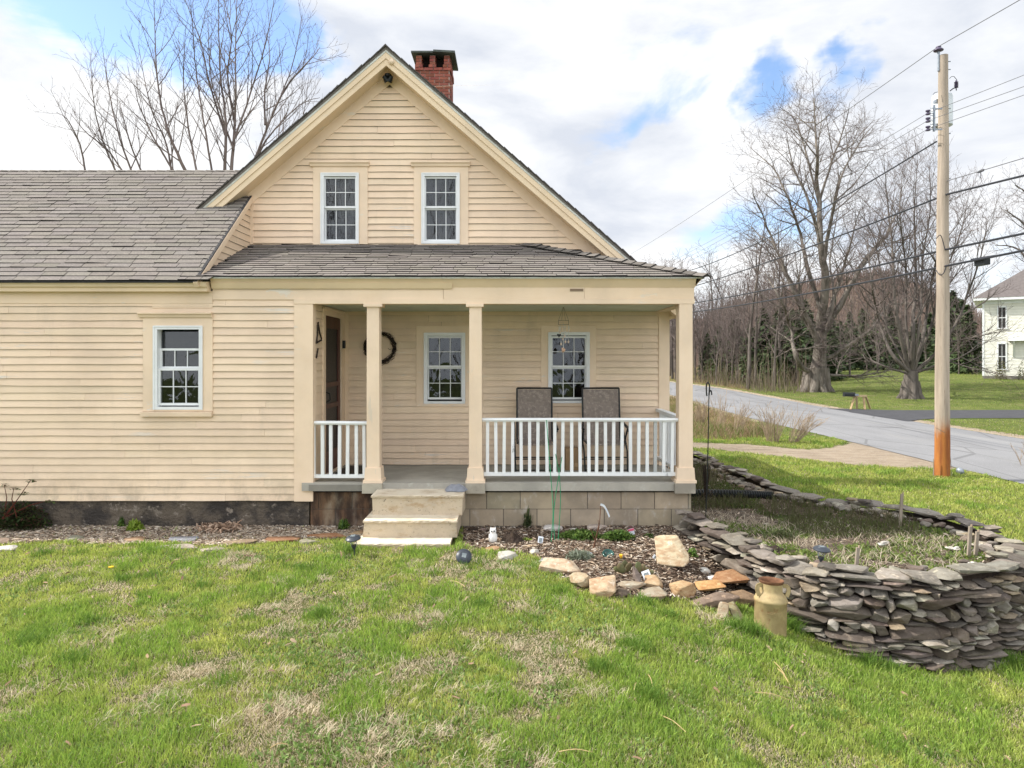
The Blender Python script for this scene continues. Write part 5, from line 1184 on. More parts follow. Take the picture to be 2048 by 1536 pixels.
# green wire support
g = G(1108, 1083); mb = MB(); Yg = g.y
for L in ([(1093, 840), (1099, 920), (1104, 985), (1106, 1030), (1102, 1086)], [(1124, 914), (1117, 955), (1110, 1000), (1107, 1040), (1110, 1085)], [(1111, 908), (1119, 955), (1121, 1000), (1119, 1040), (1116, 1085)]):
    pts = [PY(a, b, Yg+.02*math.sin(i*2.+a)) for i, (a, b) in enumerate(L)]; mb.tube(spline(pts, 4), .0042, 6)
tag(mb.build('wire_stakes', M['green'], org=tuple(g)), 'bundle of tall bent green wire plant stakes in front of the railing', 'plant stake')
# bent stem with white strip
g = G(1186, 1100); t = thing('bare_sapling', 'thin bare forked sapling in the mulch with a white strip hanging from its tip', 'sapling', tuple(g)); mb = MB()
P = lambda a, b: PY(a, b, g.y); mb.tube(spline([P(1186, 1100), P(1192, 1075), P(1199, 1045), P(1201, 1012)], 4), [.008]*4+[.007]*4+[.004]*5, 6, (4, 2.6, 2)); mb.tube([P(1190, 1082), P(1183, 1062), P(1180, 1058)], .004, 5, (4, 2.6, 2)); mb.tube([P(1193, 1068), P(1198, 1055), P(1196, 1040)], .003, 5, (4, 2.6, 2)); mb.build('trunk', M['twig'], t)
mb = MB(); pts = spline([P(1201, 1009), P(1208, 1012), P(1214, 1022), P(1219, 1034)], 5)
for i in range(len(pts)-1): mb.prism([pts[i]+Vector((-.004, 0, -.012)), pts[i+1]+Vector((-.006, 0, -.010)), pts[i+1]+Vector((.006, 0, .010)), pts[i]+Vector((.004, 0, .012))], (0, .002, 0))
mb.build('white_strip', M['tagw'], t)
def stick(name, p0, p1, r, mat, label, cat='stick', col=(1, 1, 1), group=None, mid=None):
    mb = MB(); pts = [p0]+([mid] if mid else [])+[p1]; pts = spline(pts, 4) if mid else pts; mb.tube(pts, [r*(1-.35*i/(len(pts)-1)) for i in range(len(pts))], 6, col); return tag(mb.build(name, M[mat], org=tuple(p0)), label, cat, group)
stick('dead_stem', G(1084, 1085), PY(1084, 1026, G(1084, 1085).y), .004, 'stick', 'single dry upright stem left of the green wire stakes', 'stem')
stick('dead_stem', G(1010, 1060), PY(1052, 1036, G(1010, 1060).y), .004, 'stick', 'long dry stalk leaning against the block wall', 'stem')
for (a, b, h_, l) in [(1800, 1052, 50, 'split weathered wooden stake standing at the back of the raised bed'), (1712, 1143, 34, 'dark wooden stake in the raised bed right of the solar light'), (1937, 1113, 46, 'thin grey stake at the right of the raised bed'), (1951, 1111, 34, 'short split stake right of the thin grey stake')]:
    p = bedp(a, b); q = PY(a+4, b-h_-14, p.y); mb = MB(); mb.beam(p, q, .03, .022); mb.beam(p+Vector((.012, 0, .05)), q+Vector((.012, 0, .02)), .012, .016, (1.4, 1.3, 1.2)); tag(mb.build('stake', M['stick'], org=tuple(p)), l, 'stake')
for (a, b, w, h_, rot, mat, l, nm) in [(1081, 1080, 10, 14, 10, 'tagw', 'small pale plant tag left of the green wire stakes', 'plant_tag'), (1178, 1110, 10, 12, 20, 'tagw', 'small blue white tag beside the lavender clump', 'plant_tag'), (1294, 1152, 16, 22, -20, 'tagw', 'white rectangular tag leaning by the prickly pear', 'plant_tag'), (1312, 1116, 14, 8, 40, 'tagw', 'pale blue tag lying flat left of the big orange slab', 'plant_tag')]:
    g = G(a, b+h_/2); s = (g.y+D)/F; mb = MB(); Mx = Matrix.Rotation(math.radians(rot), 3, 'Y') @ Matrix.Rotation(math.radians(-25), 3, 'X'); mb.obox(g+Vector((0, 0, h_*s*.5)), Mx @ Vector((w*s/2, 0, 0)), Mx @ Vector((0, .003, 0)), Mx @ Vector((0, 0, h_*s/2)))
    t = mb.build(nm, M[mat], org=tuple(g)); tag(t, l, 'plant tag'); mb = MB(); mb.obox(g+Vector((0, -.004, h_*s*.5)), Mx @ Vector((w*s/3.4, 0, 0)), Mx @ Vector((0, .002, 0)), Mx @ Vector((0, 0, h_*s/3.2))); mb.build('print', M['solar'], t)
g = G(1263, 1072); s = (g.y+D)/F; mb = MB(); Mx = Matrix.Rotation(math.radians(-12), 3, 'Y'); c = g+Vector((0, 0, .05)); mb.obox(c, Mx @ Vector((.032, 0, 0)), Vector((0, .003, 0)), Mx @ Vector((0, 0, .035))); t = tag(mb.build('plant_tag', M['tagw'], org=tuple(g)), 'white tag with a pink top in the ground cover', 'plant tag')
mb = MB(); mb.obox(c+Mx @ Vector((0, -.005, .022)), Mx @ Vector((.0325, 0, 0)), Vector((0, .002, 0)), Mx @ Vector((0, 0, .012))); mb.build('pink_band', M['pink'], t)
g = G(1242, 1122); mb = MB(); mb.tube([g, g+Vector((0, 0, .03))], .003, 5, (.3, .5, .1)); c = g+Vector((0, 0, .035))
for k in range(6): a = k*1.047; rock(mb, c+Vector((math.cos(a)*.009, math.sin(a)*.009, .014)), Vector((.008, 0, 0)), Vector((0, .008, 0)), Vector((math.cos(a)*.006, math.sin(a)*.006, .020)))
tag(mb.build('yellow_flower', M['yellow'], org=tuple(g)), 'small yellow flower cup in the mulch right of the glass bowl', 'flower')
g = G(222, 1146); mb = MB(); mb.lathe(g+Vector((0, 0, .05)), [(.001, 0), (.02, .004), (.024, .012), (.012, .014), (.001, .012)], 12); tag(mb.build('dandelion', M['yellow'], org=tuple(g)), 'single yellow dandelion in the lawn at the left', 'flower')
g = G(1216, 1112); mb = MB(); mb.lathe(g, [(.001, .01), (.05, .012), (.062, .03), (.056, .045), (.05, .04), (.045, .02), (.001, .016)], 18, M=Matrix.Rotation(math.radians(28), 3, 'X')); tag(mb.build('glass_bowl', surf('green_glass', (.03, .09, .075), (.02, .07, .06), 5, .15), org=tuple(g), smooth=True), 'small dark green glass dish tilted in the mulch', 'dish')
# prickly pear: pads
g = G(1250, 1148); t = thing('prickly_pear', 'wilted prickly pear cactus with flat oval pads behind the orange rocks', 'cactus', tuple(g))
for i, (dx, dz, an, sc) in enumerate([(-.07, .03, -50, 1), (-.04, .06, -20, 1.15), (0, .07, 5, 1.2), (.035, .06, 25, 1.1), (-.02, .03, 60, .9), (.13, .07, -15, 1.2), (.165, .05, 30, 1), (.11, .03, -60, .9), (.20, .03, 70, .9), (.25, .01, 85, .8)]):
    mb = MB(); Mx = Matrix.Rotation(math.radians(an), 3, 'Y') @ Matrix.Rotation(math.radians(U(-30, 30)), 3, 'Z') @ Matrix.Diagonal((.030*sc, .011, .045*sc)); c = g+Vector((dx, U(-.02, .04), dz))
    V = [c+Mx @ Vector((math.sin(p)*math.cos(q), math.sin(p)*math.sin(q), math.cos(p))) for p in np.linspace(.05, 3.09, 9) for q in np.linspace(0, 6.283, 12, endpoint=False)]
    mb.mesh(V, [(a*12+b, a*12+(b+1) % 12, (a+1)*12+(b+1) % 12, (a+1)*12+b) for a in range(8) for b in range(12)], vary((1, 1, 1), .25)); mb.build('pad', M['cactus'], t, smooth=True)
# shells / whitish bits in the bed
for (a, b, l) in [(1765, 1090, 'white shell like stone in the middle of the raised bed'), (1940, 1130, 'frayed white lump beside the thin grey stake'), (1905, 1100, 'pale broken stone at the inner edge of the raised bed'), (1655, 1140, 'small white shell right of the solar light on the raised bed')]:
    p = bedp(a, b); mb = MB()
    for _ in range(7): rock(mb, p+Vector((U(-.05, .05), U(-.03, .03), U(.01, .03))), Vector((U(.015, .04), U(-.02, .02), 0)), Vector((0, .02, 0)), Vector((0, .005, U(.008, .016))), vary((.62, .60, .55), .1))
    tag(mb.build('shell_stone', M['stone'], org=tuple(p)), l, 'stone')
# small glass ball, corrugated pipe, shepherd hook
p = bedp(1403, 1055); mb = MB(); mb.lathe(p+Vector((0, 0, .025)), [(.035*math.sin(a), -.035*math.cos(a)) for a in np.linspace(.02, 3.12, 10)], 16); tag(mb.build('glass_ball', M['tagw'], org=tuple(p), smooth=True), 'small pale glass ball at the foot of the black hook', 'glass ball')
mb = MB(); p0 = Vector((2.3, 1.55, .06)); p1 = Vector((3.1, 1.55, .05)); p2 = Vector((3.75, 1.62, .01)); pts = spline([p0, p1, p2], 60); rad = [.058 if i % 3 else .044 for i in range(len(pts))]; mb.tube(pts, rad, 12); tag(mb.build('drain_pipe', M['black'], org=tuple(p0), smooth=False), 'black corrugated drain pipe lying behind the porch corner', 'pipe')
p = bedp(1414, 1050); t = thing('shepherd_hook', 'tall thin black double shepherd hook standing beside the porch corner', 'hook pole', tuple(p)); P = lambda a, b, o=0: PY(a, b, p.y+o)
mb = MB(); mb.tube([P(1411, 1050), P(1416, 900), P(1418, 785)], [.007, .0065, .006], 8); mb.build('pole', M['black'], t)
for L in ([(1418, 790), (1419, 772), (1416, 765), (1413, 770), (1413, 785), (1414, 792)], [(1418, 786), (1421, 781), (1423, 784), (1423.5, 790)]):
    mb = MB(); mb.tube(spline([P(*q) for q in L], 4), .009 if len(L) > 4 else .008, 7); mb.build('hook', M['black'], t)
# ---------------------------------------------------------------- things on the porch
FZ = .475
def chair(px0, px1, label):
    Yc = 1.12; x0, x1 = XY(px0, Yc), XY(px1, Yc); xm = (x0+x1)/2; hw = (x1-x0)/2; t = thing('sling_chair', label, 'chair', (xm, Yc, FZ-.01), 'high back chairs on the porch')
    zt = ZY(777, Yc); zs = FZ+.40; ys = Yc-.50
    for s in (-1, 1):
        mb = MB(); X = xm+s*hw; mb.tube([(X, Yc+.10, zt), (X, Yc-.02, zs+.05), (X, Yc-.05, zs+.0), (X, ys, zs+.01)], .0125, 8); mb.build('side_rail', M['black'], t)
        mb = MB(); mb.tube([(X+s*.02, Yc+.12, FZ-.01), (X+s*.03, Yc-.1, zs-.1), (X+s*.035, ys+.1, zs+.18), (X+s*.04, ys+.02, zs+.16)], .011, 8); mb.tube([(X+s*.02, ys-.02, FZ-.01), (X+s*.03, ys+.08, zs-.1), (X+s*.035, Yc-.02, zs+.16)], .011, 8); mb.build('leg', M['black'], t)
        mb = MB(); mb.tube([(X+s*.045, ys+.0, zs+.19), (X+s*.045, Yc-.15, zs+.215), (X+s*.04, Yc+.02, zs+.24)], .017, 8); mb.build('armrest', M['black'], t)
    mb = MB(); mb.tube([(xm-hw, Yc+.10, zt), (xm+hw, Yc+.10, zt)], .0125, 8); 
    for z_, y_ in ((FZ+.06, ys), (FZ+.12, Yc+.08), (FZ+.22, ys+.05)): mb.tube([(xm-hw-.02, y_, z_), (xm+hw+.02, y_, z_)], .009, 6)
    mb.build('crossbar', M['black'], t)
    mb = MB(); n = 14; pr = [(Yc+.085, zt-.012), (Yc+.045, (zt+zs)/2+.05), (Yc-.015, zs+.06), (Yc-.10, zs-.012), (Yc-.30, zs-.02), (ys+.02, zs+.005), (ys-.01, zs-.012)]; pr = spline([(0, a, b) for a, b in pr], 5)
    for i in range(len(pr)-1):
        for j in range(n):
            f = lambda q, u: (xm+(hw-.012)*(2*u-1), pr[q].y+.02*(1-(2*u-1)**2), pr[q].z-.006*(1-(2*u-1)**2)); mb.face([f(i, j/n), f(i, (j+1)/n), f(i+1, (j+1)/n), f(i+1, j/n)])
    mb.build('sling', M['fabric'], t, smooth=True); return t
chair(1034, 1104, 'brown sling high back chair, the one between the post and the right porch window'); chair(1166, 1240, 'brown sling high back chair, the one nearest the right end of the porch')
p = PY(1143, 940, 1.15); mb = MB(); z0 = .463; mb.box(p.x-.09, p.x+.09, 1.05, 1.25, z0, z0+.30); bxo = tag(mb.build('cardboard_box', M['card'], org=(p.x, 1.15, z0)), 'small upright cardboard box between the two porch chairs', 'box')
mb = MB(); mb.box(p.x-.02, p.x+.02, 1.0475, 1.049, z0+.12, z0+.3005, (1.3, 1.3, 1.2)); mb.box(p.x+.03, p.x+.08, 1.0475, 1.049, z0+.05, z0+.1, (1.5, 1.5, 1.5)); mb.build('tape', M['card'], bxo)
# wreath
c = PY(760, 695, YB-.06); mb = MB(); r2 = random.Random(4)
for _ in range(150):
    a0 = r2.uniform(0, 6.283); ln = r2.uniform(.5, 1.3); R0 = .205+r2.gauss(0, .013); pts = []
    for k in range(7):
        a = a0+ln*k/6; rr_ = R0+r2.gauss(0, .005)+(.02*(k/6)**3 if r2.random() < .3 else 0); pts.append(c+Vector((math.cos(a)*rr_, r2.gauss(0, .010), math.sin(a)*rr_)))
    mb.tube(pts, .0045, 4, caps=False)
mb.tube([c+Vector((.17, -.02, -.02)), c+Vector((.14, -.03, -.03)), c+Vector((.12, -.02, -.01))], .004, 4); tag(mb.build('wreath', M['twig'], org=tuple(c)), 'dark round twig wreath hanging on the porch wall behind the left post', 'wreath')
# twig ornament on the return wall
Xw = XR+.03; Pw = lambda a, b: (lambda d: Vector((Xw, d-D, HC+(HY-b)*d/F)))(Xw*F/(a-CX)); mb = MB()
for L in ([(636.5, 644), (635, 668), (633.5, 684)], [(636, 646), (640, 668), (643, 677)], [(633, 686), (638, 683), (643, 680)], [(636, 697), (634.5, 707), (633, 716)]): mb.tube([Pw(*q) for q in L], .011, 6)
tag(mb.build('twig_star', M['twig'], org=tuple(Pw(636, 680))), 'broken dark twig ornament hanging on the wall left of the brown door', 'ornament')
# wind chime
Yw = .75; P = lambda a, b, o=0: PY(a, b, Yw+o); t = thing('wind_chime', 'wind chime of wire, shells and a metal heart hanging from the porch ceiling', 'wind chime', tuple(P(1127, 700)))
mb = MB(); 
for a, b in ((1117, -.04), (1123, .05), (1131, .05), (1137, -.04)): mb.tube([P(1127, 613) if b > 0 else P(1127, 613), P(a, 641, b)], .0018, 4)
q = [P(1117, 641, -.05), P(1137, 641, -.05), P(1137, 641, .05), P(1117, 641, .05)]
for dz in (0, -.055): 
    for i in range(4): mb.tube([q[i]+Vector((0, 0, dz)), q[(i+1) % 4]+Vector((0, 0, dz))], .003, 4)
for i in range(4): mb.tube([q[i], q[i]+Vector((0, 0, -.055))], .003, 4)
mb.build('wire_frame', M['black'], t)
cm_ = M['cer']; r2 = random.Random(9)
for i, (a, b0, b1, kind) in enumerate([(1118, 650, 670, 'h'), (1122, 650, 688, 's'), (1127, 645, 699, 'b'), (1129, 650, 672, 's'), (1131, 650, 684, 's'), (1137, 650, 684, 's'), (1138, 650, 662, 's'), (1120, 650, 664, 's'), (1126, 650, 678, 's')]):
    y_ = r2.uniform(-.04, .04); mb = MB(); mb.tube([P(a, b0, y_), P(a, b1, y_)], .0014, 4, (.5, .5, .5))
    for zb in np.linspace(b0+4, b1-4, 4): rock(mb, P(a, zb, y_), Vector((.006, 0, 0)), Vector((0, .006, 0)), Vector((0, 0, .008)), (.8, .8, .78))
    if kind == 'b': rock(mb, P(a, b1+1, y_), Vector((.026, 0, 0)), Vector((0, .014, 0)), Vector((0, 0, .034)), (.85, .55, .40))
    if kind == 's': rock(mb, P(a, b1, y_), Vector((.012, 0, 0)), Vector((0, .008, 0)), Vector((0, 0, .018)), (.9, .72, .6))
    mb.build('shell_string', cm_, t)
    if kind == 'h':
        hb = MB(); c = P(a, 671, y_); hb.prism([c+Vector((.028*x_, 0, .026*z_)) for x_, z_ in ((0, -1), (.8, -.1), (1, .45), (.7, .9), (.3, .9), (0, .5), (-.3, .9), (-.7, .9), (-1, .45), (-.8, -.1))], (0, .006, 0)); hb.build('heart', M['black'], t)
# doormat and cloth
mb = MB(); 
for i in range(9): mb.box(-2.30, -1.78, .62+i*.075, .66+i*.075, .4745+(9-i)*.0006, .492)
mb.box(-2.30, -2.27, .62, 1.26, .4935, .498); mb.box(-1.81, -1.78, .62, 1.26, .4935, .498)
tag(mb.build('doormat', M['black'], org=(-2.04, .9, .47)), 'dark slatted doormat in front of the brown door', 'doormat')
mb = MB(); c = Vector(((911-CX)*8.2/F, -.17, .425)); n = 16
for i in range(n):
    for j in range(n):
        def f(a, b): u, v = a/n*2-1, b/n*2-1; k = max(0, 1-max(abs(u), abs(v))**3); return (c.x+u*.125*(1+.1*math.sin(3*v+1)), c.y+v*.10*(1+.12*math.sin(4*u)), c.z+.002+(.035+.05*float(fbm(u+3, v+1, 2.2, 3, 6)))*k)
        mb.face([f(i, j), f(i+1, j), f(i+1, j+1), f(i, j+1)])
tag(mb.build('grey_cloth', M['cloth'], org=tuple(c), smooth=True), 'crumpled grey cloth lying at the right end of the top step', 'cloth')
# straw bits on the lawn
for k, (a, b, a2, b2) in enumerate([(1555, 1345, 1577, 1376), (1548, 1331, 1575, 1370), (1273, 1375, 1268, 1393), (1296, 1358, 1306, 1385), (1510, 1393, 1580, 1412), (1320, 1440, 1372, 1478), (1117, 1515, 1186, 1520), (575, 1500, 540, 1511), (930, 1180, 900, 1170), (1870, 1308, 1885, 1280)]):
    p, q = G(a, b), G(a2, b2); m_ = (p+q)/2+Vector((0, 0, .05)); stick('straw', p+Vector((0, 0, .03)), q+Vector((0, 0, .04)), .003, 'wood', ['pale straw in the lawn below the milk can, lower of two', 'pale straw in the lawn below the milk can, upper of two', 'short upright straw in the middle of the lawn, left one of a pair', 'short upright straw in the middle of the lawn, right one of a pair', 'long straw lying level in the right half of the lawn', 'curved straw near the lower edge right of centre', 'straw lying at the bottom edge of the lawn near the centre', 'short straw at the bottom of the lawn left of centre', 'short straw close below the tipped solar light', 'thin straw leaning on the foot of the stone wall'][k], 'straw', (1.3, 1.25, 1.1), 'straws on the lawn', m_)
# ---------------------------------------------------------------- bare trees
class TB:
    def __init__(s): s.g = {}
    def add(s, pts, r0, r1, n):
        s.g.setdefault((len(pts), n), []).append(([tuple(p) for p in pts], r0, r1))
    def build(s, name, mat, parent=None, org=(0, 0, 0), kind=None):
        VV, LL, TT = [], [], []; base = 0
        for (m, n), L in s.g.items():
            P = np.array([l[0] for l in L]); r0 = np.array([l[1] for l in L]); r1 = np.array([l[2] for l in L]); k = len(L)
            T = np.empty_like(P); T[:, 1:-1] = P[:, 2:]-P[:, :-2]; T[:, 0] = P[:, 1]-P[:, 0]; T[:, -1] = P[:, -1]-P[:, -2]; T /= np.linalg.norm(T, axis=2)[..., None]+1e-9
            A = np.cross(T, np.array([.93, .31, .18])); A /= np.linalg.norm(A, axis=2)[..., None]+1e-9; B = np.cross(T, A)
            rad = r0[:, None]+(r1-r0)[:, None]*np.linspace(0, 1, m)[None]
            an = np.arange(n)*2*np.pi/n; V = P[:, :, None]+(A[:, :, None]*np.cos(an)[None, None, :, None]+B[:, :, None]*np.sin(an)[None, None, :, None])*rad[:, :, None, None]
            f = [(i*n+j, i*n+(j+1) % n, (i+1)*n+(j+1) % n, (i+1)*n+j) for i in range(m-1) for j in range(n)]
            ll = (np.array(f).ravel()[None, :]+(np.arange(k)*m*n)[:, None]+base).ravel(); VV.append(V.reshape(-1, 3)); LL.append(ll); TT.append(len(ll)//4); base += k*m*n
        V = np.concatenate(VV)-np.array(org); ll = np.concatenate(LL); nf = sum(TT); me = bpy.data.meshes.new(name)
        me.vertices.add(len(V)); me.vertices.foreach_set('co', V.astype(np.float32).ravel()); me.loops.add(len(ll)); me.loops.foreach_set('vertex_index', ll.astype(np.int32))
        me.polygons.add(nf); me.polygons.foreach_set('loop_start', (np.arange(nf)*4).astype(np.int32)); me.polygons.foreach_set('loop_total', np.full(nf, 4, np.int32)); me.update(calc_edges=True)
        at = me.attributes.new('Col', 'FLOAT_COLOR', 'POINT'); at.data.foreach_set('color', np.ones(len(V)*4, np.float32)); me.polygons.foreach_set('use_smooth', [True]*nf)
        me.materials.append(M[mat]); o = bpy.data.objects.new(name, me); C.objects.link(o)
        if parent: o.parent = parent
        if kind: o['kind'] = kind
        return o
TR = random.Random(77)
def rv(): return Vector((TR.gauss(0, 1), TR.gauss(0, 1), TR.gauss(0, 1))).normalized()
def sprout(tr, cr, pts, r0, r1, lvl, S, start=.15):
    # side branches along a limb
    acc_ = [0.]
    for i in range(1, len(pts)): acc_.append(acc_[-1]+(pts[i]-pts[i-1]).length)
    L = acc_[-1]; n = max(1, int(L*S['den'][lvl])); ph = TR.uniform(0, 6.28)
    for k in range(n):
        t = start+(1-start)*(k+TR.random())/n; s = t*L; i = max(j for j in range(len(acc_)) if acc_[j] <= s+1e-9); i = min(i, len(pts)-2); q = pts[i].lerp(pts[i+1], (s-acc_[i])/max(1e-6, acc_[i+1]-acc_[i])); d = (pts[i+1]-pts[i]).normalized()
        a = ph+k*2.4; sd = d.orthogonal().normalized(); sd = Matrix.Rotation(a, 3, d) @ sd; ang = math.radians(TR.gauss(S['ang'][lvl], 9)); nd = (d*math.cos(ang)+sd*math.sin(ang)).normalized()
        rl = r0+(r1-r0)*t; l = S['len'][lvl]*TR.uniform(.55, 1.25)*(1-.45*t); rr_ = max(S['rmin'], min(rl*.62, l*S['rl']))
        grow(tr, cr, q, nd, l, rr_, lvl+1, S)
def grow(tr, cr, p, d, l, r, lvl, S):
    m = 5 if lvl < 3 else (4 if l > .5 else 3); pts = [p]; wob = S['wob']
    for i in range(1, m): d = (d+rv()*wob+Vector((0, 0, S['up']))).normalized(); pts.append(pts[-1]+d*l/(m-1))
    r1 = max(S['rmin']*.7, r*.35); (tr if lvl <= S['trl'] else cr).add(pts, r, r1, 6 if lvl <= 1 else (4 if lvl == 2 else 3))
    if lvl < S['max']: sprout(tr, cr, pts, r, r1, lvl, S)
def limb(tr, cr, pts, r0, r1, S, start=.2, n=4, sides=8, lvl=0):
    p = spline(pts, n); p = [q+rv()*min(r0*.25, .08) if 0 < i < len(p)-1 else q for i, q in enumerate(p)]; tr.add(p, r0, r1, sides); sprout(tr, cr, p, r0, r1, lvl, S, start)
def finish(name, label, base, tr, cr, group=None, bark='bark', tw='twigs'):
    t = thing(name, label, 'tree', tuple(base), group)
    tr.build('trunk', bark, t, base); cr.build('crown', tw, t, base); return t
def jd(L, d, dj): return [PD(a, b, d+(TR.uniform(-dj, dj)*min(1, i/2))) for i, (a, b) in enumerate(L)]
# big maple beyond the road
SM = dict(den=[1.6, 2.1, 2.7, 2.8], ang=[42, 44, 42, 40], len=[3.6, 1.9, 1.0, .5], rl=.016, rmin=.0072, wob=.17, up=.07, trl=1, max=4)
tr, cr = TB(), TB(); d = 44; base = G(1632, 783); d = base.y+D
tr.add([PD(1632, 787, d), PD(1632, 775, d), PD(1633, 755, d), PD(1638, 730, d), PD(1641, 690, d), PD(1643, 640, d)], .78, .32, 14)
for k in range(9): a = k*.7; tr.add([base+Vector((math.cos(a)*1.15, math.sin(a)*.9, -.15)), base+Vector((math.cos(a)*.72, math.sin(a)*.72, .35)), base+Vector((math.cos(a)*.48+.05, math.sin(a)*.48, 1.6))], .26, .34, 6)
for L, r0, r1 in [([(1636, 748), (1606, 737), (1588, 705), (1582, 660), (1562, 600), (1530, 545)], .30, .05), ([(1641, 695), (1604, 610), (1565, 530), (1535, 455), (1505, 385)], .28, .03), ([(1643, 645), (1650, 560), (1642, 480), (1636, 380), (1632, 285), (1626, 195)], .48, .03),
    ([(1646, 530), (1665, 425), (1690, 335), (1735, 262)], .22, .02), ([(1642, 620), (1612, 525), (1602, 470), (1577, 400), (1545, 335), (1500, 295)], .25, .02), ([(1648, 665), (1690, 592), (1730, 522), (1772, 472), (1790, 430)], .34, .10), ([(1648, 650), (1680, 560), (1697, 500), (1722, 415)], .26, .03),
    ([(1645, 722), (1700, 690), (1745, 655), (1785, 600), (1825, 560)], .24, .03), ([(1640, 480), (1615, 395), (1585, 330), (1572, 262)], .18, .02), ([(1640, 747), (1690, 752), (1745, 748), (1790, 738)], .17, .03), ([(1645, 700), (1610, 640), (1580, 570), (1545, 510), (1480, 460)], .2, .02),
    ([(1640, 400), (1665, 320), (1690, 250), (1700, 205)], .14, .02), ([(1643, 690), (1668, 600), (1660, 520), (1680, 400)], .2, .02), ([(1636, 400), (1610, 300), (1590, 240), (1560, 215)], .12, .02)]:
    limb(tr, cr, jd(L, d, 3.2), r0*.66, r1*.6, SM)
for _ in range(60): grow(tr, cr, PD(1643+TR.uniform(-6, 6), TR.uniform(620, 730), d-.5), Vector((TR.uniform(-1, 1), -.3, TR.uniform(-.4, .8))).normalized(), 1.2, .02, 3, SM)
finish('maple_tree', 'huge old bare maple with a flared trunk beyond the road, the larger of the two', base, tr, cr)
# second maple
tr, cr = TB(), TB(); base = G(1822, 797); d = base.y+D; S2 = dict(SM, up=.10, den=[1.6, 2.0, 2.6, 2.8], ang=[34, 36, 38, 38])
tr.add([PD(1822, 801, d), PD(1822, 785, d), PD(1821, 765, d), PD(1823, 742, d)], .58, .36, 12)
for k in range(7): a = k*.9; tr.add([base+Vector((math.cos(a)*.75, math.sin(a)*.6, -.12)), base+Vector((math.cos(a)*.46, math.sin(a)*.46, .25)), base+Vector((math.cos(a)*.3, math.sin(a)*.3, 1.0))], .16, .2, 6)
for L, r0, r1 in [([(1822, 747), (1782, 705), (1757, 640), (1742, 560), (1735, 470)], .24, .03), ([(1820, 745), (1802, 680), (1790, 600), (1785, 500), (1775, 400), (1768, 320)], .25, .02), ([(1824, 745), (1826, 650), (1832, 550), (1828, 430), (1835, 320)], .27, .02),
    ([(1826, 745), (1847, 670), (1858, 590), (1877, 490), (1892, 375)], .25, .02), ([(1828, 745), (1868, 710), (1905, 660), (1935, 590), (1962, 510), (1978, 430)], .24, .02), ([(1828, 747), (1880, 728), (1925, 712), (1965, 680)], .16, .02), ([(1818, 747), (1775, 735), (1735, 715), (1700, 685)], .15, .02),
    ([(1824, 740), (1812, 640), (1812, 540), (1800, 430), (1805, 340)], .18, .02), ([(1826, 742), (1862, 650), (1885, 560), (1920, 470), (1935, 400)], .18, .02), ([(1820, 742), (1775, 660), (1765, 580), (1750, 480), (1715, 420)], .16, .02), ([(1825, 742), (1840, 640), (1845, 520), (1860, 420), (1858, 330)], .17, .02)]:
    limb(tr, cr, jd(L, d, 2.6), r0*.52, r1*.6, S2)
finish('maple_tree', 'bare maple with upswept limbs just left of the utility pole', base, tr, cr, bark='bark_dark')
# the tall bare trees rising behind the wing
SL = dict(den=[3.4, 4.4, 4.6, 3], ang=[34, 38, 42, 40], len=[1.8, .7, .20, .2], rl=.010, rmin=.0036, wob=.10, up=.10, trl=1, max=3)
for base, dd, limbs, lab in [((-12.5, 15.5, -.05), 24, [[(235, 350), (205, 280), (187, 200), (180, 105)], [(265, 350), (235, 260), (216, 170), (205, 95)], [(172, 350), (160, 290), (135, 240), (112, 225)], [(250, 350), (215, 300), (170, 262), (140, 225)], [(285, 350), (262, 290), (245, 230), (240, 200)]], 'thin bare tree farthest left behind the wing roof'),
        ((-9.9, 12.5, -.05), 21, [[(375, 350), (340, 270), (316, 170), (307, -10)], [(395, 350), (376, 250), (367, 160), (372, 50)], [(425, 350), (402, 210), (390, 120), (380, -20)], [(352, 350), (310, 280), (280, 215), (268, 170)], [(345, 350), (330, 280), (300, 210), (276, 90)]], 'bare tree with fanning stems behind the middle of the wing roof'),
        ((-8.2, 12.8, -.05), 21, [[(449, 350), (452, 250), (440, 130), (436, -30)], [(462, 350), (470, 250), (471, 140), (474, -60)], [(464, 290), (500, 190), (535, 70), (552, -30)], [(450, 270), (420, 170), (400, 80), (362, -20)], [(470, 250), (455, 150), (462, 60), (430, -60)], [(468, 300), (440, 220), (420, 140), (415, 20)]], 'tallest bare tree, its straight dark stems leaving the top of the picture'),
        ((-7.6, 13.6, -.05), 22, [[(500, 340), (545, 230), (585, 130), (604, 30)], [(545, 230), (575, 170), (620, 120), (640, 95)], [(510, 320), (540, 270), (600, 210), (640, 195)], [(520, 330), (560, 290), (600, 260), (618, 150)], [(530, 250), (530, 180), (540, 110), (530, 60)]], 'bare tree leaning right beside the gable')]:
    tr, cr = TB(), TB(); b = Vector(base)
    for L in limbs:
        top = jd(L, dd, .6)
        if L[0][1] >= 320: tr.add(spline([b+Vector((TR.uniform(-.2, .2), TR.uniform(-.2, .2), 0)), b.lerp(top[0], .5)+Vector((0, 0, .5)), top[0]], 3), (.14), .055, 7)
        limb(tr, cr, top, .036 if L[0][0] not in (449, 462, 375) else .058, .006, SL, .02, 5, 6)
    # buds
    t = finish('bare_tree', lab, b, tr, cr, 'bare trees behind the house', bark='twigs')
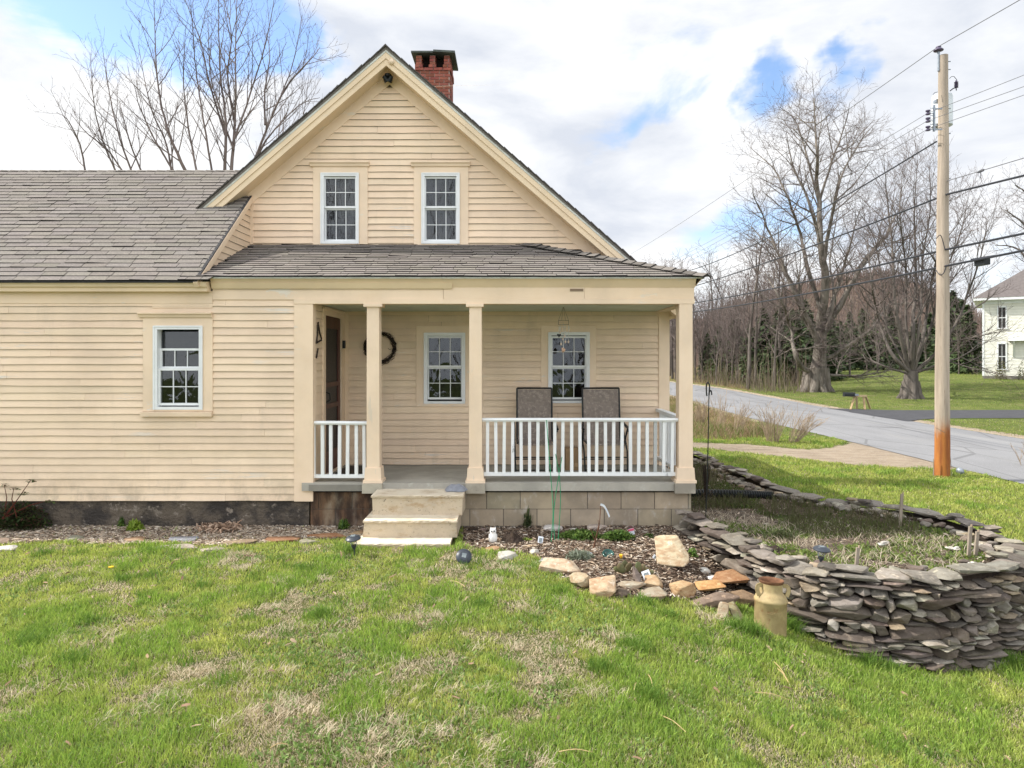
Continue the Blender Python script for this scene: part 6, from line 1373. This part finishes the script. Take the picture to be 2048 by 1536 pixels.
# woodland trees: a few kinds, copied
def kids(o): return [c for c in bpy.data.objects if c.parent == o]
protos = []
for k in range(6):
    tr, cr = TB(), TB(); H = 12; r = .16; S = dict(den=[1.9, 2.2, 2.6, 3], ang=[46, 44, 42, 40], len=[3.0, 1.4, .75, .4], rl=.012, rmin=.012, wob=.12, up=.05, trl=0, max=3)
    lean = Vector((TR.uniform(-.9, .9), TR.uniform(-.5, .5), 0)); pts = [Vector((0, 0, -.2)), lean*.2+Vector((0, 0, H*.3)), lean*.7+Vector((0, 0, H*.62)), lean*1.5+Vector((0, 0, H))]
    limb(tr, cr, pts, r, .02, S, .22, 4, 7)
    if k % 2: limb(tr, cr, [pts[1], pts[1]+Vector((TR.uniform(-1, 1), 0, H*.3)), pts[1]+Vector((TR.uniform(-2, 2), 0, H*.62))], r*.6, .02, S, .2, 4, 6)
    protos.append((tr, cr))
spots = []
for k in range(92):
    px = TR.choice([TR.uniform(1285, 1560), TR.uniform(1285, 1960), TR.uniform(1285, 1480)]); dd = TR.uniform(56, 105); spots.append((px, dd))
near = [(1352, 50, .8), (1372, 52, .95), (1398, 50, .9), (1415, 54, 1.05), (1440, 55, 1.0), (1468, 51, .95), (1496, 52, 1.15), (1512, 57, .9), (1548, 50, .85), (1560, 56, 1.0), (1300, 56, .8), (1325, 58, .85), (1422, 49, .8), (1340, 60, .9)]
allp = [(a, b, c) for a, b, c in near]
for px, dd in spots: allp.append((px, dd, (.52+.38*TR.random())*dd/78*(1.12 if px < 1560 else .92)))
pobj = []; GL = 'bare trees in the wood beyond the road'
for i, (px, dd, sc) in enumerate(allp):
    x = (px-CX)*dd/F; y = dd-D
    if roadx(ROAD_N, y)-1 < x < roadx(ROAD_F, y)+1.0 and y < 80: continue
    if i < 6 or len(pobj) < 6:
        tr, cr = protos[len(pobj)]; t = thing('woodland_tree', 'bare grey tree in the wood beyond the road', 'tree', (0, 0, 0), GL); tr.build('trunk', 'bark_dark', t); cr.build('crown', 'twigs', t); pobj.append(t)
    else:
        s_ = pobj[TR.randrange(6)]; t = s_.copy(); C.objects.link(t)
        for c in kids(s_):
            e = c.copy(); C.objects.link(e); e.parent = t
    t.location = (x, y, tz(x, y)-.05); t.rotation_euler = (0, 0, TR.uniform(0, 6.28)); t.scale = (sc*TR.uniform(.85, 1.15),)*2+(sc*TR.uniform(.9, 1.1),)
# young saplings and brush along the far roadside
n = 2600; px = rg.uniform(1340, 1620, n); d = rg.uniform(47, 64, n); x = (px-CX)*d/F; y = d-D; k = (x > roadx(ROAD_F, y)+1.0); x, y = x[k], y[k]; n = len(x); hh = np.clip(rg.gamma(1.4, .8, n), .2, 4.5)
cc = cmix((.16, .12, .09), (.25, .20, .155), rg.rand(n)); cc = np.where((rg.rand(n) < .25)[:, None], cmix((.12, .13, .045), (.16, .16, .06), rg.rand(n)), cc)
blades('undergrowth', x, y, terr(x, y), hh, .022+.02*rg.rand(n), .05+.6*rg.rand(n)**2, cc, 'leaf')
# conifers
def conifer_mesh(seed, n=2600):
    r = np.random.RandomState(seed); h = r.rand(n)**.9; H = 6.; R_ = 2.1*(1-h)**.85*(.75+.35*np.sin(h*40+seed)); a = r.rand(n)*6.283; rad = R_*np.sqrt(r.rand(n)*.8+.2)
    c = np.stack([np.cos(a)*rad, np.sin(a)*rad, h*H+.25-.18*rad+.15*r.randn(n)], -1); l = r.uniform(.15, .38, n)
    u = np.stack([np.cos(a+r.randn(n)*.5), np.sin(a+r.randn(n)*.5), -.25+.25*r.randn(n)], -1)*l[:, None]; v = np.stack([-np.sin(a), np.cos(a), r.randn(n)*.35], -1)*(l*.42)[:, None]
    P = np.stack([c-u, c-v, c+u, c+v], 1); return P, cmix((.04, .065, .028), (.085, .12, .045), r.rand(n))
cps = []; GC = 'dark firs in the wood beyond the road'
for i, (px, dd, sc) in enumerate([(1500, 60, .8), (1528, 62, 1.0), (1555, 61, .85), (1592, 60, .95), (1620, 63, .9), (1668, 60, .62), (1470, 66, .9), (1700, 86, 1.1), (1725, 92, 1.2), (1752, 84, 1.0), (1780, 88, 1.2), (1660, 90, 1.2), (1680, 84, .9), (1905, 72, 1.3), (1925, 76, 1.2), (1890, 84, 1.2), (1860, 90, 1.1), (1935, 66, 1.0), (1640, 70, .8), (1540, 56, .55), (1800, 92, 1.0), (1830, 90, 1.0), (1910, 90, 1.3), (1440, 68, .8), (1415, 70, .7), (1560, 70, 1.1), (1610, 74, 1.2), (1585, 66, 1.)]):
    x, y = (px-CX)*dd/F, dd-D
    if len(cps) < 4:
        t = thing('fir_tree', 'dark green fir in the wood beyond the road', 'tree', (0, 0, 0), GC); P, cc = conifer_mesh(i+3); o = npmesh('crown', P, None, [[0, 1, 2, 3]], 4, cc, 'fir', parent=t)
        mb = MB(); mb.tube([(0, 0, -.3), (0, 0, 3), (0, 0, 6.1)], [.13, .08, .015], 6); mb.build('trunk', M['bark_dark'], t, org=(0, 0, 0)); cps.append(t)
    else:
        s_ = cps[i % 4]; t = s_.copy(); C.objects.link(t)
        for c in kids(s_): e = c.copy(); C.objects.link(e); e.parent = t
    t.location = (x, y, tz(x, y)); t.rotation_euler = (0, 0, TR.uniform(0, 6)); t.scale = (sc*TR.uniform(.9, 1.15),)*2+(sc,)
# wooded hill in the distance
prof = [(1100, 690), (1250, 668), (1390, 640), (1500, 598), (1600, 570), (1690, 548), (1760, 545), (1850, 575), (1930, 615), (2010, 650), (2120, 675), (2400, 700)]
mb = MB(); rows = []
for i, dd in enumerate(np.linspace(118, 230, 12)):
    row = []
    for px in np.linspace(1080, 2420, 90):
        yt = np.interp(px, [p[0] for p in prof], [p[1]+16 for p in prof]); t = i/11; h = (HY-yt)*230/F+HC; x = (px-CX)*dd/F; row.append((x, dd-D, -1.2+(h+1.2)*float(sst(0, 1, t))+.6*float(fbm(x, dd, .08, 3, 4))))
    rows.append(row)
for i in range(11):
    for j in range(89): mb.face([rows[i][j], rows[i][j+1], rows[i+1][j+1], rows[i+1][j]])
tag(mb.build('hills', M['hill'], smooth=True), kind='structure')
n = 30000; px = rg.uniform(1090, 2400, n); t = rg.rand(n); dd = 118+112*t; yt = np.interp(px, [p[0] for p in prof], [p[1]+16 for p in prof]); h = (HY-yt)*230/F+HC; x = (px-CX)*dd/F; z = -1.2+(h+1.2)*sst(0, 1, t)
cc = cmix((.17, .12, .10), (.26, .19, .155), rg.rand(n)); cc = np.where((rg.rand(n) < .05)[:, None], np.array([[.04, .06, .03]]), cc)
blades('distant_wood', x, dd-D, z, 1.2+4.2*rg.rand(n), .10+.16*rg.rand(n), .05+.35*rg.rand(n), cc, 'leaf')
# shrubs on the bank
def shrub(px, py, hpx, wpx, label, n=26, lean=0, tw='tan_twigs'):
    g = G(px, py); s = (g.y+D)/F; H = hpx*s; W = wpx*s/2; tr, cr = TB(), TB(); S = dict(den=[2.2/ max(H, .3)*1.4]*4, ang=[24, 28, 30, 30], len=[H*.45, H*.25, H*.12, .1], rl=.02, rmin=.0045, wob=.14, up=.05, trl=0, max=2)
    for _ in range(n):
        a = TR.uniform(0, 6.28); q = TR.random(); e = g+Vector((math.cos(a)*W*q+lean*H, math.sin(a)*W*q*.7, H*TR.uniform(.6, 1.05))); b = g+Vector((math.cos(a)*W*.2, math.sin(a)*W*.2, -.03)); limb(tr, cr, [b, b.lerp(e, .5)+Vector((0, 0, H*.08)), e], .010, .004, S, .2, 3, 4)
    t = thing('shrub', label, 'shrub', tuple(g)); tr.build('stem', tw, t, g); cr.build('crown', tw, t, g)
shrub(1440, 858, 70, 50, 'small bare shrub on the bank, nearest the porch post', 16); shrub(1474, 868, 60, 60, 'bare shrub leaning right in the middle of the bank', 22, .35); shrub(1545, 884, 68, 100, 'large bare brown shrub at the end of the bank', 40); shrub(1585, 885, 60, 70, 'straw coloured bent shrub at the right end of the bank', 34, .5)
shrub(2050, 935, 55, 60, 'sparse twiggy shrub at the right edge beside the road', 10, -.1)
shrub(1400, 850, 46, 60, 'reddish bramble thicket on the bank beside the porch post', 40)
# ---------------------------------------------------------------- neighbour's house
NA = math.radians(35); ca, sa = math.cos(NA), math.sin(NA); XN = (1965-CX)*55/F; Yn = 0.; X0 = 0.
def sx(p): return ((p-CX)*55-F*XN)/(F*ca+sa*(p-CX))
def sz(p, q=1990): return HC+(HY-p)*(55-sa*sx(q))/F
nb = thing('neighbour_house', 'white two storey clapboard house with grey hip roof at the right edge', 'house', (XN, 55-D, 0)); nb.rotation_euler = (0, 0, -NA); ORG[nb.name] = Vector((0, 0, 0))
X1 = 11.; z0 = sz(757, 1965); z1 = sz(602, 1965)
def nbuild(mb, name, mat, par=None): return mb.build(name, M[mat], par or nb)
mb = MB(); z = z0+.25; mb.box(.02, X1, .03, 9, z0, z1)
while z < z1-.05: mb.mesh([(X0, -.012, z), (X1, -.012, z), (X1, .02, z+.112), (X0, .02, z+.112), (X0, .03, z), (X1, .03, z)], [(0, 1, 2, 3), (0, 4, 5, 1)], grey(.90, 1.03)); z += .11
nbuild(mb, 'wall', 'nwall')
mb = MB(); mb.box(-.02, .12, -.03, .1, z0+.22, z1); nbuild(mb, 'corner_board', 'vinyl')
mb = MB(); mb.box(-.6, X1, -.6, 9.6, z1, z1+.2); mb.box(-.05, X1, -.035, .02, z1-.25, z1); nbuild(mb, 'eave', 'vinyl')
mb = MB(); mb.box(0, X1, -.05, .05, z0-.3, z0+.2, (.5, .5, .5)); nbuild(mb, 'foundation', 'concrete')
mb = MB(); e_ = .62; zr_ = z1+.2; ax, ay, az = 4.6, 4.5, z1+3.9
mb.face([(-e_, -e_, zr_), (X1, -e_, zr_), (X1, ay, az), (ax, ay, az)]); mb.face([(-e_, -e_, zr_), (ax, ay, az), (-e_, 9+e_, zr_)]); mb.face([(-e_, 9+e_, zr_), (ax, ay, az), (X1, ay, az), (X1, 9+e_, zr_)]); nbuild(mb, 'roof', 'nroof')
for a, b, c, d_ in ((1997, 2011, 615, 656), (1997, 2011, 688, 738)):
    mb = MB(); w0, w1, t0, t1 = sx(a), sx(b), sz(d_, 2004), sz(c, 2004); q = .09
    mb.box(w0-q, w0, -.05, 0, t0, t1); mb.box(w1, w1+q, -.05, 0, t0, t1); mb.box(w0-q, w1+q, -.06, 0, t1, t1+.13); mb.box(w0-q-.04, w1+q+.04, -.08, 0, t0-.08, t0); mb.box(w0, w1, -.03, 0, (t0+t1)/2-.03, (t0+t1)/2+.03)
    mb.box((w0+w1)/2-.012, (w0+w1)/2+.012, -.028, -.01, t0, t1)
    wv_ = nbuild(mb, 'window', 'vinyl'); mb = MB(); mb.box(w0, w1, -.024, -.02, t0, t1); nbuild(mb, 'pane', 'screen', wv_)
mb = MB(); h0 = sx(2016); mb.box(h0, h0+3, -.7, -.05, sz(682, 2020), sz(674, 2020)); mb.prism([(h0+.3, -1.0, sz(683, 2020)), (h0+.3, -.02, sz(683, 2020)), (h0+.3, -.02, sz(715, 2020)), (h0+.3, -.35, sz(702, 2020))], (.14, 0, 0)); nbuild(mb, 'porch_hood', 'vinyl')
def npt(p, o=-.8): u = sx(p); x = XN+u*ca+o*sa; y = 55-D-u*sa+o*ca; return Vector((x, y, tz(x, y)))
g = npt(2001); t = thing('bush', 'small leafy upright bush under the neighbour house window', 'bush', tuple(g)); leaves('foliage', tuple(g), 420, (.45, .4, 1.7), (.08, .2), [(.13, .14, .05), (.09, .1, .04), (.2, .16, .07)], parent=t, up=1.)
g = npt(2046); t = thing('bush', 'bush beside the neighbour porch at the very right edge', 'bush', tuple(g)); leaves('foliage', tuple(g), 300, (.4, .4, 1.5), (.08, .2), [(.13, .14, .05), (.09, .1, .04)], parent=t, up=1.)
# bare tree at the right edge behind the neighbour house, and thin lone trees on the field
tr, cr = TB(), TB(); dd = 62; b = PD(2120, 760, dd); 
for L in ([(2110, 600), (2085, 520), (2050, 450), (2010, 420)], [(2110, 620), (2090, 500), (2060, 400), (2030, 370)], [(2110, 640), (2070, 560), (2040, 500), (1990, 490)]): limb(tr, cr, jd(L, dd, 1), .2, .03, SM, .1)
tr.add([b, PD(2115, 700, dd), PD(2110, 600, dd)], .4, .25, 8); finish('maple_tree', 'bare tree at the right edge whose branches reach over the neighbour roof', b, tr, cr)
for (px, dd, sc, l) in ((1755, 76, .62, 'slim young tree standing alone on the far lawn between the two maples'), (1914, 80, .6, 'slim young tree on the far lawn left of the neighbour house')):
    s_ = pobj[2]; t = s_.copy(); C.objects.link(t); t['label'] = l; del t['group']; x, y = (px-CX)*dd/F, dd-D; t.location = (x, y, tz(x, y)); t.scale = (sc, sc, sc)
    for c in kids(s_): e = c.copy(); C.objects.link(e); e.parent = t
# trees across the lawn behind the viewer, seen only as reflections in the panes
for (x, y, sc, r_) in ((-9, -26, 1.25, 0), (-3, -30, 1.4, 2), (4, -27, 1.2, 4), (10, -33, 1.5, 1), (-16, -34, 1.5, 3), (17, -30, 1.3, 5)):
    s_ = pobj[r_ % 6]; t = s_.copy(); C.objects.link(t); t['label'] = 'bare tree across the lawn opposite the farmhouse'; t['group'] = 'bare trees opposite the farmhouse'; t.location = (x, y, tz(x, y)); t.scale = (sc*1.2, sc*1.2, sc); t.rotation_euler = (0, 0, r_)
    for c in kids(s_): e = c.copy(); C.objects.link(e); e.parent = t
# ---------------------------------------------------------------- mailbox on its sawhorse
g = G(1722, 819); s = (g.y+D)/F; t = thing('sawhorse', 'pale wooden sawhorse standing at the far edge of the road', 'sawhorse', tuple(g)); P = lambda a, b, o=0: PY(a, b, g.y+o)
mb = MB(); mb.beam(P(1701, 792), P(1733, 792), .09, .09); mb.build('top_beam', M['wood'], t)
for a0, a1, o in ((1709, 1701, -.3), (1713, 1714, .25), (1727, 1730, -.25), (1732, 1741, .3)):
    mb = MB(); mb.beam(P(a0, 794), P(a1, 819, o), .09, .04, (1, 1, 1) if o > 0 else (.8, .75, .7)); mb.build('leg', M['wood'], t)
mb = MB(); c = P(1703, 789.5); r = .1; L = .52; pts = [(-r, 0), (r, 0)]+[(r*math.cos(a), .1+r*math.sin(a)) for a in np.linspace(0, math.pi, 9)]
mb.prism([c+Vector((-L/2-.1, x_, z_-.08)) for x_, z_ in pts], (L, 0, 0)); mbx = tag(mb.build('mailbox', M['black'], org=tuple(c)), 'black mailbox lying on the left end of the sawhorse', 'mailbox')
mb = MB(); mb.prism([c+Vector((-L/2-.125, x_*1.06, z_*1.06-.083)) for x_, z_ in pts], (.022, 0, 0)); mb.build('mailbox_door', M['black'], mbx)
mb = MB(); mb.box(c.x+.12, c.x+.30, c.y-r-.01, c.y-r-.002, c.z-.04, c.z+.05); mb.build('flag_plate', M['galv'], mbx)
# ---------------------------------------------------------------- utility pole
pd_ = 15.; pb = PD(1884, 943, pd_); pb.z = tz(pb.x, pb.y)-.02; PP = lambda a, b, o=0.: PD(a, b, pd_+o)
up = thing('utility_pole', 'tall weathered wooden utility pole with an orange brown foot beside the road', 'utility pole', tuple(pb))
mb = MB(); pt = PP(1887, 111); n = 14; pts = [pb.lerp(pt, i/n)+Vector((.006*math.sin(i*1.3), 0, 0)) for i in range(n+1)]; mb.tube(pts, [.152-.062*i/n for i in range(n+1)], 24); mb.build('pole', M['pole'], up, smooth=True, angle=50)
mb = MB(); c = PP(1884, 222, .36); mb.lathe(c-Vector((0, 0, .36)), [(.001, .0), (.15, .0), (.205, .03), (.205, .66), (.19, .70), (.12, .74), (.001, .75)], 24); mb.build('transformer', M['trans'], up, smooth=True, angle=40)
mb = MB(); 
for z_ in (198, 247): mb.box(PP(1884, z_).x-.07, PP(1884, z_).x+.07, pb.y+.08, pb.y+.2, PP(0, z_).z-.03, PP(0, z_).z+.03)
mb.build('transformer_bracket', M['galv'], up)
mb = MB(); mb.tube([PP(1877, 142, -.0), PP(1877, 101)], .028, 8); mb.build('pole_top_pin', M['galv'], up)
mb = MB(); c = PP(1877, 99); mb.lathe(c-Vector((0, 0, .03)), [(.03, -.02), (.095, .0), (.10, .015), (.075, .04), (.04, .07), (.055, .085), (.03, .10), (.001, .105)], 18); mb.build('insulator', M['porcelain'], up, smooth=True)
rk_ = MB(); rk_.box(PP(1862, 0).x-.018, PP(1862, 0).x+.018, pb.y-.13, pb.y-.09, PP(0, 266).z, PP(0, 214).z)
for z_ in (221, 262): rk_.box(PP(1862, 0).x, PP(1878, 0).x, pb.y-.12, pb.y-.09, PP(0, z_).z-.014, PP(0, z_).z+.014)
rack = rk_.build('secondary_rack', M['galv'], up)
for z_ in (225, 240, 257):
    mb = MB(); mb.lathe(PP(1856, z_, -.11)-Vector((0, 0, .05)), [(.02, 0), (.048, .004), (.048, .028), (.024, .042), (.024, .058), (.048, .072), (.048, .096), (.02, .10)], 12); mb.build('spool', M['porcelain'], rack)
    mb = MB()
    for dz in (-.055, .055): mb.box(PP(1855, 0).x, PP(1861, 0).x, pb.y-.12, pb.y-.10, PP(0, z_).z+dz-.006, PP(0, z_).z+dz+.006)
    mb.build('clevis', M['galv'], rack)
mb = MB(); c = PP(1913, 160, .1); mb.tube([PP(1899, 157, .1), PP(1903, 153, .1), PP(1908, 153, .1), PP(1914, 160, .1)], .006, 5); mb.tube([PP(1900, 182, .1), PP(1906, 177, .1), PP(1912, 175, .1)], .012, 5); mb.tube([PP(1912, 176, .1), PP(1913, 181, .1)], .01, 5); mb.build('jumper', M['cable'], up)
mb = MB(); mb.lathe(PP(1912.5, 176, .1), [(.02, 0)]+sum([[(.045, .01+.028*i), (.022, .024+.028*i)] for i in range(5)], [])+[(.02, .16), (.001, .17)], 12); mb.build('lightning_arrester', M['porcelain'], up)
mb = MB()
for b in (123, 139, 217, 267, 357, 388): mb.tube([PP(1895, b), PP(1901, b)], .012, 5)
mb.build('bolt', M['galv'], up)
mb = MB(); mb.tube([PP(1866, 189, -.05), PP(1870, 185, -.05), PP(1875, 184, -.05)], .006, 5); mb.tube(spline([PP(1890, 500, -.14), PP(1885, 480, -.15), PP(1880, 470, -.15), PP(1872, 478, -.1)], 4), .009, 5); mb.tube(spline([PP(1893, 530, -.1), PP(1888, 545, -.15), PP(1880, 550, -.15), PP(1872, 540, -.05)], 4), .01, 5); mb.build('loop_wire', M['cable'], up)
mb = MB(); mb.tube(spline([PP(1871, 855, -.13), PP(1884, 862, -.16), PP(1893, 868, -.12), PP(1895, 885, -.1), PP(1899, 900, -.1), PP(1902, 930, -.1), PP(1904, 965, -.2)], 4), .005, 5); mb.build('ground_wire', M['stick'], up)
g = PD(1916, 943, 15.3); g.z = tz(g.x, g.y); mb = MB(); mb.lathe(g+Vector((0, 0, .04)), [(.001, 0), (.06, .0), (.085, .03), (.08, .09), (.05, .11), (.001, .11)], 18, M=Matrix.Rotation(math.radians(60), 3, 'Y')); tag(mb.build('metal_reflector', M['galv'], org=tuple(g), smooth=True), 'grey metal lamp shade lying in the grass right of the utility pole', 'metal cap')
g = PD(1867, 945, 14.9); stick('stake', Vector((g.x, g.y, tz(g.x, g.y))), PP(1867, 918, -.1), .012, 'stick', 'thin stake at the left foot of the utility pole', 'stake')
# wires: from the far pole to this one and on past the viewer
def wire(name, L, R_, pole, r, mat, label, sagl=.3, far=50.):
    A = PD(L[0], L[1], far); B = PP(*pole); pts = []
    for i in range(25): t = i/24; p = A.lerp(B, t); p.z -= sagl*4*t*(1-t)*.25; pts.append(p)
    if R_:
        E = PD(2048, R_, 12.6 if B.x > 9 else 12.6); dv = (E-B)
        for k in range(1, 9): pts.append(B+dv*k*.5)
    mb = MB(); mb.tube(pts, r, 6); return tag(mb.build(name, M[mat], org=tuple(B)), label, 'cable', 'overhead wires')
wire('power_line', (1262, 508), -5, (1877, 93, 0), .008, 'cable_grey', 'topmost thin wire passing over the insulator on the pole top', .6)
wire('service_cable', (1268, 556), None, (1873, 283, -.05), .017, 'cable', 'thick dark wire rising to the pole just below the rack of spools', 3.6)
wire('power_line', (1262, 560), 150, (1856, 226, -.11), .0055, 'cable_grey', 'thin wire tied to the top spool', 1.)
wire('power_line', (1264, 566), 173, (1856, 241, -.11), .0055, 'cable_grey', 'thin wire tied to the middle spool', 1.)
wire('power_line', (1266, 572), 190, (1856, 258, -.11), .0055, 'cable_grey', 'thin wire tied to the bottom spool', 1.)
wire('phone_cable', (1270, 596), 316, (1894, 362, -.1), .008, 'cable_grey', 'grey wire with a small clamp right of the pole', 1.)
wire('phone_cable', (1272, 600), 351, (1893, 389, -.12), .02, 'cable', 'thick blue black cable crossing the middle of the pole', 1.2)
wire('phone_cable', (1274, 618), 467, (1892, 499, -.13), .022, 'cable', 'thick black cable above the splice box cable', 1.)
wire('phone_cable', (1276, 632), 501, (1892, 532, -.14), .022, 'cable', 'lowest black cable, the one carrying the splice box', 1.)
c = PD(1963, 524, 13.9); mb = MB(); dv = (PD(2048, 501, 12.6)-PP(1892, 532, -.14)).normalized(); mb.beam(c-dv*.13, c+dv*.17, .12, .14); sb = tag(mb.build('splice_box', M['black'], org=tuple(c)), 'black splice box hanging on the lowest cable right of the pole', 'splice box')
mb = MB(); mb.beam(c-dv*.3+Vector((0, 0, .085)), c+dv*.4+Vector((0, 0, .07)), .035, .035); mb.build('strap', M['cable'], sb)
c = PD(1962, 342, 14.1); mb = MB(); rock(mb, c, dv*.10, Vector((0, .03, 0)), Vector((0, 0, .03))); mb.tube([c, c-Vector((.01, 0, .14))], .006, 5); tag(mb.build('cable_clamp', M['cable'], org=tuple(c)), 'small dark clamp on the grey wire right of the pole', 'clamp')
